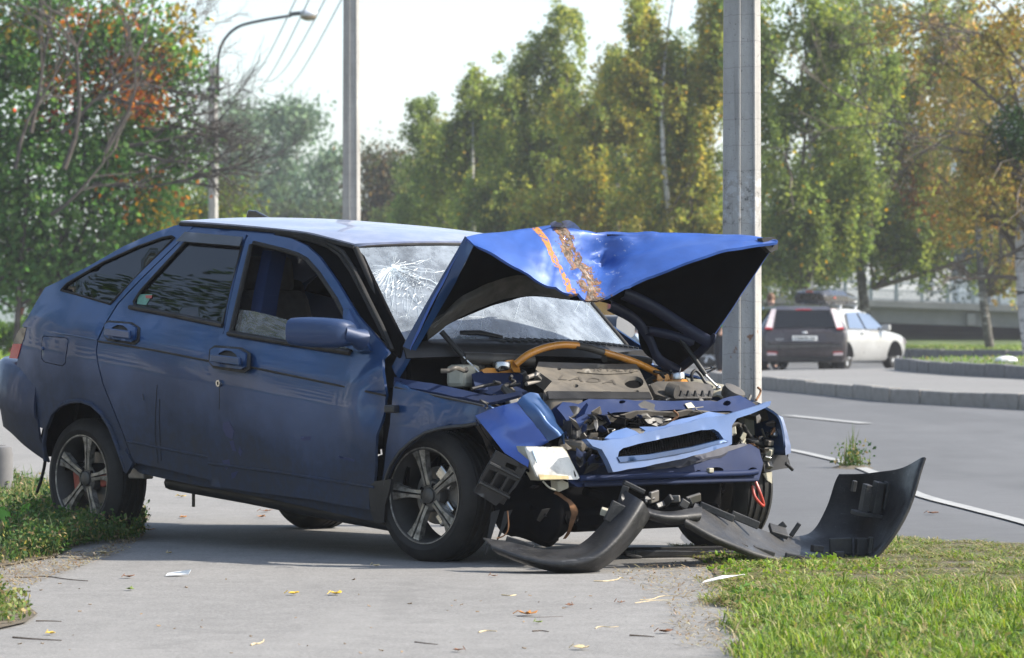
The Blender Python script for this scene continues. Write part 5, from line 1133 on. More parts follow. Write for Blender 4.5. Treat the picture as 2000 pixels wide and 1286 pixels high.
lattice('bonnet_lining', [[(836, 664, X, -.20), (900, 619, X, -.17), (960, 593, X, -.15), (1030, 578, X, -.12), (1112, 586, X, -.07)], [(838, 640, X, -.11), (905, 596, X, -.09), (966, 564, X, -.08), (1030, 552, X, -.05), (1112, 578, X, .02)], [(845, 632, X, -.13), (905, 578, X, -.10), (965, 550, X, -.08), (1025, 539, X, -.05), (1110, 571, X, .0)]], 'insulation', .02, 5, 4, parent=bon, jitter=.008, jscale=12)
lattice('torn_lining', [[(1040, 553, X, .10), (1085, 563, X, .2), (1125, 570, X, .30)], [(1062, 572, X, .12), (1095, 582, X, .2), (1122, 580, X, .28)]], 'insulation', .006, 4, 3, parent=bon, jitter=.01, jscale=20)
for k, (w, pts) in enumerate(((.030, [(1188, 596, X, .02), (1236, 622, X, .05), (1264, 658, X, .09), (1284, 700, X, .13), (1322, 724, X, .14)]), (.034, [(1215, 572, X, .10), (1275, 600, X, .17), (1338, 640, X, .28), (1384, 668, X, .37)]), (.03, [(1392, 662, X, .40), (1360, 694, X, .27), (1326, 722, X, .13)]), (.024, [(1262, 645, X, .11), (1310, 655, X, .2), (1350, 668, X, .28)]))):
    P0 = [L(*p) for p in pts]; c = crom([tuple(p) for p in P0], 5); rows = []
    up = Vector((.3, 0, .95))
    g = np.array([[tuple(Vector(q) + up * w * a + Vector((.012 * b_, 0, 0))) for q in c] for a, b_ in ((-.9, 0), (-.6, 1.6), (.6, 1.6), (.9, 0))]); solid_grid('bonnet_frame', g, .006, MAT['paint_inner_dark'] if 'paint_inner_dark' in MAT else paint('paint_inner_dark', (.006, .011, .04), .6, .1, .5, .15, .2, 1.4, (.02, .019, .018)), bon)
for k, pts in enumerate(([(1075, 436), (1086, 433), (1090, 437), (1098, 436), (1106, 448), (1078, 447)], [(1099, 434), (1106, 429), (1124, 437), (1138, 450), (1112, 452), (1102, 444)], [(1138, 452), (1150, 455), (1166, 452), (1172, 458), (1150, 462)])):
    pxpanel('torn_metal', pts, lambda u, v: .12 + (447 - v) * .004, 'torn_sheet' if k < 2 else 'rust', (-.004, 0, 0), step=8, parent=bon, jit=.012, js=22)
pxpanel('bonnet_nose_lip', [(1488, 466), (1512, 463), (1521, 472), (1519, 488), (1506, 494), (1494, 482)], .68, 'black_plastic', (-.03, 0, 0), step=10, parent=bon)
# gas struts
for a in ([(862, 648, X, -.12), (905, 697, X, -.05), (966, 758, X, .06)], [(1322, 652, X, .22), (1378, 733, X, .34), (1403, 758, X, .38)]):
    st = tubep('gas_strut', [a[0], a[1]], .0125, 'black_plastic'); tubep('strut_rod', [a[1], a[2]], .0055, 'steel', st); mb = MB(); mb.ball(L(*a[2]), .012); part(mb, 'ball_joint', 'steel', st, 60)

# ---- engine bay
mb = MB(); mb.box((-.20, 0, .62), (.03, 1.36, .56)); part(mb, 'firewall', 'dark_cavity')
def lumps(name, c, d, mat, n, seed, size=(.04, .10)):
    rnd = random.Random(seed)
    for k in range(n):
        mb = MB(); p = Vector(c) + Vector([rnd.uniform(-.5, .5) * q for q in d]); s = rnd.uniform(*size)
        if k % 3 == 0: mb.cyl(p, p + Vector((rnd.uniform(-1, 1), rnd.uniform(-1, 1), rnd.uniform(-.3, .6))).normalized() * s * 1.6, s * .35, n=10)
        else: mb.box(p, (s, s * rnd.uniform(.7, 1.6), s * rnd.uniform(.4, .9)), (rnd.uniform(-.4, .4), rnd.uniform(-.4, .4), rnd.uniform(0, 3)))
        part(mb, name, mat[k % len(mat)] if isinstance(mat, (list, tuple)) else mat, bevel=.006)
mb = MB(); mb.box((.13, -.02, .47), (.58, 1.08, .34)); part(mb, 'engine_block', 'dark_cavity', bevel=.03)
lumps('engine_fitting', (.30, -.38, .66), (.38, .26, .08), ['engine_black', 'dull_metal', 'engine_black'], 15, 5); lumps('engine_fitting', (.02, .1, .76), (.16, .9, .10), ['engine_black', 'dull_metal'], 16, 6, (.03, .07)); lumps('engine_fitting', (.42, .45, .64), (.3, .3, .06), ['engine_black', 'dull_metal', 'cream_plastic'], 12, 8, (.03, .07))
cx = lambda u, v: .12 + (v - 708) / 70 * .40
cov = [(1052, 707), (1120, 709), (1182, 711), (1243, 711), (1252, 728), (1263, 750), (1276, 779), (1200, 779), (1194, 765), (1178, 764), (1172, 779), (1152, 779), (1148, 769), (1140, 770), (1138, 779), (1071, 778), (1062, 764), (1078, 745), (1046, 722)]
ec = pxpanel('engine_cover', cov, cx, 'engine_cover', (-.01, 0, -.06), holes=[ell(1238, 747, 19, 12, 16), ell(1124, 754, 6, 3.5, 10), ell(1243, 765, 5, 3, 10), ell(1092, 721, 4, 2.5, 8)], step=12)
pxpanel('cover_lip', [(1070, 764), (1268, 766), (1275, 779), (1072, 779)], lambda u, v: .47 + (v - 764) * .004, 'grey_plastic', (-.03, 0, -.01), step=12, parent=ec)
pxpanel('cover_boss', [(1128, 727), (1150, 714), (1186, 712), (1240, 712), (1247, 724), (1225, 729), (1180, 731)], lambda u, v: cx(u, v) + .016, 'engine_cover', (-.02, 0, -.02), step=10, parent=ec)
pxpanel('cover_well', ell(1238, 748, 20, 13, 16), lambda u, v: cx(u, v) - .05, 'dark_cavity', (-.01, 0, -.01), step=12, parent=ec)
DG = None
def text_on(s, name, u0, v0, u1, v1, hpx, fx, mat, parent, depth=.003, shear=0.0, space=1.0, lift=.004):
    """raised lettering laid along a line of the photo, on the surface fx"""
    cu = bpy.data.curves.new(name, 'FONT'); cu.body = s; cu.extrude = .02; cu.space_character = space; cu.shear = shear; cu.resolution_u = 2
    o = bpy.data.objects.new(name, cu); COL.objects.link(o); dg = bpy.context.evaluated_depsgraph_get(); me = bpy.data.meshes.new_from_object(o.evaluated_get(dg)); bpy.data.objects.remove(o)
    n = len(me.vertices); v = np.zeros(n * 3); me.vertices.foreach_get('co', v); v = v.reshape(n, 3); w = v[:, 0].max() - v[:, 0].min(); h = .70
    f = fx if callable(fx) else (lambda a, b: fx); out = []
    for x, y, z in v:
        tx = (x - v[:, 0].min()) / w; ty = y / h; u = u0 + (u1 - u0) * tx + 0 * ty; vv = v0 + (v1 - v0) * tx - hpx * ty; q = L(u, vv, 'x', f(u, vv) + lift + (depth if z > 0 else -.004)); out.append(tuple(q))
    me.vertices.foreach_set('co', np.array(out).ravel()); me.update(); me.materials.clear(); return link(name, me, parent, [MAT[mat]])
simple('cover_letter', (.075, .066, .055), .6, var=.15, scale=10)
text_on('LADA', 'raised_lettering', 1090, 741, 1204, 751, 9, cx, 'cover_letter', ec, shear=.25, space=1.15)
text_on('16 VALVE', 'raised_lettering', 1160, 725, 1240, 727, 9, lambda u, v: cx(u, v) + .016, 'cover_letter', ec, shear=.2)
rw = random.Random(31)
for k in range(26):
    u = rw.uniform(905, 1400); v = rw.uniform(712, 790); x0 = .02 + (v - 708) / 75 * .40 + .05; pts = [(u, v, X, x0)]
    if 1045 < u < 1285: continue
    for j in range(4): u += rw.uniform(-22, 26); v += rw.uniform(-11, 11); v = min(800, max(704, v)); pts.append((u, v, X, x0 + rw.uniform(-.03, .06)))
    tubep('cable', pts, rw.choice([.004, .005, .007, .010]), rw.choice(['black_plastic', 'engine_black', 'black_plastic', 'dull_metal', 'dark_cavity']), n=6)
for k in range(22):
    u = rw.uniform(1105, 1420); v = rw.uniform(815, 862) - (u - 1105) * .06; pts = [(u, v, X, .66)]
    for j in range(3): u += rw.uniform(-20, 22); v += rw.uniform(-10, 10); pts.append((u, v, X, .66 + rw.uniform(-.03, .03)))
    tubep('cable', pts, rw.choice([.003, .004, .006, .009]), rw.choice(['black_plastic', 'engine_black', 'dull_metal', 'dark_cavity', 'rust']), n=5)
# strut brace and towers
pxpanel('strut_tower', [(921, 731), (945, 724), (1010, 726), (1022, 734), (1018, 760), (930, 762)], lambda u, v: .02 + (v - 724) * .002, 'paint_inner', (-.05, .05, -.08), step=12)
pxpanel('brace_plate', [(940, 724), (950, 719), (1012, 720), (1017, 728), (945, 729)], .03, 'orange_paint', (-.05, .02, -.004), step=12)
mb = MB(); p = L(980, 720, X, .03); mb.lathe([(.0, .03), (.036, .03), (.04, .022), (.04, 0)], p, (0, 0, 1), 20); part(mb, 'tower_cap', 'steel', None, 40)
pxpanel('brace_bracket', [(982, 712), (990, 704), (1003, 703), (1013, 712), (1017, 727), (1004, 727), (996, 716)], .05, 'orange_paint', (-.02, .01, 0), step=10)
tubep('strut_brace', [(1006, 713, X, .06), (1030, 694, X, .08), (1060, 681, X, .09), (1095, 674, X, .10), (1128, 675, X, .10)], .0165, 'orange_paint', n=12)
tubep('brake_hose', [(1122, 675, X, .10), (1150, 680, X, .10), (1182, 690, X, .11)], .0165, 'engine_black', n=10)
tubep('strut_brace', [(1178, 688, X, .11), (1215, 699, X, .12), (1250, 712, X, .13), (1296, 735, X, .14)], .0165, 'orange_paint', n=12)
pxpanel('brace_bracket', [(1284, 732), (1296, 727), (1306, 732), (1311, 744), (1284, 744)], .16, 'orange_paint', (-.02, .01, 0), step=10); pxpanel('brace_plate', [(1282, 741), (1350, 741), (1358, 746), (1290, 748)], .16, 'orange_paint', (-.05, .02, -.004), step=12)
mb = MB(); p = L(1322, 740, X, .16); mb.lathe([(.0, .03), (.032, .03), (.036, .022), (.036, 0)], p, (0, 0, 1), 20); part(mb, 'tower_cap', 'steel', None, 40)
mb = MB(); mb.box(L(905, 735, X, -.05), (.10, .13, .10), (0, 0, .2)); part(mb, 'washer_bottle', 'cream_plastic', None, bevel=.02); mb = MB(); mb.cyl(L(933, 712, X, -.06), L(933, 722, X, -.06), .03, n=16); part(mb, 'bottle_cap', 'engine_black', None, bevel=.004)
tubep('intake_duct', [(905, 700, X, -.06), (960, 702, X, -.02), (1040, 705, X, .02)], .028, 'engine_black', n=12); tubep('hose', [(1180, 700, X, .06), (1230, 702, X, .06), (1268, 706, X, .04)], .02, 'engine_black', n=10)
pxpanel('scuttle_end', [(1196, 690), (1255, 684), (1273, 692), (1274, 706), (1215, 706)], .0, 'black_plastic', (-.06, 0, -.02), step=14)
# air box with ribs, hose, left inner wing
ab = pxpanel('air_box', [(1270, 751), (1284, 745), (1360, 746), (1388, 752), (1394, 764), (1390, 778), (1310, 779), (1280, 770)], lambda u, v: .36 + (v - 745) * .004, 'engine_black', (-.08, 0, -.08), step=12)
mb = MB(); mb.cyl(L(1305, 762, X, .46), L(1322, 766, X, .50), .035, .03, n=14); part(mb, 'box_spout', 'engine_black', ab, 40)
for k in range(5): mb = MB(); u = 1328 + k * 14; a = L(u, 763, X, .47); mb.prism([a, a + Vector((0, .012, -.035)), a + Vector((0, -.014, -.035))], (.012, 0, 0)); part(mb, 'box_rib', 'grey_plastic', ab)
tubep('vacuum_hose', [(1352, 745, X, .33), (1351, 732, X, .33), (1358, 724, X, .33), (1368, 732, X, .34), (1378, 748, X, .36), (1392, 757, X, .38)], .0075, 'black_plastic')
lattice('left_inner_wing', [[(1340, 742, X, .2), (1385, 748, X, .3), (1425, 760, X, .38), (1450, 776, X, .42)], [(1385, 776, X, .36), (1412, 780, X, .44), (1440, 788, X, .5), (1462, 798, X, .54)]], 'cream_plastic', .01, 5, 4, jitter=.012, jscale=14)
mb = MB(); mb.lathe([(0, .02), (.05, .02), (.055, 0), (.04, -.05)], L(1432, 768, X, .46), (.5, .1, .8), 18); part(mb, 'lamp_cap', 'engine_black', None, 40)
tubep('bent_pipe', [(1477, 782, X, .52), (1484, 770, X, .5), (1485, 762, X, .5), (1480, 757, X, .5)], .005, 'rust'); mb = MB(); mb.cyl(L(1462, 782, X, .5), L(1466, 772, X, .5), .008, n=8); part(mb, 'bolt', 'dull_metal')
# right inner wing, crumpled blue sheet
lattice('right_inner_wing', [[(935, 758, X, .05), (985, 755, X, .12), (1025, 765, X, .2), (1055, 790, X, .33)], [(960, 775, X, .12), (1010, 775, X, .2), (1045, 790, X, .3), (1075, 815, X, .42)], [(1000, 790, X, .25), (1040, 800, X, .36), (1065, 825, X, .45), (1098, 860, X, .55)]], 'paint_inner', .008, 6, 6, jitter=.02, jscale=10)

# ---- folded wing corner, headlamp, control box
lattice('wing_corner', [[(930, 812, 'y', -.80), (968, 797, 'y', -.775), (1010, 786, 'y', -.74)], [(957, 848, 'y', -.80), (1000, 836, 'y', -.765), (1041, 824, 'y', -.71)], [(986, 886, 'y', -.79), (1016, 876, 'y', -.74), (1072, 863, 'y', -.665)], [(1033, 915, 'y', -.745), (1035, 900, 'y', -.735), (1040, 873, 'y', -.70)]], 'paint_skylit', .006, 5, 4, lin_rows=True, lin_cols=True, jitter=.004, jscale=9)
lattice('wing_fold', [[(1010, 786, 'y', -.74), (1022, 775, 'y', -.71), (1036, 768, 'y', -.66), (1050, 770, 'y', -.62)], [(1041, 824, 'y', -.71), (1058, 812, 'y', -.69), (1068, 806, 'y', -.62), (1082, 818, 'y', -.57)], [(1072, 863, 'y', -.665), (1090, 854, 'y', -.64), (1100, 850, 'y', -.58), (1106, 872, 'y', -.53)]], 'paint', .006, 5, 6, lin_cols=True, jitter=.012, jscale=16)
lattice('wing_underside', [[(928, 815, 'y', -.79), (952, 855, 'y', -.79), (984, 890, 'y', -.78), (1034, 918, 'y', -.73)], [(938, 826, 'y', -.76), (962, 870, 'y', -.75), (990, 905, 'y', -.73), (1034, 925, 'y', -.70)]], 'dark_cavity', .004, 4, 2)
hl = pxpanel('headlamp', [(1028, 874), (1060, 873), (1098, 875), (1106, 884), (1119, 907), (1132, 934), (1128, 937), (1056, 937), (1050, 932), (1041, 910)], lambda u, v: .75 - (1132 - u) * .0006, 'lamp_glass', (-.012, 0, 0), step=12)
simple('reflector', (.86, .86, .82), .35, .0, var=.08, scale=20); simple('pale_blue_lens', (.55, .66, .78), .15, var=.05); simple('amber', (.50, .40, .22), .4, var=.3, scale=20)
pxpanel('reflector', [(1050, 879), (1097, 880), (1116, 910), (1128, 932), (1058, 933), (1048, 908)], lambda u, v: .735 - (1132 - u) * .0006, 'reflector', (-.01, 0, 0), step=12, parent=hl)
pxpanel('lamp_body', [(1027, 872), (1099, 873), (1107, 882), (1134, 936), (1055, 939), (1040, 912)], lambda u, v: .715 - (1132 - u) * .0006, 'cream_plastic', (-.06, 0, 0), step=14, parent=hl)
pxpanel('lamp_seal', [(1052, 927), (1110, 930), (1112, 936), (1055, 937)], lambda u, v: .757 - (1132 - u) * .0006, 'amber', (-.004, 0, 0), step=12, parent=hl)
pxpanel('clear_prism', [(1040, 880), (1052, 880), (1049, 905)], lambda u, v: .757 - (1132 - u) * .0006, 'pale_blue_lens', (-.006, 0, 0), parent=hl)
mb = MB(); mb.box(L(1093, 945, X, .67), (.05, .06, .05), (.3, .2, 0)); part(mb, 'lamp_bracket', 'cream_plastic', hl, bevel=.006)
D_ = 'd'; bd = lambda u, v: 17.16 + (v - 940) * .0006 + (u - 980) * .0004
def q4(a, b): o = Vector((970, 880)); e1 = Vector((60, 32)); e2 = Vector((-43, 82)); r = o + e1 * a + e2 * b; return (r.x, r.y)
bx = pxpanel('control_box', [q4(0, 0), q4(.3, 0), q4(1, 0), q4(.98, .5), q4(.72, 1.04), q4(0, 1), q4(-.04, .6)], bd, 'grey_plastic', (-.05, .04, 0), step=11, parent=None, ax='d', holes=[[q4(.06, .42), q4(.30, .40), q4(.29, .70), q4(.05, .70)], [q4(.38, .40), q4(.62, .39), q4(.60, .70), q4(.36, .70)], [q4(.70, .39), q4(.92, .38), q4(.86, .68), q4(.68, .70)], [q4(.42, .12), q4(.74, .10), q4(.74, .20), q4(.42, .22)]])
pxpanel('box_back', [q4(.02, .05), q4(.98, .05), q4(.9, .95), q4(.02, .95)], lambda u, v: bd(u, v) + .035, 'black_plastic', (-.02, .02, 0), ax='d', parent=bx)
for b_ in (.30, .76): mb = MB(); mb.tube([L(*q4(-.02, b_), 'd', bd(*q4(0, b_)) - .006), L(*q4(.96, b_ - .01), 'd', bd(*q4(1, b_)) - .006)], .007, 6); part(mb, 'box_ridge', 'grey_plastic', bx)
lattice('wheel_liner', [[(985, 935, 'd', 17.42), (1030, 930, 'd', 17.40), (1075, 945, 'd', 17.36), (1112, 968, 'd', 17.34)], [(962, 985, 'd', 17.36), (1030, 985, 'd', 17.28), (1090, 990, 'd', 17.26), (1124, 1000, 'd', 17.28)], [(975, 1035, 'd', 17.38), (1030, 1030, 'd', 17.3), (1080, 1040, 'd', 17.26), (1112, 1040, 'd', 17.3)], [(1000, 1052, 'd', 17.45), (1040, 1056, 'd', 17.4), (1072, 1062, 'd', 17.36), (1098, 1056, 'd', 17.36)]], 'dark_cavity', .006, 5, 5, jitter=.035, jscale=9)
lattice('torn_edge', [[(1085, 958, 'd', 17.3), (1112, 975, 'd', 17.27), (1128, 1000, 'd', 17.25), (1118, 1024, 'd', 17.26), (1108, 1052, 'd', 17.3)], [(1082, 964, 'd', 17.29), (1106, 980, 'd', 17.27), (1116, 1002, 'd', 17.25), (1112, 1024, 'd', 17.26), (1102, 1050, 'd', 17.3)]], 'rust', .004, 5, 2, jitter=.012, jscale=25)
for pts in ([(960, 1000), (952, 1050), (945, 1090)], [(985, 1000), (978, 1030), (965, 1070)]): pxpanel('liner_strip', [pts[0], (pts[0][0] + 16, pts[0][1] - 4), (pts[1][0] + 8, pts[1][1]), pts[2], pts[1]], 17.28, 'black_plastic', (-.004, .004, 0), ax='d')
tubep('loose_wire', [(991, 998, 'd', 17.15), (993, 1030, 'd', 17.15), (985, 1046, 'd', 17.15), (970, 1052, 'd', 17.15)], .003, 'rust'); tubep('loose_wire', [(1060, 940, 'd', 17.2), (1072, 952, 'd', 17.2), (1085, 958, 'd', 17.2)], .004, 'cream_plastic')
mb = MB(); mb.box((.28, 0, .34), (.55, 1.0, .26)); part(mb, 'radiator', 'dark_cavity', bevel=.02); mb = MB(); mb.box((.34, .02, .19), (.5, .9, .1)); part(mb, 'engine_guard', 'dark_cavity', bevel=.03)

# ---- front panel: upper rail, fan, grille frame, lower beam
ux = lambda u, v: .56 + (v - 780) * .0022
up = pxpanel('upper_rail', [(1088, 798), (1100, 786), (1130, 789), (1150, 779), (1210, 781), (1300, 783), (1400, 784), (1425, 776), (1446, 772), (1470, 786), (1485, 800), (1440, 806), (1425, 803), (1330, 802), (1262, 801), (1200, 806), (1150, 818), (1128, 832), (1108, 822)], ux, 'paint_beam', (-.05, 0, -.02), step=13, jit=.006, js=22, smooth=False, holes=[ell(1214, 786, 6, 3, 8), ell(1420, 788, 8, 4, 8)])
lattice('rail_front', [[(1100, 822, X, .63), (1150, 818, X, .645), (1220, 806, X, .64), (1300, 803, X, .64), (1380, 804, X, .64), (1430, 808, X, .64)], [(1104, 850, X, .62), (1150, 838, X, .635), (1220, 818, X, .63), (1300, 812, X, .63), (1380, 812, X, .63), (1428, 816, X, .63)]], 'engine_black', .01, 4, 4, jitter=.015, jscale=16)
pxpanel('dusty_patch', [(1338, 789), (1350, 786), (1358, 796), (1344, 798)], lambda u, v: ux(u, v) + .014, 'cream_plastic', (-.004, 0, 0), parent=up)
mb = MB(); mb.lathe([(.0, .02), (.02, .02), (.07, .015), (.075, 0), (.075, -.04)], L(1268, 812, X, .60), (.8, 0, .6), 8); part(mb, 'fan_hub', 'black_plastic', None)
pxpanel('fan_shroud', [(1130, 832), (1200, 812), (1420, 808), (1425, 845), (1300, 880), (1180, 900), (1130, 880)], .52, 'dark_cavity', (-.03, 0, 0), step=20)
lumps('front_debris', (.60, -.28, .55), (.12, .5, .14), ['engine_black', 'dark_cavity', 'black_plastic'], 20, 12, (.03, .08)); lumps('front_debris', (.58, -.52, .42), (.16, .24, .30), ['dark_cavity', 'engine_black', 'paint_inner'], 16, 15, (.04, .09))
lattice('crumpled_duct', [[(1100, 800, X, .58), (1125, 800, X, .6), (1150, 812, X, .6)], [(1105, 840, X, .6), (1122, 838, X, .66), (1142, 842, X, .62)], [(1100, 868, X, .6), (1120, 872, X, .64), (1150, 868, X, .6)]], 'black_plastic', .006, 6, 6, jitter=.03, jscale=18)
gx = lambda u, v: .86 - abs(u - 1330) * .00018 - (870 - v) * .0002
gout = [(1145, 858), (1176, 861), (1215, 856), (1290, 839), (1380, 815), (1420, 811), (1470, 795), (1506, 784), (1504, 793), (1462, 810), (1440, 818), (1431, 832), (1429, 868), (1420, 872), (1340, 895), (1260, 912), (1197, 922), (1186, 896), (1176, 878), (1158, 872)]
gh = [(1206, 893), (1208, 882), (1216, 875), (1290, 858), (1370, 840), (1394, 838), (1404, 844), (1414, 858), (1350, 874), (1270, 888)]
gf = pxpanel('grille_frame', gout, gx, 'paint_pale', (-.03, 0, -.004), step=10, holes=[gh], jit=.004, js=12)
pxpanel('grille_shelf', [(1180, 858), (1200, 843), (1222, 836), (1240, 842), (1252, 850), (1262, 840), (1250, 833), (1300, 832), (1312, 824), (1340, 816), (1385, 804), (1402, 806), (1420, 811), (1380, 816), (1290, 840), (1215, 857)], lambda u, v: gx(u, v) - .02 - (858 - v + (1180 - u) * .2) * .0022, 'paint_pale', (0, 0, -.006), step=9, parent=gf, jit=.006, js=14)
pxpanel('grille_backing', [(1202, 896), (1206, 878), (1290, 855), (1396, 834), (1418, 858), (1350, 878), (1270, 893)], lambda u, v: gx(u, v) - .05, 'dark_cavity', (-.006, 0, 0), step=16, parent=gf)
mb = MB()
for k in range(44):
    u = 1202 + k * 5; seg = [v for v in np.arange(834, 898, 1.5) if inpoly([(u, v)], gh)[0]]
    if len(seg) > 2: mb.tube([L(u - 2, seg[0], X, gx(u, seg[0]) - .025), L(u + 2, seg[-1], X, gx(u, seg[-1]) - .025)], .0016, 3)
for k in range(16):
    v0 = 838 + k * 4.2; pts = [(u, v0 + 26 - (u - 1206) * .23) for u in range(1204, 1416, 6)]; pts = [p for p in pts if inpoly([p], gh)[0]]
    if len(pts) > 2: mb.tube([L(p[0], p[1], X, gx(*p) - .022) for p in (pts[0], pts[-1])], .0016, 3)
tag(part(mb, 'grille_mesh', 'dark_cavity', gf), kind='stuff')
pxpanel('grille_lower_lip', [(1206, 893), (1270, 888), (1350, 874), (1414, 858), (1424, 862), (1350, 882), (1270, 897), (1212, 903)], lambda u, v: gx(u, v) + .006, 'paint', (-.02, 0, 0), step=10, parent=gf)
bxf = lambda u, v: .72 - (940 - v) * .0006 + (u - 1300) * .0001
beam = pxpanel('lower_beam', [(1110, 938), (1132, 930), (1200, 928), (1330, 905), (1420, 882), (1466, 868), (1484, 878), (1490, 905), (1482, 942), (1400, 944), (1300, 947), (1180, 950), (1128, 952)], bxf, 'paint_beam', (-.06, 0, 0), step=11, jit=.006, js=10, holes=[ell(1401, 919, 13, 6, 12), ell(1470, 920, 9, 8, 12), ell(1365, 922, 5, 3, 8)])
tubep('beam_rib', [(1130, 935, X, .72), (1220, 932, X, .73), (1340, 928, X, .735), (1450, 925, X, .74), (1478, 922, X, .74)], .014, 'paint_beam', beam); tubep('beam_rib', [(1140, 948, X, .72), (1300, 943, X, .735), (1480, 938, X, .74)], .008, 'paint_inner', beam)
pxpanel('beam_top', [(1270, 897), (1340, 893), (1420, 872), (1452, 866), (1466, 870), (1420, 886), (1330, 908), (1262, 915)], lambda u, v: .68 + (v - 866) * .001, 'paint_inner_dark', (0, 0, -.01), step=12, parent=beam, jit=.008, js=14)
mb = MB(); mb.box(L(1387, 919, X, .745), (.02, .028, .02)); part(mb, 'clip', 'cream_plastic', beam, bevel=.003)
tubep('tow_eye', [(1476, 942, X, .74), (1484, 962, X, .76), (1491, 984, X, .76), (1488, 987, X, .76), (1474, 970, X, .75), (1470, 950, X, .73)], .0075, 'red_paint', n=8)
lattice('crumpled_panel', [[(1106, 880, X, .62), (1140, 890, X, .66), (1172, 890, X, .68), (1190, 905, X, .70)], [(1112, 905, X, .62), (1142, 908, X, .68), (1170, 912, X, .68), (1198, 925, X, .70)], [(1118, 935, X, .64), (1150, 936, X, .66), (1180, 934, X, .68), (1210, 938, X, .68)]], 'paint_inner', .006, 6, 6, jitter=.03, jscale=13)
# torn sheet and broken plastic round the smashed corners
rs = random.Random(77)
def shards(n, u0, u1, v0, v1, x0, x1, mats, size):
    for k in range(n):
        u = rs.uniform(u0, u1); v = rs.uniform(v0, v1); a = rs.uniform(0, 6.28); s_ = rs.uniform(*size); el = rs.uniform(.25, .6); pts = []
        for j in range(5):
            t_ = a + j * 1.257 + rs.uniform(-.3, .3); r_ = s_ * rs.uniform(.6, 1.15); pu = r_ * math.cos(t_ - a); pv = r_ * el * math.sin(t_ - a); pts.append((u + pu * math.cos(a) - pv * math.sin(a), v + pu * math.sin(a) + pv * math.cos(a)))
        xb = rs.uniform(x0, x1); gx_, gy_ = rs.uniform(-.004, .004), rs.uniform(-.004, .004)
        V = [L(p[0], p[1], X, xb + (p[0] - u) * gx_ + (p[1] - v) * gy_) for p in pts]; mb = MB(); mb.add(V + [sum(V, Vector()) / 5 + Vector((rs.uniform(.004, .018), 0, .004))], [(j, (j + 1) % 5, 5) for j in range(5)]); o = part(mb, 'torn_shard', rs.choice(mats)); o.modifiers.new('t', 'SOLIDIFY').thickness = .003
shards(20, 1098, 1180, 800, 880, .62, .70, ['paint_beam', 'black_plastic', 'dull_metal', 'dark_cavity', 'paint_inner', 'engine_black'], (8, 22))
shards(12, 1105, 1200, 885, 935, .68, .76, ['paint_beam', 'paint_inner', 'dark_cavity', 'black_plastic'], (10, 26))
shards(18, 1436, 1532, 815, 915, .55, .64, ['dull_metal', 'black_plastic', 'engine_black', 'cream_plastic', 'dark_cavity', 'rust'], (5, 15))
shards(12, 1030, 1130, 935, 1050, .58, .72, ['dark_cavity', 'black_plastic', 'dark_cavity'], (8, 20))
shards(10, 1190, 1420, 812, 838, .62, .68, ['paint_beam', 'dull_metal', 'engine_black', 'black_plastic'], (6, 16))
# left lamp bay
pxpanel('lamp_bay', [(1432, 806), (1490, 808), (1524, 812), (1536, 850), (1540, 890), (1534, 915), (1490, 922), (1440, 880), (1430, 850)], lambda u, v: .42 + (v - 806) * .0006, 'dark_cavity', (-.03, 0, 0), step=16)
pxpanel('lamp_bay_skin', [(1520, 812), (1528, 816), (1538, 845), (1546, 884), (1536, 888), (1530, 850)], lambda u, v: .58 + (v - 810) * .0012, 'paint', (-.10, 0, 0), step=10, jit=.008, js=14)
pxpanel('lamp_bay_top', [(1440, 806), (1478, 784), (1500, 797), (1526, 812), (1520, 822), (1470, 812)], lambda u, v: .54, 'engine_black', (-.06, 0, -.01), step=10, jit=.012, js=14)
pxpanel('lamp_bay_floor', [(1488, 885), (1536, 890), (1546, 917), (1520, 918), (1492, 924)], .60, 'black_plastic', (-.05, 0, 0), step=12, jit=.01, js=14)
pxpanel('pale_tank', [(1454, 812), (1472, 810), (1474, 850), (1458, 852)], .47, 'cream_plastic', (-.05, 0, 0), step=12)
for k, pts in enumerate(([(1436, 826), (1448, 838), (1450, 856), (1440, 870)], [(1450, 830), (1470, 858), (1490, 862), (1500, 850)], [(1445, 868), (1470, 862), (1500, 872), (1520, 866)], [(1488, 838), (1496, 862), (1500, 890), (1504, 914)], [(1496, 845), (1520, 850), (1526, 862)], [(1484, 852), (1480, 880), (1492, 904)])):
    tubep('wiring', [(u, v, X, .56) for u, v in pts], [.007, .010, .016, .005, .004, .005][k] if k < 6 else .005, ['black_plastic', 'black_plastic', 'grey_plastic', 'dull_metal', 'black_plastic', 'rust'][k])
for k, (u, v, s) in enumerate(((1502, 865, .03), (1502, 882, .035), (1498, 893, .03), (1501, 908, .03), (1522, 876, .03), (1432, 842, .03), (1512, 846, .03))):
    mb = MB(); mb.box(L(u, v, X, .60), (s, s * 1.2, s * .8), (.3 * k, .2, .5 * k)); part(mb, 'connector', ['dull_metal', 'cream_plastic', 'steel', 'dull_metal'][k % 4], None, bevel=.004)
pxpanel('wheel_flap', [(1490, 925), (1508, 922), (1508, 945), (1498, 938)], .5, 'cream_plastic', (-.004, 0, 0))
tubep('loose_hook', [(1534, 905, X, .60), (1542, 912, X, .60), (1548, 918, X, .60)], .008, 'black_plastic')

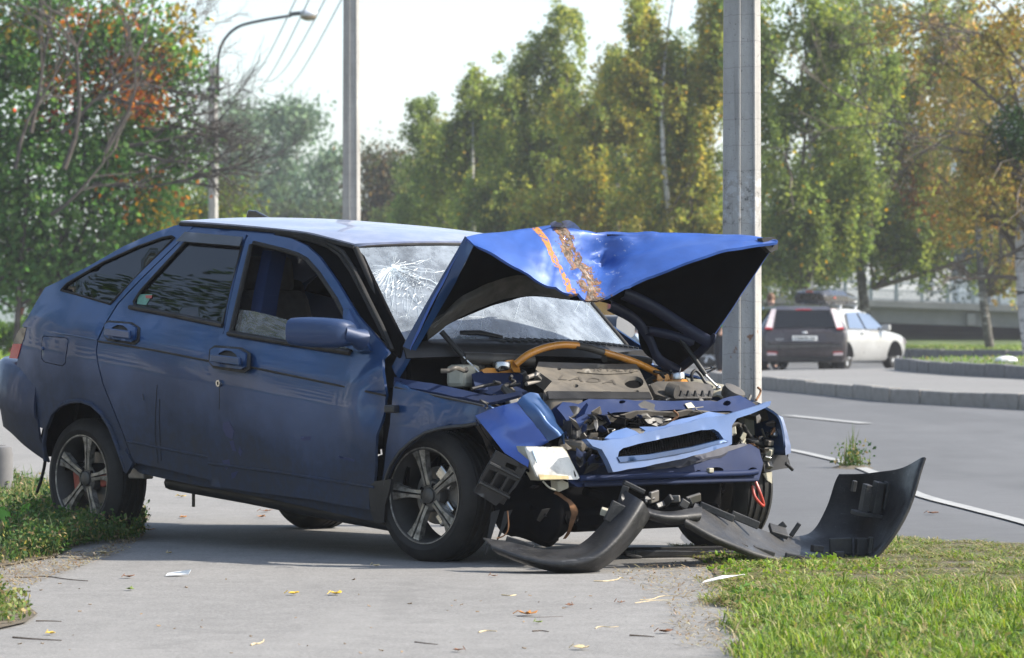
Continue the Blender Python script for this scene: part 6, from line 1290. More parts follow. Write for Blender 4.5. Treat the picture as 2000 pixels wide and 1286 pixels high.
# ================================================================== BUMPER TORN OFF, LYING IN FRONT
bz = empty('torn_bumper', G(1300, 1095), 0, 'torn black front bumper lying twisted on the ground before the blue car', 'bumper')
def BL(u, v, d): return P(u, v, d) - bz.location
def blat(name, rows, mat, thick, nu, nv, jitter=0.0, **k):
    rr = [[tuple(BL(*p)) for p in r] for r in rows]; return lattice(name, rr, mat, thick, nu, nv, bz, jitter=jitter, **k)
blat('bumper_end', [[(944, 1053, 17.05), (1005, 1063, 17.0), (1060, 1076, 16.98), (1112, 1074, 17.0), (1150, 1054, 17.05), (1185, 1015, 17.1), (1206, 982, 17.15), (1218, 958, 17.2)],
    [(958, 1066, 16.95), (1010, 1084, 16.88), (1060, 1096, 16.84), (1112, 1098, 16.83), (1160, 1084, 16.86), (1205, 1045, 16.93), (1236, 1004, 17.0), (1250, 978, 17.05)],
    [(966, 1074, 16.95), (1014, 1092, 16.88), (1062, 1104, 16.85), (1114, 1110, 16.84), (1164, 1098, 16.87), (1208, 1064, 16.95), (1240, 1024, 17.03), (1262, 994, 17.1)],
    [(974, 1080, 17.02), (1020, 1098, 16.95), (1065, 1111, 16.92), (1115, 1120, 16.90), (1165, 1113, 16.94), (1210, 1082, 17.02), (1245, 1042, 17.1), (1268, 1010, 17.17)]], 'bumper_plastic', .006, 6, 5, .003)
blat('bumper_end', [[(1356, 984, 17.5), (1420, 1008, 17.6), (1500, 1042, 17.85), (1560, 1050, 18.05), (1592, 1034, 18.2), (1617, 990, 18.25), (1631, 945, 18.25), (1640, 928, 18.25)],
    [(1350, 1000, 17.4), (1412, 1030, 17.45), (1485, 1060, 17.66), (1550, 1074, 17.85), (1620, 1066, 18.05), (1662, 1040, 18.12), (1690, 985, 18.12), (1714, 923, 18.05)],
    [(1342, 1012, 17.28), (1402, 1046, 17.3), (1475, 1074, 17.46), (1545, 1090, 17.64), (1618, 1090, 17.8), (1690, 1078, 17.9), (1735, 1010, 17.88), (1766, 914, 17.85)],
    [(1338, 1018, 17.22), (1400, 1052, 17.25), (1470, 1080, 17.4), (1540, 1096, 17.54), (1612, 1101, 17.60), (1694, 1098, 17.62), (1764, 1012, 17.62), (1804, 895, 17.66)],
    [(1340, 1028, 17.25), (1402, 1062, 17.28), (1472, 1088, 17.42), (1542, 1101, 17.55), (1614, 1105, 17.60), (1696, 1101, 17.63), (1765, 1016, 17.66), (1804, 900, 17.70)]], 'bumper_plastic', .006, 6, 5, .003)
blat('bumper_spine', [[(1212, 968, 17.15), (1250, 990, 17.2), (1300, 1003, 17.25), (1372, 994, 17.35)], [(1214, 978, 17.12), (1252, 1000, 17.15), (1300, 1012, 17.18), (1370, 1008, 17.28)], [(1250, 1004, 17.2), (1275, 1014, 17.22), (1310, 1022, 17.24), (1366, 1016, 17.34)]], 'bumper_plastic', .008, 5, 3, .006)
def bbox(name, u, v, d, size, rot, mat='bumper_plastic'):
    mb = MB(); mb.box(BL(u, v, d), size, rot); o = mb.build(name, MAT[mat], bz, bevel=.004); return o
bbox('fixing_tab', 1238, 952, 17.2, (.10, .03, .02), (0, .45, .2)); bbox('fixing_tab', 1218, 965, 17.18, (.03, .02, .07), (0, .3, 0)); bbox('fixing_tab', 1200, 1002, 17.06, (.06, .02, .09), (0, .45, .2)); bbox('fixing_tab', 1180, 1000, 17.1, (.03, .03, .03), (.3, .3, 0), 'cream_plastic')
bbox('fixing_tab', 1015, 1062, 17.02, (.12, .012, .03), (0, .3, 0))
for k, (u, v, d, s, r_) in enumerate(((1455, 1016, 17.6, (.13, .02, .035), (0, .4, .1)), (1400, 1000, 17.5, (.16, .015, .03), (0, .4, 0)), (1440, 1060, 17.42, (.09, .05, .02), (.2, .4, .2)), (1490, 1078, 17.5, (.1, .04, .03), (.1, .3, .2)), (1560, 1090, 17.58, (.12, .03, .025), (0, .2, .1)), (1520, 1038, 17.9, (.08, .09, .02), (.4, .3, .2)), (1462, 1028, 17.75, (.03, .03, .03), (0, .4, 0)), (1525, 1030, 17.95, (.03, .02, .05), (0, .9, 0)), (1553, 1035, 18.0, (.02, .02, .07), (0, .6, 0)), (1596, 1072, 17.75, (.05, .04, .03), (0, .1, .3)), (1642, 1068, 17.85, (.10, .02, .075), (0, -.03, .1)), (1682, 1068, 17.8, (.05, .05, .075), (0, 0, .2)), (1700, 1066, 17.78, (.02, .06, .075), (0, .1, 0)), (1640, 1084, 17.7, (.04, .03, .03), (0, 0, .2)))):
    bbox('stiffener', u, v, d, s, r_)
for k, (u, v, s) in enumerate(((1690, 975, (.03, .06, .13)), (1712, 972, (.035, .07, .14)), (1732, 968, (.03, .06, .12)), (1700, 1006, (.16, .08, .02)), (1668, 950, (.02, .02, .05)))):
    bbox('wing_bracket', u, v, 17.95, s, (.1, .15, .25))
for k in range(9): bbox('broken_piece', 1255 + 13 * k + random.uniform(-5, 5), 984 - 5 * (k % 3) + random.uniform(-6, 4), 17.22 + .02 * k, (random.uniform(.03, .08), .015, random.uniform(.02, .05)), (random.uniform(-.6, .6), random.uniform(-.7, .7), random.uniform(-1, 1)), ['grey_plastic', 'black_plastic', 'dull_metal'][k % 3])
# lower grille insert lying flat
gi = empty('grille_insert', G(1360, 1088), .25, 'flat black plastic grille lying on the ground under the torn bumper', 'grille')
mb = MB(); mb.box((0, -.09, .018), (.62, .03, .03), (0, .02, 0)); mb.build('frame_bar', MAT['grey_plastic'], gi, bevel=.005)
mb = MB(); mb.box((0, .16, .022), (.60, .03, .03)); mb.build('frame_bar', MAT['black_plastic'], gi, bevel=.005)
mb = MB()
for k in range(24): mb.box((-.29 + k * .025, .035, .018), (.006, .24, .012))
for k in range(8): mb.box((0, -.06 + k * .028, .020), (.58, .006, .012))
tag(mb.build('grille_mesh', MAT['black_plastic'], gi), kind='stuff')
mb = MB(); mb.box((-.34, -.12, .02), (.10, .06, .015), (.1, .2, .5)); mb.build('broken_corner', MAT['black_plastic'], gi, bevel=.004)
# ================================================================== POLES, LAMP, WIRES
def concrete_pole_mat():
    m, t, b = newmat('pole_concrete'); tc = nd(t, 'ShaderNodeTexCoord'); co = tc.outputs['Object']; sp = nd(t, 'ShaderNodeSeparateXYZ'); t.links.new(co, sp.inputs[0]); z = sp.outputs[2]
    n = noise(t, coords(t, (1, 1, .35)), 7, 6, .65); f = noise(t, co, 70, 3, .7); st = noise(t, coords(t, (14, 14, .6)), 1.5, 4, .6)
    c = ramp(t, n, [(.3, (.27, .26, .243)), (.7, (.42, .41, .385))]); c = mix(t, maprange(t, st, .52, .68, 0, .5), c, (.19, .18, .165))
    c = mix(t, maprange(t, f, .30, .36, .8, 0), c, (.07, .068, .065))
    w = math_(t, 'ABSOLUTE', math_(t, 'SUBTRACT', math_(t, 'FRACT', math_(t, 'ADD', math_(t, 'MULTIPLY', z, 7.7), math_(t, 'MULTIPLY', n, .5))), .5)); c = mix(t, maprange(t, w, .475, .49, 0, .28), c, (.12, .115, .11))
    # remains of a poster and whitewash
    pz = math_(t, 'MULTIPLY', maprange(t, z, 1.48, 1.56, 0, 1), maprange(t, z, 1.74, 1.82, 1, 0)); pn = noise(t, co, 13, 6, .7)
    c = mix(t, math_(t, 'MULTIPLY', pz, maprange(t, pn, .40, .46, .75, 0)), c, (.085, .083, .08)); c = mix(t, math_(t, 'MULTIPLY', pz, maprange(t, pn, .52, .56, 0, .55)), c, (.48, .49, .50))
    rz = maprange(t, z, .95, 1.15, 1, 0); c = mix(t, math_(t, 'MULTIPLY', rz, maprange(t, noise(t, co, 9, 3, .6), .62, .67, 0, .8)), c, (.20, .09, .04))
    t.links.new(c, b.inputs['Base Color']); b.inputs['Roughness'].default_value = .92; b.inputs['Specular IOR Level'].default_value = .25; bump(t, b, f, .4, .006)
concrete_pole_mat()
def pole(name, label, base, h, s, grooved=True):
    """precast pole with chamfered corners and a sunk front face, tapering upwards"""
    r = empty(name, base, 0, label, 'pole'); mb = MB()
    sec = [(-.100, .02), (-.022, -.050), (-.014, -.050), (-.010, -.040), (.056, -.040), (.060, -.050), (.067, -.050), (.102, .0), (.102, .085), (-.100, .085)]
    V = []; n = len(sec); lv = [-.3, 0, h * .25, h * .5, h * .75, h]
    for z in lv:
        k = s * (1 - .30 * max(0, z) / 9.0); V += [(x * k, y * k, z) for x, y in sec]
    mb.add(V, [(i * n + k, i * n + (k + 1) % n, (i + 1) * n + (k + 1) % n, (i + 1) * n + k) for i in range(len(lv) - 1) for k in range(n)] + [tuple(range(n - 1, -1, -1)), tuple((len(lv) - 1) * n + k for k in range(n))])
    mb.build('shaft', MAT['pole_concrete'], r); return r
pole('concrete_pole', 'thick grey concrete pole directly behind the raised hood', (1.152, 20.5, 0), 9.0, .985)
pole('concrete_pole', 'tall concrete pole rising beyond the blue car roof, clear against the sky', (P(686, 612, 48).x, 48, 0), 11.0, 1.12)
def street_lamp():
    D = 92; b = Vector((P(416, 612, D).x, D, 0)); r = empty('street_lamp', b, 0, 'street lamp with a curved dark arm on a short concrete post', 'street lamp'); q = lambda u, v: P(u, v, D) - b
    mb = MB(); V = []; hw = .118
    for z in (0, q(416, 126).z): k = 1.0 if z == 0 else .82; V += [(-hw * k, 0, z), (-hw * k * .6, -hw * k, z), (hw * k * .5, -hw * k, z), (hw * k, -.02, z), (hw * k, hw, z), (-hw * k, hw, z)]
    mb.add(V, [(k, (k + 1) % 6, 6 + (k + 1) % 6, 6 + k) for k in range(6)] + [tuple(range(5, -1, -1)), tuple(range(6, 12))]); mb.build('post', MAT['pole_concrete'], r)
    simple('arm_paint', (.035, .042, .045), .5, var=.2); simple('lamp_alu', (.62, .64, .67), .4, .15, var=.1); simple('lamp_bowl', (.25, .2, .12), .3, var=.2, coat=.3)
    c = crom([tuple(q(*p)) for p in ((427, 182), (426, 140), (428, 105), (440, 76), (466, 53), (510, 41), (570, 31))], 6); mb = MB(); mb.tube([Vector(p) + Vector((0, -.05, 0)) for p in c], .034, 8); mb.build('arm', MAT['arm_paint'], r, smooth=60)
    for v in (152, 176): mb = MB(); mb.box(q(418, v), (.34, .30, .05)); mb.build('clamp', MAT['arm_paint'], r)
    mb = MB(); mb.box(q(400, 146), (.28, .08, .05)); mb.build('bracket', MAT['lamp_alu'], r)
    mb = MB(); mb.box(q(579, 27), (.28, .12, .09), (0, -.1, 0)); mb.build('lamp_neck', MAT['arm_paint'], r, bevel=.02)
    mb = MB(); mb.ball(q(603, 27), (.21, .15, .11), 14, 8); mb.build('lamp_hood', MAT['lamp_alu'], r, smooth=180)
    mb = MB(); mb.ball(q(603, 33), (.185, .135, .095), 14, 8); mb.build('lamp_bowl', MAT['lamp_bowl'], r, smooth=180)
street_lamp()
for k, (a, b_) in enumerate((((582, -10), (458, 150)), ((608, -10), (470, 175)), ((640, -10), (500, 150)), ((672, -10), (516, 182)))):
    A = P(a[0], a[1], 75); B = P(b_[0], b_[1], 190); mb = MB(); n = 16; mb.tube([A.lerp(B, t) + Vector((0, 0, -.8 * math.sin(math.pi * t))) - A for t in np.linspace(-.25, 1.0, n)], .012, 4)
    o = mb.build('overhead_wire', MAT['arm_paint']); o.location = A; tag(o, ['thin overhead wire crossing the sky left of the tall pole, first from the left', 'thin overhead wire crossing the sky, second from the left', 'thin overhead wire crossing the sky, third from the left', 'thin overhead wire crossing the sky, the one nearest the tall concrete pole'][k], 'wire', 'overhead wires in the sky')

# ================================================================== BRIDGE
def bridge():
    Y = 150.0; s = Y / FPX; xx = lambda u: (u - 1000) * s; zz = lambda v: HC - (v - VH) * s
    b = Vector((xx(1750), Y, 0)); r = empty('road_bridge', b, 0, 'low concrete road bridge with metal railing behind the parked cars', 'bridge')
    u0, u1 = 1200, 2450; tl = lambda u: (u - 1750) * .036
    def beam(name, v0, v1, y0, y1, mat):
        mb = MB(); V = []
        for u in (u0, u1):
            for v, y in ((v0, y0), (v0, y1), (v1, y1), (v1, y0)): V.append((xx(u) - b.x, y, zz(v + tl(u))))
        mb.add(V, [(0, 1, 2, 3), (7, 6, 5, 4), (0, 4, 5, 1), (1, 5, 6, 2), (2, 6, 7, 3), (3, 7, 4, 0)]); return mb.build(name, MAT[mat], r)
    beam('cornice', 588, 601, -.35, .4, 'bridge_concrete'); beam('fascia', 601.2, 632, 0, .5, 'bridge_fascia'); beam('deck', 590, 628, .5, 12, 'bridge_shaded'); beam('abutment', 628, 720, 9, 12, 'bridge_shaded')
    for u in (1896, 2150): mb = MB(); mb.box((xx(u) - b.x, -.12, zz(619 + tl(u))), (.28, .3, .42)); mb.build('corbel', MAT['bridge_concrete'], r)
    for v, h in ((553, 3.2), (568, 2), (586, 2)):
        mb = MB(); mb.tube([(xx(u) - b.x, -.1, zz(v + tl(u))) for u in np.linspace(u0, u1, 9)], h * s * .5, 6); mb.build('rail', MAT['rail_paint'], r)
    pm = None
    for k in range(26):
        u = u0 + k * 50; p = (xx(u) - b.x, -.1, zz(570 + tl(u)))
        if pm is None: mb = MB(); mb.box((0, 0, 0), (.13, .13, .70)); pm = mb.build('rail_post', MAT['rail_paint'], r); o = pm
        else: o = pm.copy(); COL.objects.link(o); o.parent = r
        o.location = p
    mb = MB()
    for k in range(300): u = 1400 + k * 3.2; mb.box((xx(u) - b.x, -.1, zz(577 + tl(u))), (.018, .018, .33))
    tag(mb.build('baluster', MAT['rail_paint'], r), kind='stuff')
    mb = MB(); mb.tube([(xx(1946) - b.x, 2, zz(592)), (xx(1946) - b.x, 2, zz(380))], .09, 8); o = mb.build('lamp_column', MAT['bridge_concrete']); o.location = b; tag(o, 'thin pale column standing on the bridge beside the right birch', 'column')
bridge()
# ================================================================== VEHICLES BEYOND THE ROAD
def vpaint(name, col, metal=.3, rough=.35): return simple(name, col, rough, metal, var=.08, scale=3, coat=.7, dust=.25, dustcol=(.2, .19, .18))
vpaint('brown_paint', (.030, .022, .026)); vpaint('white_paint', (.34, .345, .34), .0); vpaint('silver_paint', (.42, .44, .46), .5); vpaint('yellow_paint', (.60, .30, .02), 0, .5); vpaint('red_stripe', (.35, .02, .03), 0, .5)
glass('car_glass', (.06, .07, .08), .75, .03, (.2, .22, .24)); simple('plate_white', (.72, .72, .70), .5, var=.05); simple('print_black', (.02, .02, .022), .6); simple('lamp_white', (.72, .62, .62), .15, var=.08, coat=.6)
def far_wheel(root, x, y, r=.31, w=.2, mat='lamp_alu'):
    sgn = -1 if y < 0 else 1; q = empty('wheel', (x, y, r), 0, parent=root)
    mb = MB(); mb.lathe([(r * .66, -w / 2), (r * .95, -w / 2), (r, -w / 2 + .03), (r, w / 2 - .03), (r * .95, w / 2), (r * .66, w / 2)], (0, 0, 0), (0, 1, 0), 28, True); mb.build('tyre', MAT['rubber'], q, smooth=40)
    mb = MB(); mb.lathe([(.001, -.04), (r * .62, -.03), (r * .67, -.02), (r * .67, .05)], (0, sgn * (w / 2 - .03), 0), (0, 1, 0), 24); mb.build('wheel_back', MAT['alloy_dark'], q, smooth=40)
    for k in range(5):
        a = 2 * math.pi * k / 5; mb = MB(); mb.box((r * .36 * math.cos(a), sgn * (w / 2 - .005), r * .36 * math.sin(a)), (r * .55, .02, .05), (0, -a, 0)); mb.build('spoke', MAT[mat], q)
def loft_body(st, mat, root, name='body'):
    """st: (x, z_low, z_belt, z_top, half width at belt, half width at top)"""
    rows = []
    for x, zl, zb, zt, wb, wt in st:
        half = [(0, zt + .02), (wt * .7, zt + .012), (wt, zt - .02), ((wt + wb) / 2 + .01, (zt + zb) / 2), (wb, zb), (wb + .025, zb - .18 * (zb - zl)), (wb + .02, (zb + zl) / 2), (wb - .01, zl + .08), (wb - .07, zl), (0, zl)]
        rows.append([(x, y, z) for y, z in half] + [(x, -y, z) for y, z in half[::-1][1:]])
    g = np.array(rows); a = np.stack([crom(g[:, j], 3) for j in range(g.shape[1])], 1); r, c = a.shape[:2]; V = a.reshape(-1, 3); idx = np.arange(r * c).reshape(r, c)
    F = np.stack([idx[:-1, :-1].ravel(), idx[1:, :-1].ravel(), idx[1:, 1:].ravel(), idx[:-1, 1:].ravel()], 1).tolist()
    mb = MB(); mb.add(V, [tuple(f) for f in F] + [tuple(range(c)), tuple((r - 1) * c + k for k in range(c - 1, -1, -1))]); return mb.build(name, MAT[mat], root, smooth=40)
def slab(name, pts, mat, root, t=.015, bevel=0):
    p = [Vector(q) for q in pts]; n = (p[1] - p[0]).cross(p[-1] - p[0]).normalized(); mb = MB(); mb.prism([q + n * t for q in p], -n * t * 2); return mb.build(name, MAT[mat], root, bevel=bevel)
def txt(s, name, loc, rot, size, mat, root, ext=.004):
    cu = bpy.data.curves.new(name, 'FONT'); cu.body = s; cu.extrude = ext; cu.size = size; cu.align_x = 'CENTER'; cu.align_y = 'CENTER'; o = bpy.data.objects.new(name, cu); COL.objects.link(o)
    me = bpy.data.meshes.new_from_object(o.evaluated_get(bpy.context.evaluated_depsgraph_get())); bpy.data.objects.remove(o); me.materials.clear(); k = link(name, me, root, [MAT[mat]]); k.location = loc; k.rotation_euler = rot; return k
def hatch():
    Y = 84.0; r = empty('parked_car', ((1572 - 1000) * Y / FPX, Y, road_z(Y)), R(90) + R(2.5), 'dark brown estate car seen from behind, right of the concrete pole', 'car'); r.scale = (1, 1, .93)
    loft_body([(0, .30, .60, .62, .78, .70), (.04, .26, .90, .93, .84, .70), (.16, .24, .97, 1.08, .88, .66), (.36, .24, .99, 1.40, .89, .58), (.62, .24, .99, 1.465, .89, .575), (1.8, .24, .98, 1.50, .90, .60), (2.6, .24, .97, 1.42, .90, .58), (3.3, .26, .96, 1.02, .88, .62), (4.0, .28, .82, .86, .84, .6), (4.3, .32, .60, .64, .70, .5)], 'brown_paint', r)
    for x in (.85, 3.4):
        for y in (-.80, .80): far_wheel(r, x, y)
    hb = slab('rear_window', [(.065, -.62, 1.0), (.065, .62, 1.0), (.285, .54, 1.37), (.285, -.54, 1.37)], 'car_glass', r, .02)
    slab('spoiler', [(.26, -.56, 1.375), (.26, .56, 1.375), (.42, .55, 1.455), (.42, -.55, 1.455)], 'brown_paint', r, .02); slab('brake_light', [(.262, -.16, 1.385), (.262, .16, 1.385), (.27, .16, 1.40), (.27, -.16, 1.40)], 'red_lens', r, .02)
    for y in (-1, 1):
        lm = slab('tail_lamp', [(.055, y * .66, .98), (.075, y * .80, 1.0), (.275, y * .655, 1.40), (.255, y * .565, 1.40)], 'lamp_white', r, .03); slab('red_lens', [(.045, y * .67, .955), (.06, y * .81, .965), (.08, y * .80, 1.01), (.055, y * .655, .99)], 'red_lens', lm, .03)
        fl = slab('reflector', [(-.012, y * .58, .395), (-.005, y * .78, .395), (-.005, y * .77, .47), (-.012, y * .60, .46)], 'lamp_white', r, .02); slab('red_lens', [(-.014, y * .56, .44), (-.008, y * .78, .455), (-.008, y * .77, .475), (-.014, y * .58, .47)], 'red_lens', fl, .022)
    slab('bumper_step', [(-.03, -.76, .655), (-.03, .76, .655), (.05, .80, .675), (.05, -.80, .675)], 'brown_paint', r, .02, .01); slab('lower_grille', [(-.004, -.55, .27), (-.004, .55, .27), (-.004, .58, .36), (-.004, -.58, .36)], 'black_plastic', r, .012)
    slab('plate_recess', [(.005, -.40, .70), (.005, .40, .70), (.03, .46, .86), (.03, -.46, .86)], 'brown_paint', r, .008)
    pl = slab('number_plate', [(-.008, -.26, .715), (-.008, .26, .715), (-.003, .26, .825), (-.003, -.26, .825)], 'plate_white', r, .008)
    txt('P 858 PK 123', 'plate_lettering', (-.02, 0, .77), (R(90), 0, R(-90)), .078, 'print_black', pl)
    em = MB(); em.ball((.01, 0, .895), (.012, .06, .025), 14, 6); em.build('oval_badge', MAT['lamp_alu'], r, smooth=180)
    txt('FOCUS', 'badge_lettering', (-.002, .52, .74), (R(90), 0, R(-90)), .05, 'lamp_alu', r, .003)
    mb = MB(); mb.box((.075, -.06, 1.035), (.02, .34, .022), (.06, 0, 0)); mb.build('rear_wiper', MAT['black_plastic'], r)
    for y in (-1, 1): mb = MB(); mb.tube([(.7, y * .56, 1.49), (.8, y * .56, 1.53), (1.9, y * .58, 1.545), (2.1, y * .58, 1.50)], .016, 6); mb.build('roof_rail', MAT['black_plastic'], r)
    mb = MB(); mb.box((2.6, -.99, .98), (.12, .2, .15)); mb.build('wing_mirror', MAT['black_plastic'], r, bevel=.03)
    for y in (-1, 1):
        for a, b_ in ((.55, 1.5), (1.56, 2.35)): slab('side_window', [(a, y * .905, 1.0), (b_, y * .905, 1.0), (b_ - .06, y * .66, 1.40), (a + .12, y * .65, 1.40)], 'car_glass', r, .012)
hatch()
def sedan(name, label, loc, rz, paint_, sz=1.0, box=False):
    r = empty(name, loc, rz, label, 'car'); r.scale = (1, 1, sz)
    loft_body([(0, .34, .66, .70, .72, .62), (.10, .28, .88, .93, .80, .62), (.55, .24, .94, 1.02, .86, .62), (1.15, .22, .94, 1.40, .87, .54), (1.7, .22, .93, 1.45, .87, .57), (2.4, .22, .92, 1.38, .87, .56), (3.15, .22, .90, .97, .86, .62), (3.9, .24, .80, .84, .82, .62), (4.30, .28, .66, .70, .72, .55), (4.40, .34, .52, .55, .58, .45)], paint_, r)
    for x in (.85, 3.45):
        for y in (-.78, .78): far_wheel(r, x, y, .32)
        for y in (-1, 1):
            mb = MB(); n = 14; A = [(x + .37 * math.cos(math.pi * k / n), y * .892, .32 + .37 * math.sin(math.pi * k / n)) for k in range(n + 1)]; mb.prism(A, (0, -y * .05, 0)); mb.build('arch', MAT['dark_cavity'], r)
    for y in (-1, 1):
        slab('side_window', [(.98, y * .885, .98), (1.78, y * .885, .965), (1.78, y * .655, 1.36), (1.30, y * .655, 1.34)], 'car_glass', r, .012); slab('side_window', [(1.86, y * .885, .965), (2.86, y * .885, .95), (2.44, y * .67, 1.31), (1.86, y * .66, 1.36)], 'car_glass', r, .012)
        mb = MB(); mb.box((2.72, y * .99, 1.0), (.13, .20, .14)); mb.build('wing_mirror', MAT[paint_], r, bevel=.03)
        slab('headlamp', [(4.10, y * .84, .62), (4.28, y * .76, .60), (4.22, y * .76, .72), (4.02, y * .83, .74)], 'lamp_white', r, .02); slab('door_handle', [(1.6, y * .90, .86), (1.76, y * .90, .86), (1.76, y * .90, .89), (1.6, y * .90, .89)], paint_, r, .02)
        slab('tail_lamp', [(.02, y * .50, .72), (.06, y * .78, .72), (.09, y * .78, .88), (.06, y * .5, .88)], 'red_lens', r, .03)
    slab('windscreen', [(2.50, -.54, 1.36), (2.50, .54, 1.36), (3.08, .64, .99), (3.08, -.64, .99)], 'car_glass', r, .02); slab('rear_window', [(.66, -.58, 1.06), (.66, .58, 1.06), (1.10, .5, 1.37), (1.10, -.5, 1.37)], 'car_glass', r, .02)
    return r
fx_, fy_ = .50, .866; fw = Vector((8.72, 93.5, 0)); og = fw - Vector((fx_, fy_, 0)) * 3.45 + Vector((-fy_, fx_, 0)) * .85
wc = sedan('parked_car', 'white car facing right beside the brown estate, black roof box on top', (og.x, og.y, road_z(93)), math.atan2(fy_, fx_), 'white_paint', .96)
simple('box_black', (.012, .012, .014), .25, var=.2, coat=.6)
def roof_box(r):
    st = [(.75, 1.64, .18, .36), (.84, 1.56, .30, .39), (1.1, 1.54, .36, .42), (1.9, 1.54, .34, .42), (2.5, 1.56, .22, .36), (2.75, 1.58, .10, .25)]; rows = []
    for x, z0, h, w in st: rows.append([(x, 0, z0 + h), (x, w * .75, z0 + h), (x, w, z0 + h * .6), (x, w, z0 + h * .15), (x, w * .8, z0), (x, 0, z0), (x, -w * .8, z0), (x, -w, z0 + h * .15), (x, -w, z0 + h * .6), (x, -w * .75, z0 + h)])
    n = 10; V = [p for q in rows for p in q]; mb = MB(); mb.add(V, [(i * n + k, (i + 1) * n + k, (i + 1) * n + (k + 1) % n, i * n + (k + 1) % n) for i in range(len(st) - 1) for k in range(n)] + [tuple(range(n)), tuple((len(st) - 1) * n + k for k in range(n - 1, -1, -1))])
    b = mb.build('roof_box', MAT['box_black'], r, bevel=.02)
    mb = MB(); mb.box((.775, .0, 1.84), (.02, .16, .05)); mb.build('red_sticker', MAT['red_paint'], b); mb = MB(); mb.box((1.2, -.425, 1.70), (.09, .02, .035)); mb.build('red_sticker', MAT['red_paint'], b)
    slab('side_band', [(1.1, -.40, 1.585), (2.5, -.365, 1.60), (2.5, -.365, 1.625), (1.1, -.40, 1.615)], 'lamp_alu', b, .006)
    for x in (1.4, 2.2): mb = MB(); mb.box((x, 0, 1.515), (.05, 1.0, .03)); mb.box((x, -.46, 1.47), (.06, .05, .10)); mb.box((x, .46, 1.47), (.06, .05, .10)); mb.build('cross_bar', MAT['lamp_alu'], r)
roof_box(wc)
sedan('parked_car', 'silver car half hidden by the raised hood and the concrete pole', (P(1404, 612, 98).x + .62, 98.2, road_z(98)), R(180) - R(4), 'silver_paint', .95)
def truck():
    Y = 116.0; s = Y / FPX; r = empty('yellow_truck', ((1195 - 1000) * s, Y, -.22), 0, 'yellow truck body with red stripes, seen under the raised hood', 'truck'); W_ = 2.6; mb = MB(); mb.box((0, 1.1, 1.65), (W_ * 1.5, 2.2, 1.75)); b = mb.build('cargo_body', MAT['yellow_paint'], r, bevel=.04)
    for x in (-.68, -.06, .5, 1.2): mb = MB(); mb.box((x, -.012, 1.95), (.13, .03, 1.1)); mb.build('red_stripe', MAT['red_stripe'], b)
    mb = MB(); mb.box((0, 1.1, .68), (W_ * 1.5, 1.9, .14)); mb.build('chassis', MAT['black_plastic'], r)
    mb = MB(); mb.cyl((.55, .1, .38), (.55, .1, .62), .13, n=14); mb.build('air_tank', MAT['plate_white'], r)
    for x in (-1.2, 1.2): far_wheel(r, x, .25, .46, .3)
    mb = MB(); mb.box((-2.75, 1.1, 1.35), (1.5, 2.1, 1.9)); mb.build('cab', MAT['yellow_paint'], r, bevel=.15)
truck()
# ================================================================== PEOPLE
def skin_mesh(name, joints, edges, radii, mat, parent, sub=2):
    me = bpy.data.meshes.new(name); me.from_pydata([tuple(j) for j in joints], edges, []); o = link(name, me, parent, [MAT[mat]])
    k = o.modifiers.new('skin', 'SKIN'); k.use_smooth_shade = True
    for i, r in enumerate(radii): me.skin_vertices[0].data[i].radius = r if isinstance(r, tuple) else (r, r)
    me.skin_vertices[0].data[0].use_root = True; s_ = o.modifiers.new('sub', 'SUBSURF'); s_.levels = s_.render_levels = sub; return o
simple('skin', (.46, .27, .19), .55, var=.08); simple('brown_hair', (.14, .065, .03), .6, var=.3); simple('dark_hair', (.02, .016, .014), .6, var=.3)
simple('green_cloth', (.04, .42, .06), .85, var=.12); simple('dark_cloth', (.02, .022, .03), .9, var=.2); simple('blue_cloth', (.40, .50, .62), .85, var=.12); simple('orange_shoe', (.55, .15, .04), .6, var=.15); simple('grey_cloth', (.10, .10, .11), .9, var=.2)
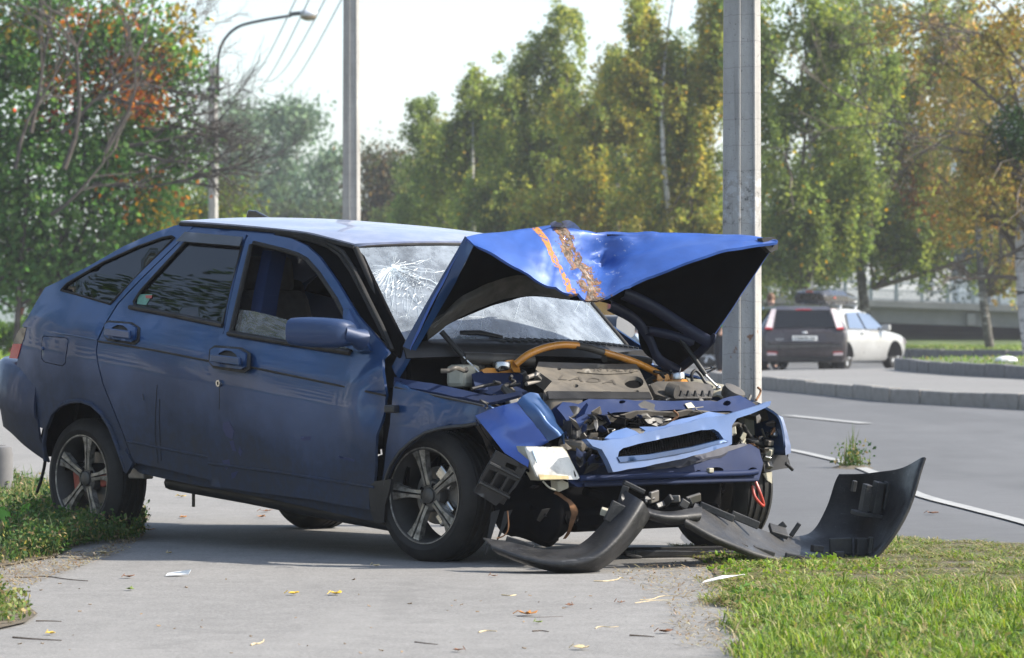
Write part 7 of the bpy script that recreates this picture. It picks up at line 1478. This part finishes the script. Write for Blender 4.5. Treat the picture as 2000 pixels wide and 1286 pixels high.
def person(label, loc, rz, h, top, legs, hair, shoe, arm=None):
    r = empty('person', loc, rz, label, 'person'); k = h / 1.7; J = lambda *p: Vector(p) * k
    pts = [J(0, 0, .95), J(0, 0, 1.12), J(0, 0, 1.36), J(0, 0, 1.46), J(.01, 0, 1.53), J(.015, 0, 1.62)]; E = [(0, 1), (1, 2), (2, 3), (3, 4), (4, 5)]; Rr = [.12, .115, .12, .055, .075, .088]
    for s in (-1, 1):
        n = len(pts); hx, hz, ex, ez = (arm if (arm and s > 0) else (.10, .82, .02, 1.10))
        pts += [J(0, s * .17, 1.38), J(ex, s * .24, ez), J(hx, s * .23, hz), J(hx + .03, s * .23, hz - .07 if hz < 1.2 else hz + .04)]; E += [(2, n), (n, n + 1), (n + 1, n + 2), (n + 2, n + 3)]; Rr += [.055, .042, .032, .036]
        n = len(pts); pts += [J(0, s * .09, .88), J(.02, s * .10, .48), J(-.01, s * .10, .10), J(.05, s * .115, .05)]; E += [(0, n), (n, n + 1), (n + 1, n + 2), (n + 2, n + 3)]; Rr += [.085, .06, .035, .025]
    skin_mesh('body', pts, E, [q * k for q in Rr], 'skin', r)
    tp = [J(0, 0, .90), J(0, 0, 1.12), J(0, 0, 1.38)]; te = [(0, 1), (1, 2)]; tr = [.145, .14, .14]
    for s in (-1, 1):
        n = len(tp); hx, hz, ex, ez = (arm if (arm and s > 0) else (.10, .82, .02, 1.10)); tp += [J(0, s * .175, 1.385), J(ex, s * .245, ez), J(hx - .02, s * .235, hz + (.06 if hz < 1.2 else -.04))]; te += [(2, n), (n, n + 1), (n + 1, n + 2)]; tr += [.07, .058, .05]
    skin_mesh('jacket', tp, te, [q * k for q in tr], top, r)
    lp = [J(0, 0, .95)]; le = []; lr = [.14]
    for s in (-1, 1): n = len(lp); lp += [J(0, s * .09, .87), J(.02, s * .10, .48), J(-.01, s * .10, .11)]; le += [(0, n), (n, n + 1), (n + 1, n + 2)]; lr += [.10, .075, .062]
    skin_mesh('trousers', lp, le, [q * k for q in lr], legs, r)
    for s in (-1, 1): mb = MB(); mb.box(J(.06, s * .11, .045), (.27 * k, .10 * k, .09 * k)); o = mb.build('shoe', MAT[shoe], r, bevel=.03)
    mb = MB(); mb.ball(J(-.012, 0, 1.645), (.105 * k, .098 * k, .115 * k), 14, 9); mb.ball(J(-.05, 0, 1.56), (.07 * k, .085 * k, .12 * k), 12, 8); mb.build('hair', MAT[hair], r, smooth=180)
    mb = MB(); mb.ball(J(.105, 0, 1.60), (.02 * k, .014 * k, .02 * k), 8, 5); mb.build('nose', MAT['skin'], r, smooth=180)
person('person in a bright green jacket and dark trousers behind the concrete pole', (P(1409, 612, 73).x, 73, road_z(73)), R(200), 1.72, 'green_cloth', 'dark_cloth', 'dark_hair', 'orange_shoe')
person('brown haired person standing behind the brown estate car, hand on its roof', (P(1506, 612, 90.5).x, 90.5, road_z(90)), R(-75), 1.66, 'blue_cloth', 'dark_cloth', 'brown_hair', 'dark_cloth', (.38, 1.42, .22, 1.30))
person('dark haired person in pale blue and grey under the raised hood, far off', (P(1247, 612, 88).x, 88, road_z(88)), R(120), 1.45, 'grey_cloth', 'blue_cloth', 'dark_hair', 'orange_shoe')
# ================================================================== FAR LEFT AND FAR RIGHT
mb = MB(); mb.box((0, 0, .9), (3.6, .3, 1.9)); o = mb.build('white_wall', MAT['plate_white']); o.location = (P(40, 612, 125).x, 125, -.1); tag(o, 'low white wall glimpsed between the maple trunks at the left edge', 'wall')
mb = MB(); mb.tube([(0, 0, -.6), (.35, 0, .5)], .07, 8); o = mb.build('red_beam', MAT['red_paint']); o.location = P(16, 640, 100); tag(o, 'slanting red beam behind the maple trunks at the left edge', 'beam')
mb = MB(); n = 16; st = empty('concrete_stub', G(2, 968), 0, 'short broken concrete post in the weeds at the left edge', 'post'); pr_ = [(.075, 0), (.072, .12), (.070, .24), (.062, .285), (.03, .295)]
mb.lathe(pr_, (0, 0, 0), (0, 0, 1), 18); o = mb.build('stub', MAT['dark_kerb'], st, smooth=50)
def tower():
    D = 420; s = D / FPX; r = empty('apartment_block', (P(1960, 612, D).x, D, 0), 0, 'pale tower block with blue windows seen through the birch boughs at top right', 'building')
    simple('pale_wall', (.55, .57, .60), .8, var=.06); simple('blue_glass', (.08, .13, .19), .2, var=.2); mb = MB(); mb.box((0, 4, 15), (9, 8, 30.5)); w = mb.build('wall', MAT['pale_wall'], r); first = None
    for i in range(6):
        for j in range(5):
            if first is None: mb = MB(); mb.box((0, 0, 0), (.9, .12, 1.3)); first = o = mb.build('window', MAT['blue_glass'], r)
            else: o = first.copy(); COL.objects.link(o); o.parent = r
            o.location = (-3.6 + i * 1.45, -.02, 29 - j * 2.7)
tower()
# ================================================================== LEAVES, TWIGS, BITS ON THE PAVEMENT
def fallen_leaf(name, label, u, v, size, col, lobed, rz, group, curl=.35):
    key = 'leaf_%d_%d_%d' % tuple(int(c * 1000) for c in col)
    if key not in MAT: simple(key, col, .6, var=.3, scale=60)
    n = 11; ring = []
    for k in range(n):
        a = 2 * math.pi * k / n; rr = size * (.5 if not lobed else (.52 if k % 2 == 0 else .30)) * random.uniform(.85, 1.15); x = rr * math.cos(a); y = rr * .75 * math.sin(a); ring.append((x, y, .006 + curl * size * (abs(x) / size) ** 1.6 * random.uniform(.5, 1.6) + abs(y) * random.uniform(.1, .5)))
    mb = MB(); mb.add([(0, 0, .006)] + ring, [(0, 1 + k, 1 + (k + 1) % n) for k in range(n)]); mb.tube([(-size * .5, 0, .02), (-size * .8, size * .05, .008)], .0015, 4)
    o = mb.build(name, MAT[key]); o.location = G(u, v, .004); o.rotation_euler = (0, 0, rz); o.modifiers.new('t', 'SOLIDIFY').thickness = .0012
    return tag(o, label, 'leaf', group)
FL = 'fallen leaves on the pavement'
YE, OR, BR, TA, GN = (.55, .36, .03), (.42, .17, .03), (.20, .085, .035), (.45, .36, .2), (.18, .24, .04)
for a in ((573, 1163, .045, YE, 0, .3, 'bright yellow leaf curled on the pavement in front of the front wheel'), (655, 1163, .07, YE, 1, 1.1, 'yellow and brown leaf lying flat right of the curled yellow leaf'), (254, 1154, .04, GN, 0, 2, 'small yellow green leaf on the left of the pavement'), (100, 1241, .035, YE, 0, 1, 'pale yellow leaf beside the lower left weeds'),
          (1030, 1203, .065, OR, 1, .2, 'rust orange leaf on the pavement below the torn bumper'), (1113, 1186, .04, BR, 1, 1.9, 'small red brown leaf right of the rust orange leaf'), (965, 1128, .035, BR, 1, .7, 'dark brown leaf just below the tip of the torn bumper'), (735, 1108, .035, TA, 0, .4, 'pale leaf in the shadow beneath the front wheel'),
          (205, 1085, .075, TA, 0, .1, 'long pale leaf at the edge of the left weeds'), (165, 1046, .09, YE, 1, .4, 'yellow leaf lying on the left weeds'), (330, 1083, .035, TA, 0, 1.3, 'small pale leaf in the shadow of the rear door'), (252, 1130, .05, BR, 0, .9, 'brown leaf on the sunny pavement left of the white scrap'), (293, 1038, .05, OR, 0, .5, 'orange leaf beside the rear wheel'),
          (357, 1013, .05, OR, 0, 1.4, 'orange leaf on the far pavement under the rear door'), (520, 1001, .07, BR, 1, .6, 'dark crumpled leaf under the sill of the front door'), (355, 972, .05, YE, 0, .6, 'tiny yellow leaf on the far pavement under the sill'), (510, 1012, .05, OR, 0, 2.3, 'tan leaf beside the dark crumpled leaf under the sill'),
          (1052, 1219, .03, GN, 0, .8, 'green scrap of leaf below the rust orange leaf'), (1212, 1180, .03, BR, 1, .2, 'tiny brown leaf by the straw at the right verge'), (895, 1274, .035, BR, 0, 2.6, 'brown leaf at the bottom edge of the pavement'), (1135, 1270, .05, TA, 0, .2, 'pale curled leaf at the lower right of the pavement'), (1430, 1138, .10, TA, 0, .2, 'dry pale leaf on the edge of the right verge'),
          (1690, 975, .07, TA, 0, .2, 'tan leaf on the road beyond the torn bumper'), (1300, 1238, .05, BR, 0, .3, 'dull brown leaf by the worn edge of the right verge'), (1822, 1005, .06, BR, 0, .1, 'small leaf on the road past the white line')):
    fallen_leaf('fallen_leaf', a[6], a[0], a[1], a[2], a[3], a[4], a[5], FL)
lv = None
for k in range(60):                                      # tiny crumbs of leaf and straw, alike
    u = random.uniform(30, 1400); v = random.uniform(1125, 1284)
    if lv is None:
        simple('crumb', (.26, .18, .10), .9, var=.4); mb = MB(); mb.add([(-.014, -.004, .004), (.013, -.006, .004), (.016, .004, .010), (0, .007, .006), (-.015, .003, .012)], [(0, 1, 2, 3, 4)]); o = lv = mb.build('leaf_crumb', MAT['crumb']); lv.modifiers.new('t', 'SOLIDIFY').thickness = .002
    else: o = lv.copy(); COL.objects.link(o)
    o.location = G(u, v, .004); o.rotation_euler = (0, random.uniform(-.3, .3), random.uniform(0, 6.3)); q = random.uniform(.2, .6); o.scale = (q, q, q); tag(o, 'crumb of dry leaf scattered on the pavement', 'leaf crumb', 'crumbs of dry leaf on the pavement')
simple('straw', (.50, .40, .24), .85, var=.3, scale=30); simple('twig_dark', (.085, .06, .042), .9, var=.3, scale=30)
def twig(label, pts, r, mat):
    r *= .5; m_ = len(pts); pts = [p for i in range(m_ - 1) for p in (pts[i], ((pts[i][0] + pts[i + 1][0]) / 2 + random.uniform(-4, 4), (pts[i][1] + pts[i + 1][1]) / 2 + random.uniform(-2.5, 2.5)))] + [pts[-1]]
    q = [G(u, v, .004 + r) for u, v in pts]; c = q[0].copy(); c.z = 0; pp = crom([tuple(x - c) for x in q], 4) if len(q) > 2 else [q[0] - c, q[1] - c]; mb = MB(); mb.tube([Vector(x) for x in pp], [r * (1 - .5 * i / len(pp)) for i in range(len(pp))], 5); o = mb.build('twig', MAT[mat]); o.location = c; return tag(o, label, 'twig', 'twigs and straws on the pavement')
for pts, r, m, lb in (([(28, 1128), (90, 1126), (172, 1135)], .006, 'twig_dark', 'long dark twig at the left edge of the pavement'), ([(25, 1245), (120, 1251)], .006, 'twig_dark', 'dark twig near the bottom left corner'), ([(150, 1093), (170, 1090), (192, 1080)], .004, 'twig_dark', 'thin forked twig at the edge of the left weeds'), ([(1010, 1204), (1100, 1204)], .0022, 'twig_dark', 'fine stalk passing under the rust orange leaf'),
                      ([(1250, 1172), (1290, 1165), (1345, 1166)], .004, 'straw', 'pale straw beside the right verge, the upper one'), ([(1240, 1178), (1330, 1172)], .003, 'straw', 'thin straw just under the pale straw at the right verge'), ([(980, 1162), (1008, 1162)], .005, 'straw', 'short straw in the middle of the pavement'), ([(1160, 1135), (1205, 1132), (1213, 1128)], .005, 'straw', 'bent straw below the torn bumper'),
                      ([(935, 1235), (970, 1233)], .005, 'straw', 'short pale stalk at the lower middle of the pavement'), ([(1040, 1233), (1072, 1234)], .005, 'twig_dark', 'short dark twig right of the lower pale stalk'), ([(1230, 1241), (1278, 1244)], .006, 'twig_dark', 'dark twig at the worn edge of the right verge'), ([(1163, 1228), (1180, 1224), (1208, 1224)], .004, 'straw', 'bent stalk left of the dark twig at the right verge'),
                      ([(490, 1260), (505, 1257), (515, 1249)], .006, 'straw', 'curled pale stalk at the bottom of the pavement'), ([(810, 1254), (855, 1259)], .004, 'twig_dark', 'faint twig at the bottom centre of the pavement'), ([(70, 1213), (120, 1214)], .005, 'twig_dark', 'thin twig sticking out of the lower left weeds'), ([(30, 1152), (60, 1155)], .008, 'twig_dark', 'stubby dark twig beside the left weeds')):
    twig(lb, pts, r, m)
simple('white_plastic', (.72, .72, .70), .4, var=.05); q = G(348, 1126, .004); mb = MB(); mb.add([(-.05, -.02, .004), (.045, -.035, .012), (.055, -.03, .03), (.01, .03, .02), (-.045, .025, .012)], [(0, 1, 2, 3, 4)]); o = mb.build('plastic_shard', MAT['white_plastic']); o.location = q; o.modifiers.new('t', 'SOLIDIFY').thickness = .002; tag(o, 'clear white plastic shard on the pavement in front of the rear door', 'shard')
q = G(1415, 1140, .01); mb = MB(); mb.add([(-.09, -.03, .004), (-.02, -.02, .02), (.08, .05, .035), (.085, .07, .03), (-.01, .02, .03), (-.08, .0, .012)], [(0, 1, 4, 5), (1, 2, 3, 4)]); o = mb.build('paper_scrap', MAT['white_plastic']); o.location = q; o.modifiers.new('t', 'SOLIDIFY').thickness = .002; tag(o, 'crumpled white paper scrap at the edge of the right verge', 'paper')
q = P(1965, 706, 62); mb = MB(); mb.ball((0, 0, .03), (.18, .12, .07), 9, 6); o = mb.build('litter_bag', MAT['white_plastic']); o.location = (q.x, 62, .33); tag(o, 'small white litter on the lawn at the right edge', 'litter')
# broad dandelion leaf by the left edge, weed tuft in the road edge
simple('broad_leaf', (.14, .34, .025), .5, var=.2, scale=20)
def broad_leaf(root, base, tip, w, mat='broad_leaf'):
    base = Vector(base); tip = Vector(tip); d = tip - base; s = Vector((1, .2, 0)) if abs(d.x) < abs(d.z) else Vector((0, .4, .9)); V = []; n = 8
    for i in range(n + 1):
        t = i / n; p = base + d * t + Vector((0, 0, .25 * d.length * math.sin(math.pi * t) * .3)); ww = w * math.sin(math.pi * min(.98, t * .92 + .06)) ** .7 * (1 if i % 2 else .78); V += [p - s * ww, p + Vector((0, .01, -.004)), p + s * ww]
    mb = MB(); mb.add(V, [f for i in range(n) for f in ((3 * i, 3 * i + 1, 3 * i + 4, 3 * i + 3), (3 * i + 1, 3 * i + 2, 3 * i + 5, 3 * i + 4))]); o = mb.build('leaf_blade', MAT[mat], root, smooth=60); o.modifiers.new('t', 'SOLIDIFY').thickness = .0015
pb = G(25, 1050); wp_ = empty('broad_leaved_weed', pb, 0, 'weed with two broad bright green leaves at the left edge', 'plant')
for a, b_, w in (((.0, 0, .05), (.075, .02, .165), .032), ((-.02, -.03, .05), (-.05, 0, .15), .03), ((.02, .05, .02), (.12, .1, .06), .02)): broad_leaf(wp_, a, b_, w)
pb = G(1664, 914); wd_ = empty('roadside_weed', pb, 0, 'tuft of tall weed growing at the edge of the road', 'plant')
q = RNG.normal(0, .05, (40, 2)); V, F, cc = tuft_blades(40, q, .12, .30, .008, palette(40, [((.14, .17, .05), 3), ((.25, .2, .1), 1)]), 0, .5); np_mesh('stalks', V, F, wd_, MAT['blade'], cc)
cl = np.stack([RNG.normal(0, .06, 220), RNG.normal(0, .06, 220), RNG.uniform(.02, .2, 220) * RNG.uniform(.3, 1, 220)], 1); V, F, cc = leaf_quads(cl, .03, palette(220, wp)); np_mesh('foliage', V, F, wd_, MAT['blade'], cc)
mb = MB(); mb.ball((0, 0, -.01), (.16, .3, .03), 10, 5); mb.build('soil_clump', MAT['soil'], wd_)
# ================================================================== AIR
def haze():
    m = bpy.data.materials.new('haze_air'); m.use_nodes = True; t = m.node_tree; t.nodes.remove(t.nodes['Principled BSDF'])
    v = t.nodes.new('ShaderNodeVolumePrincipled'); v.inputs['Color'].default_value = (.93, .95, 1, 1); v.inputs['Density'].default_value = .0005; v.inputs['Anisotropy'].default_value = .25
    t.links.new(v.outputs[0], t.nodes['Material Output'].inputs['Volume'])
    mb = MB(); mb.box((0, 250, 19.0), (1000, 560, 43)); tag(mb.build('haze', m), kind='stuff')
HAZE = True
if HAZE: haze()
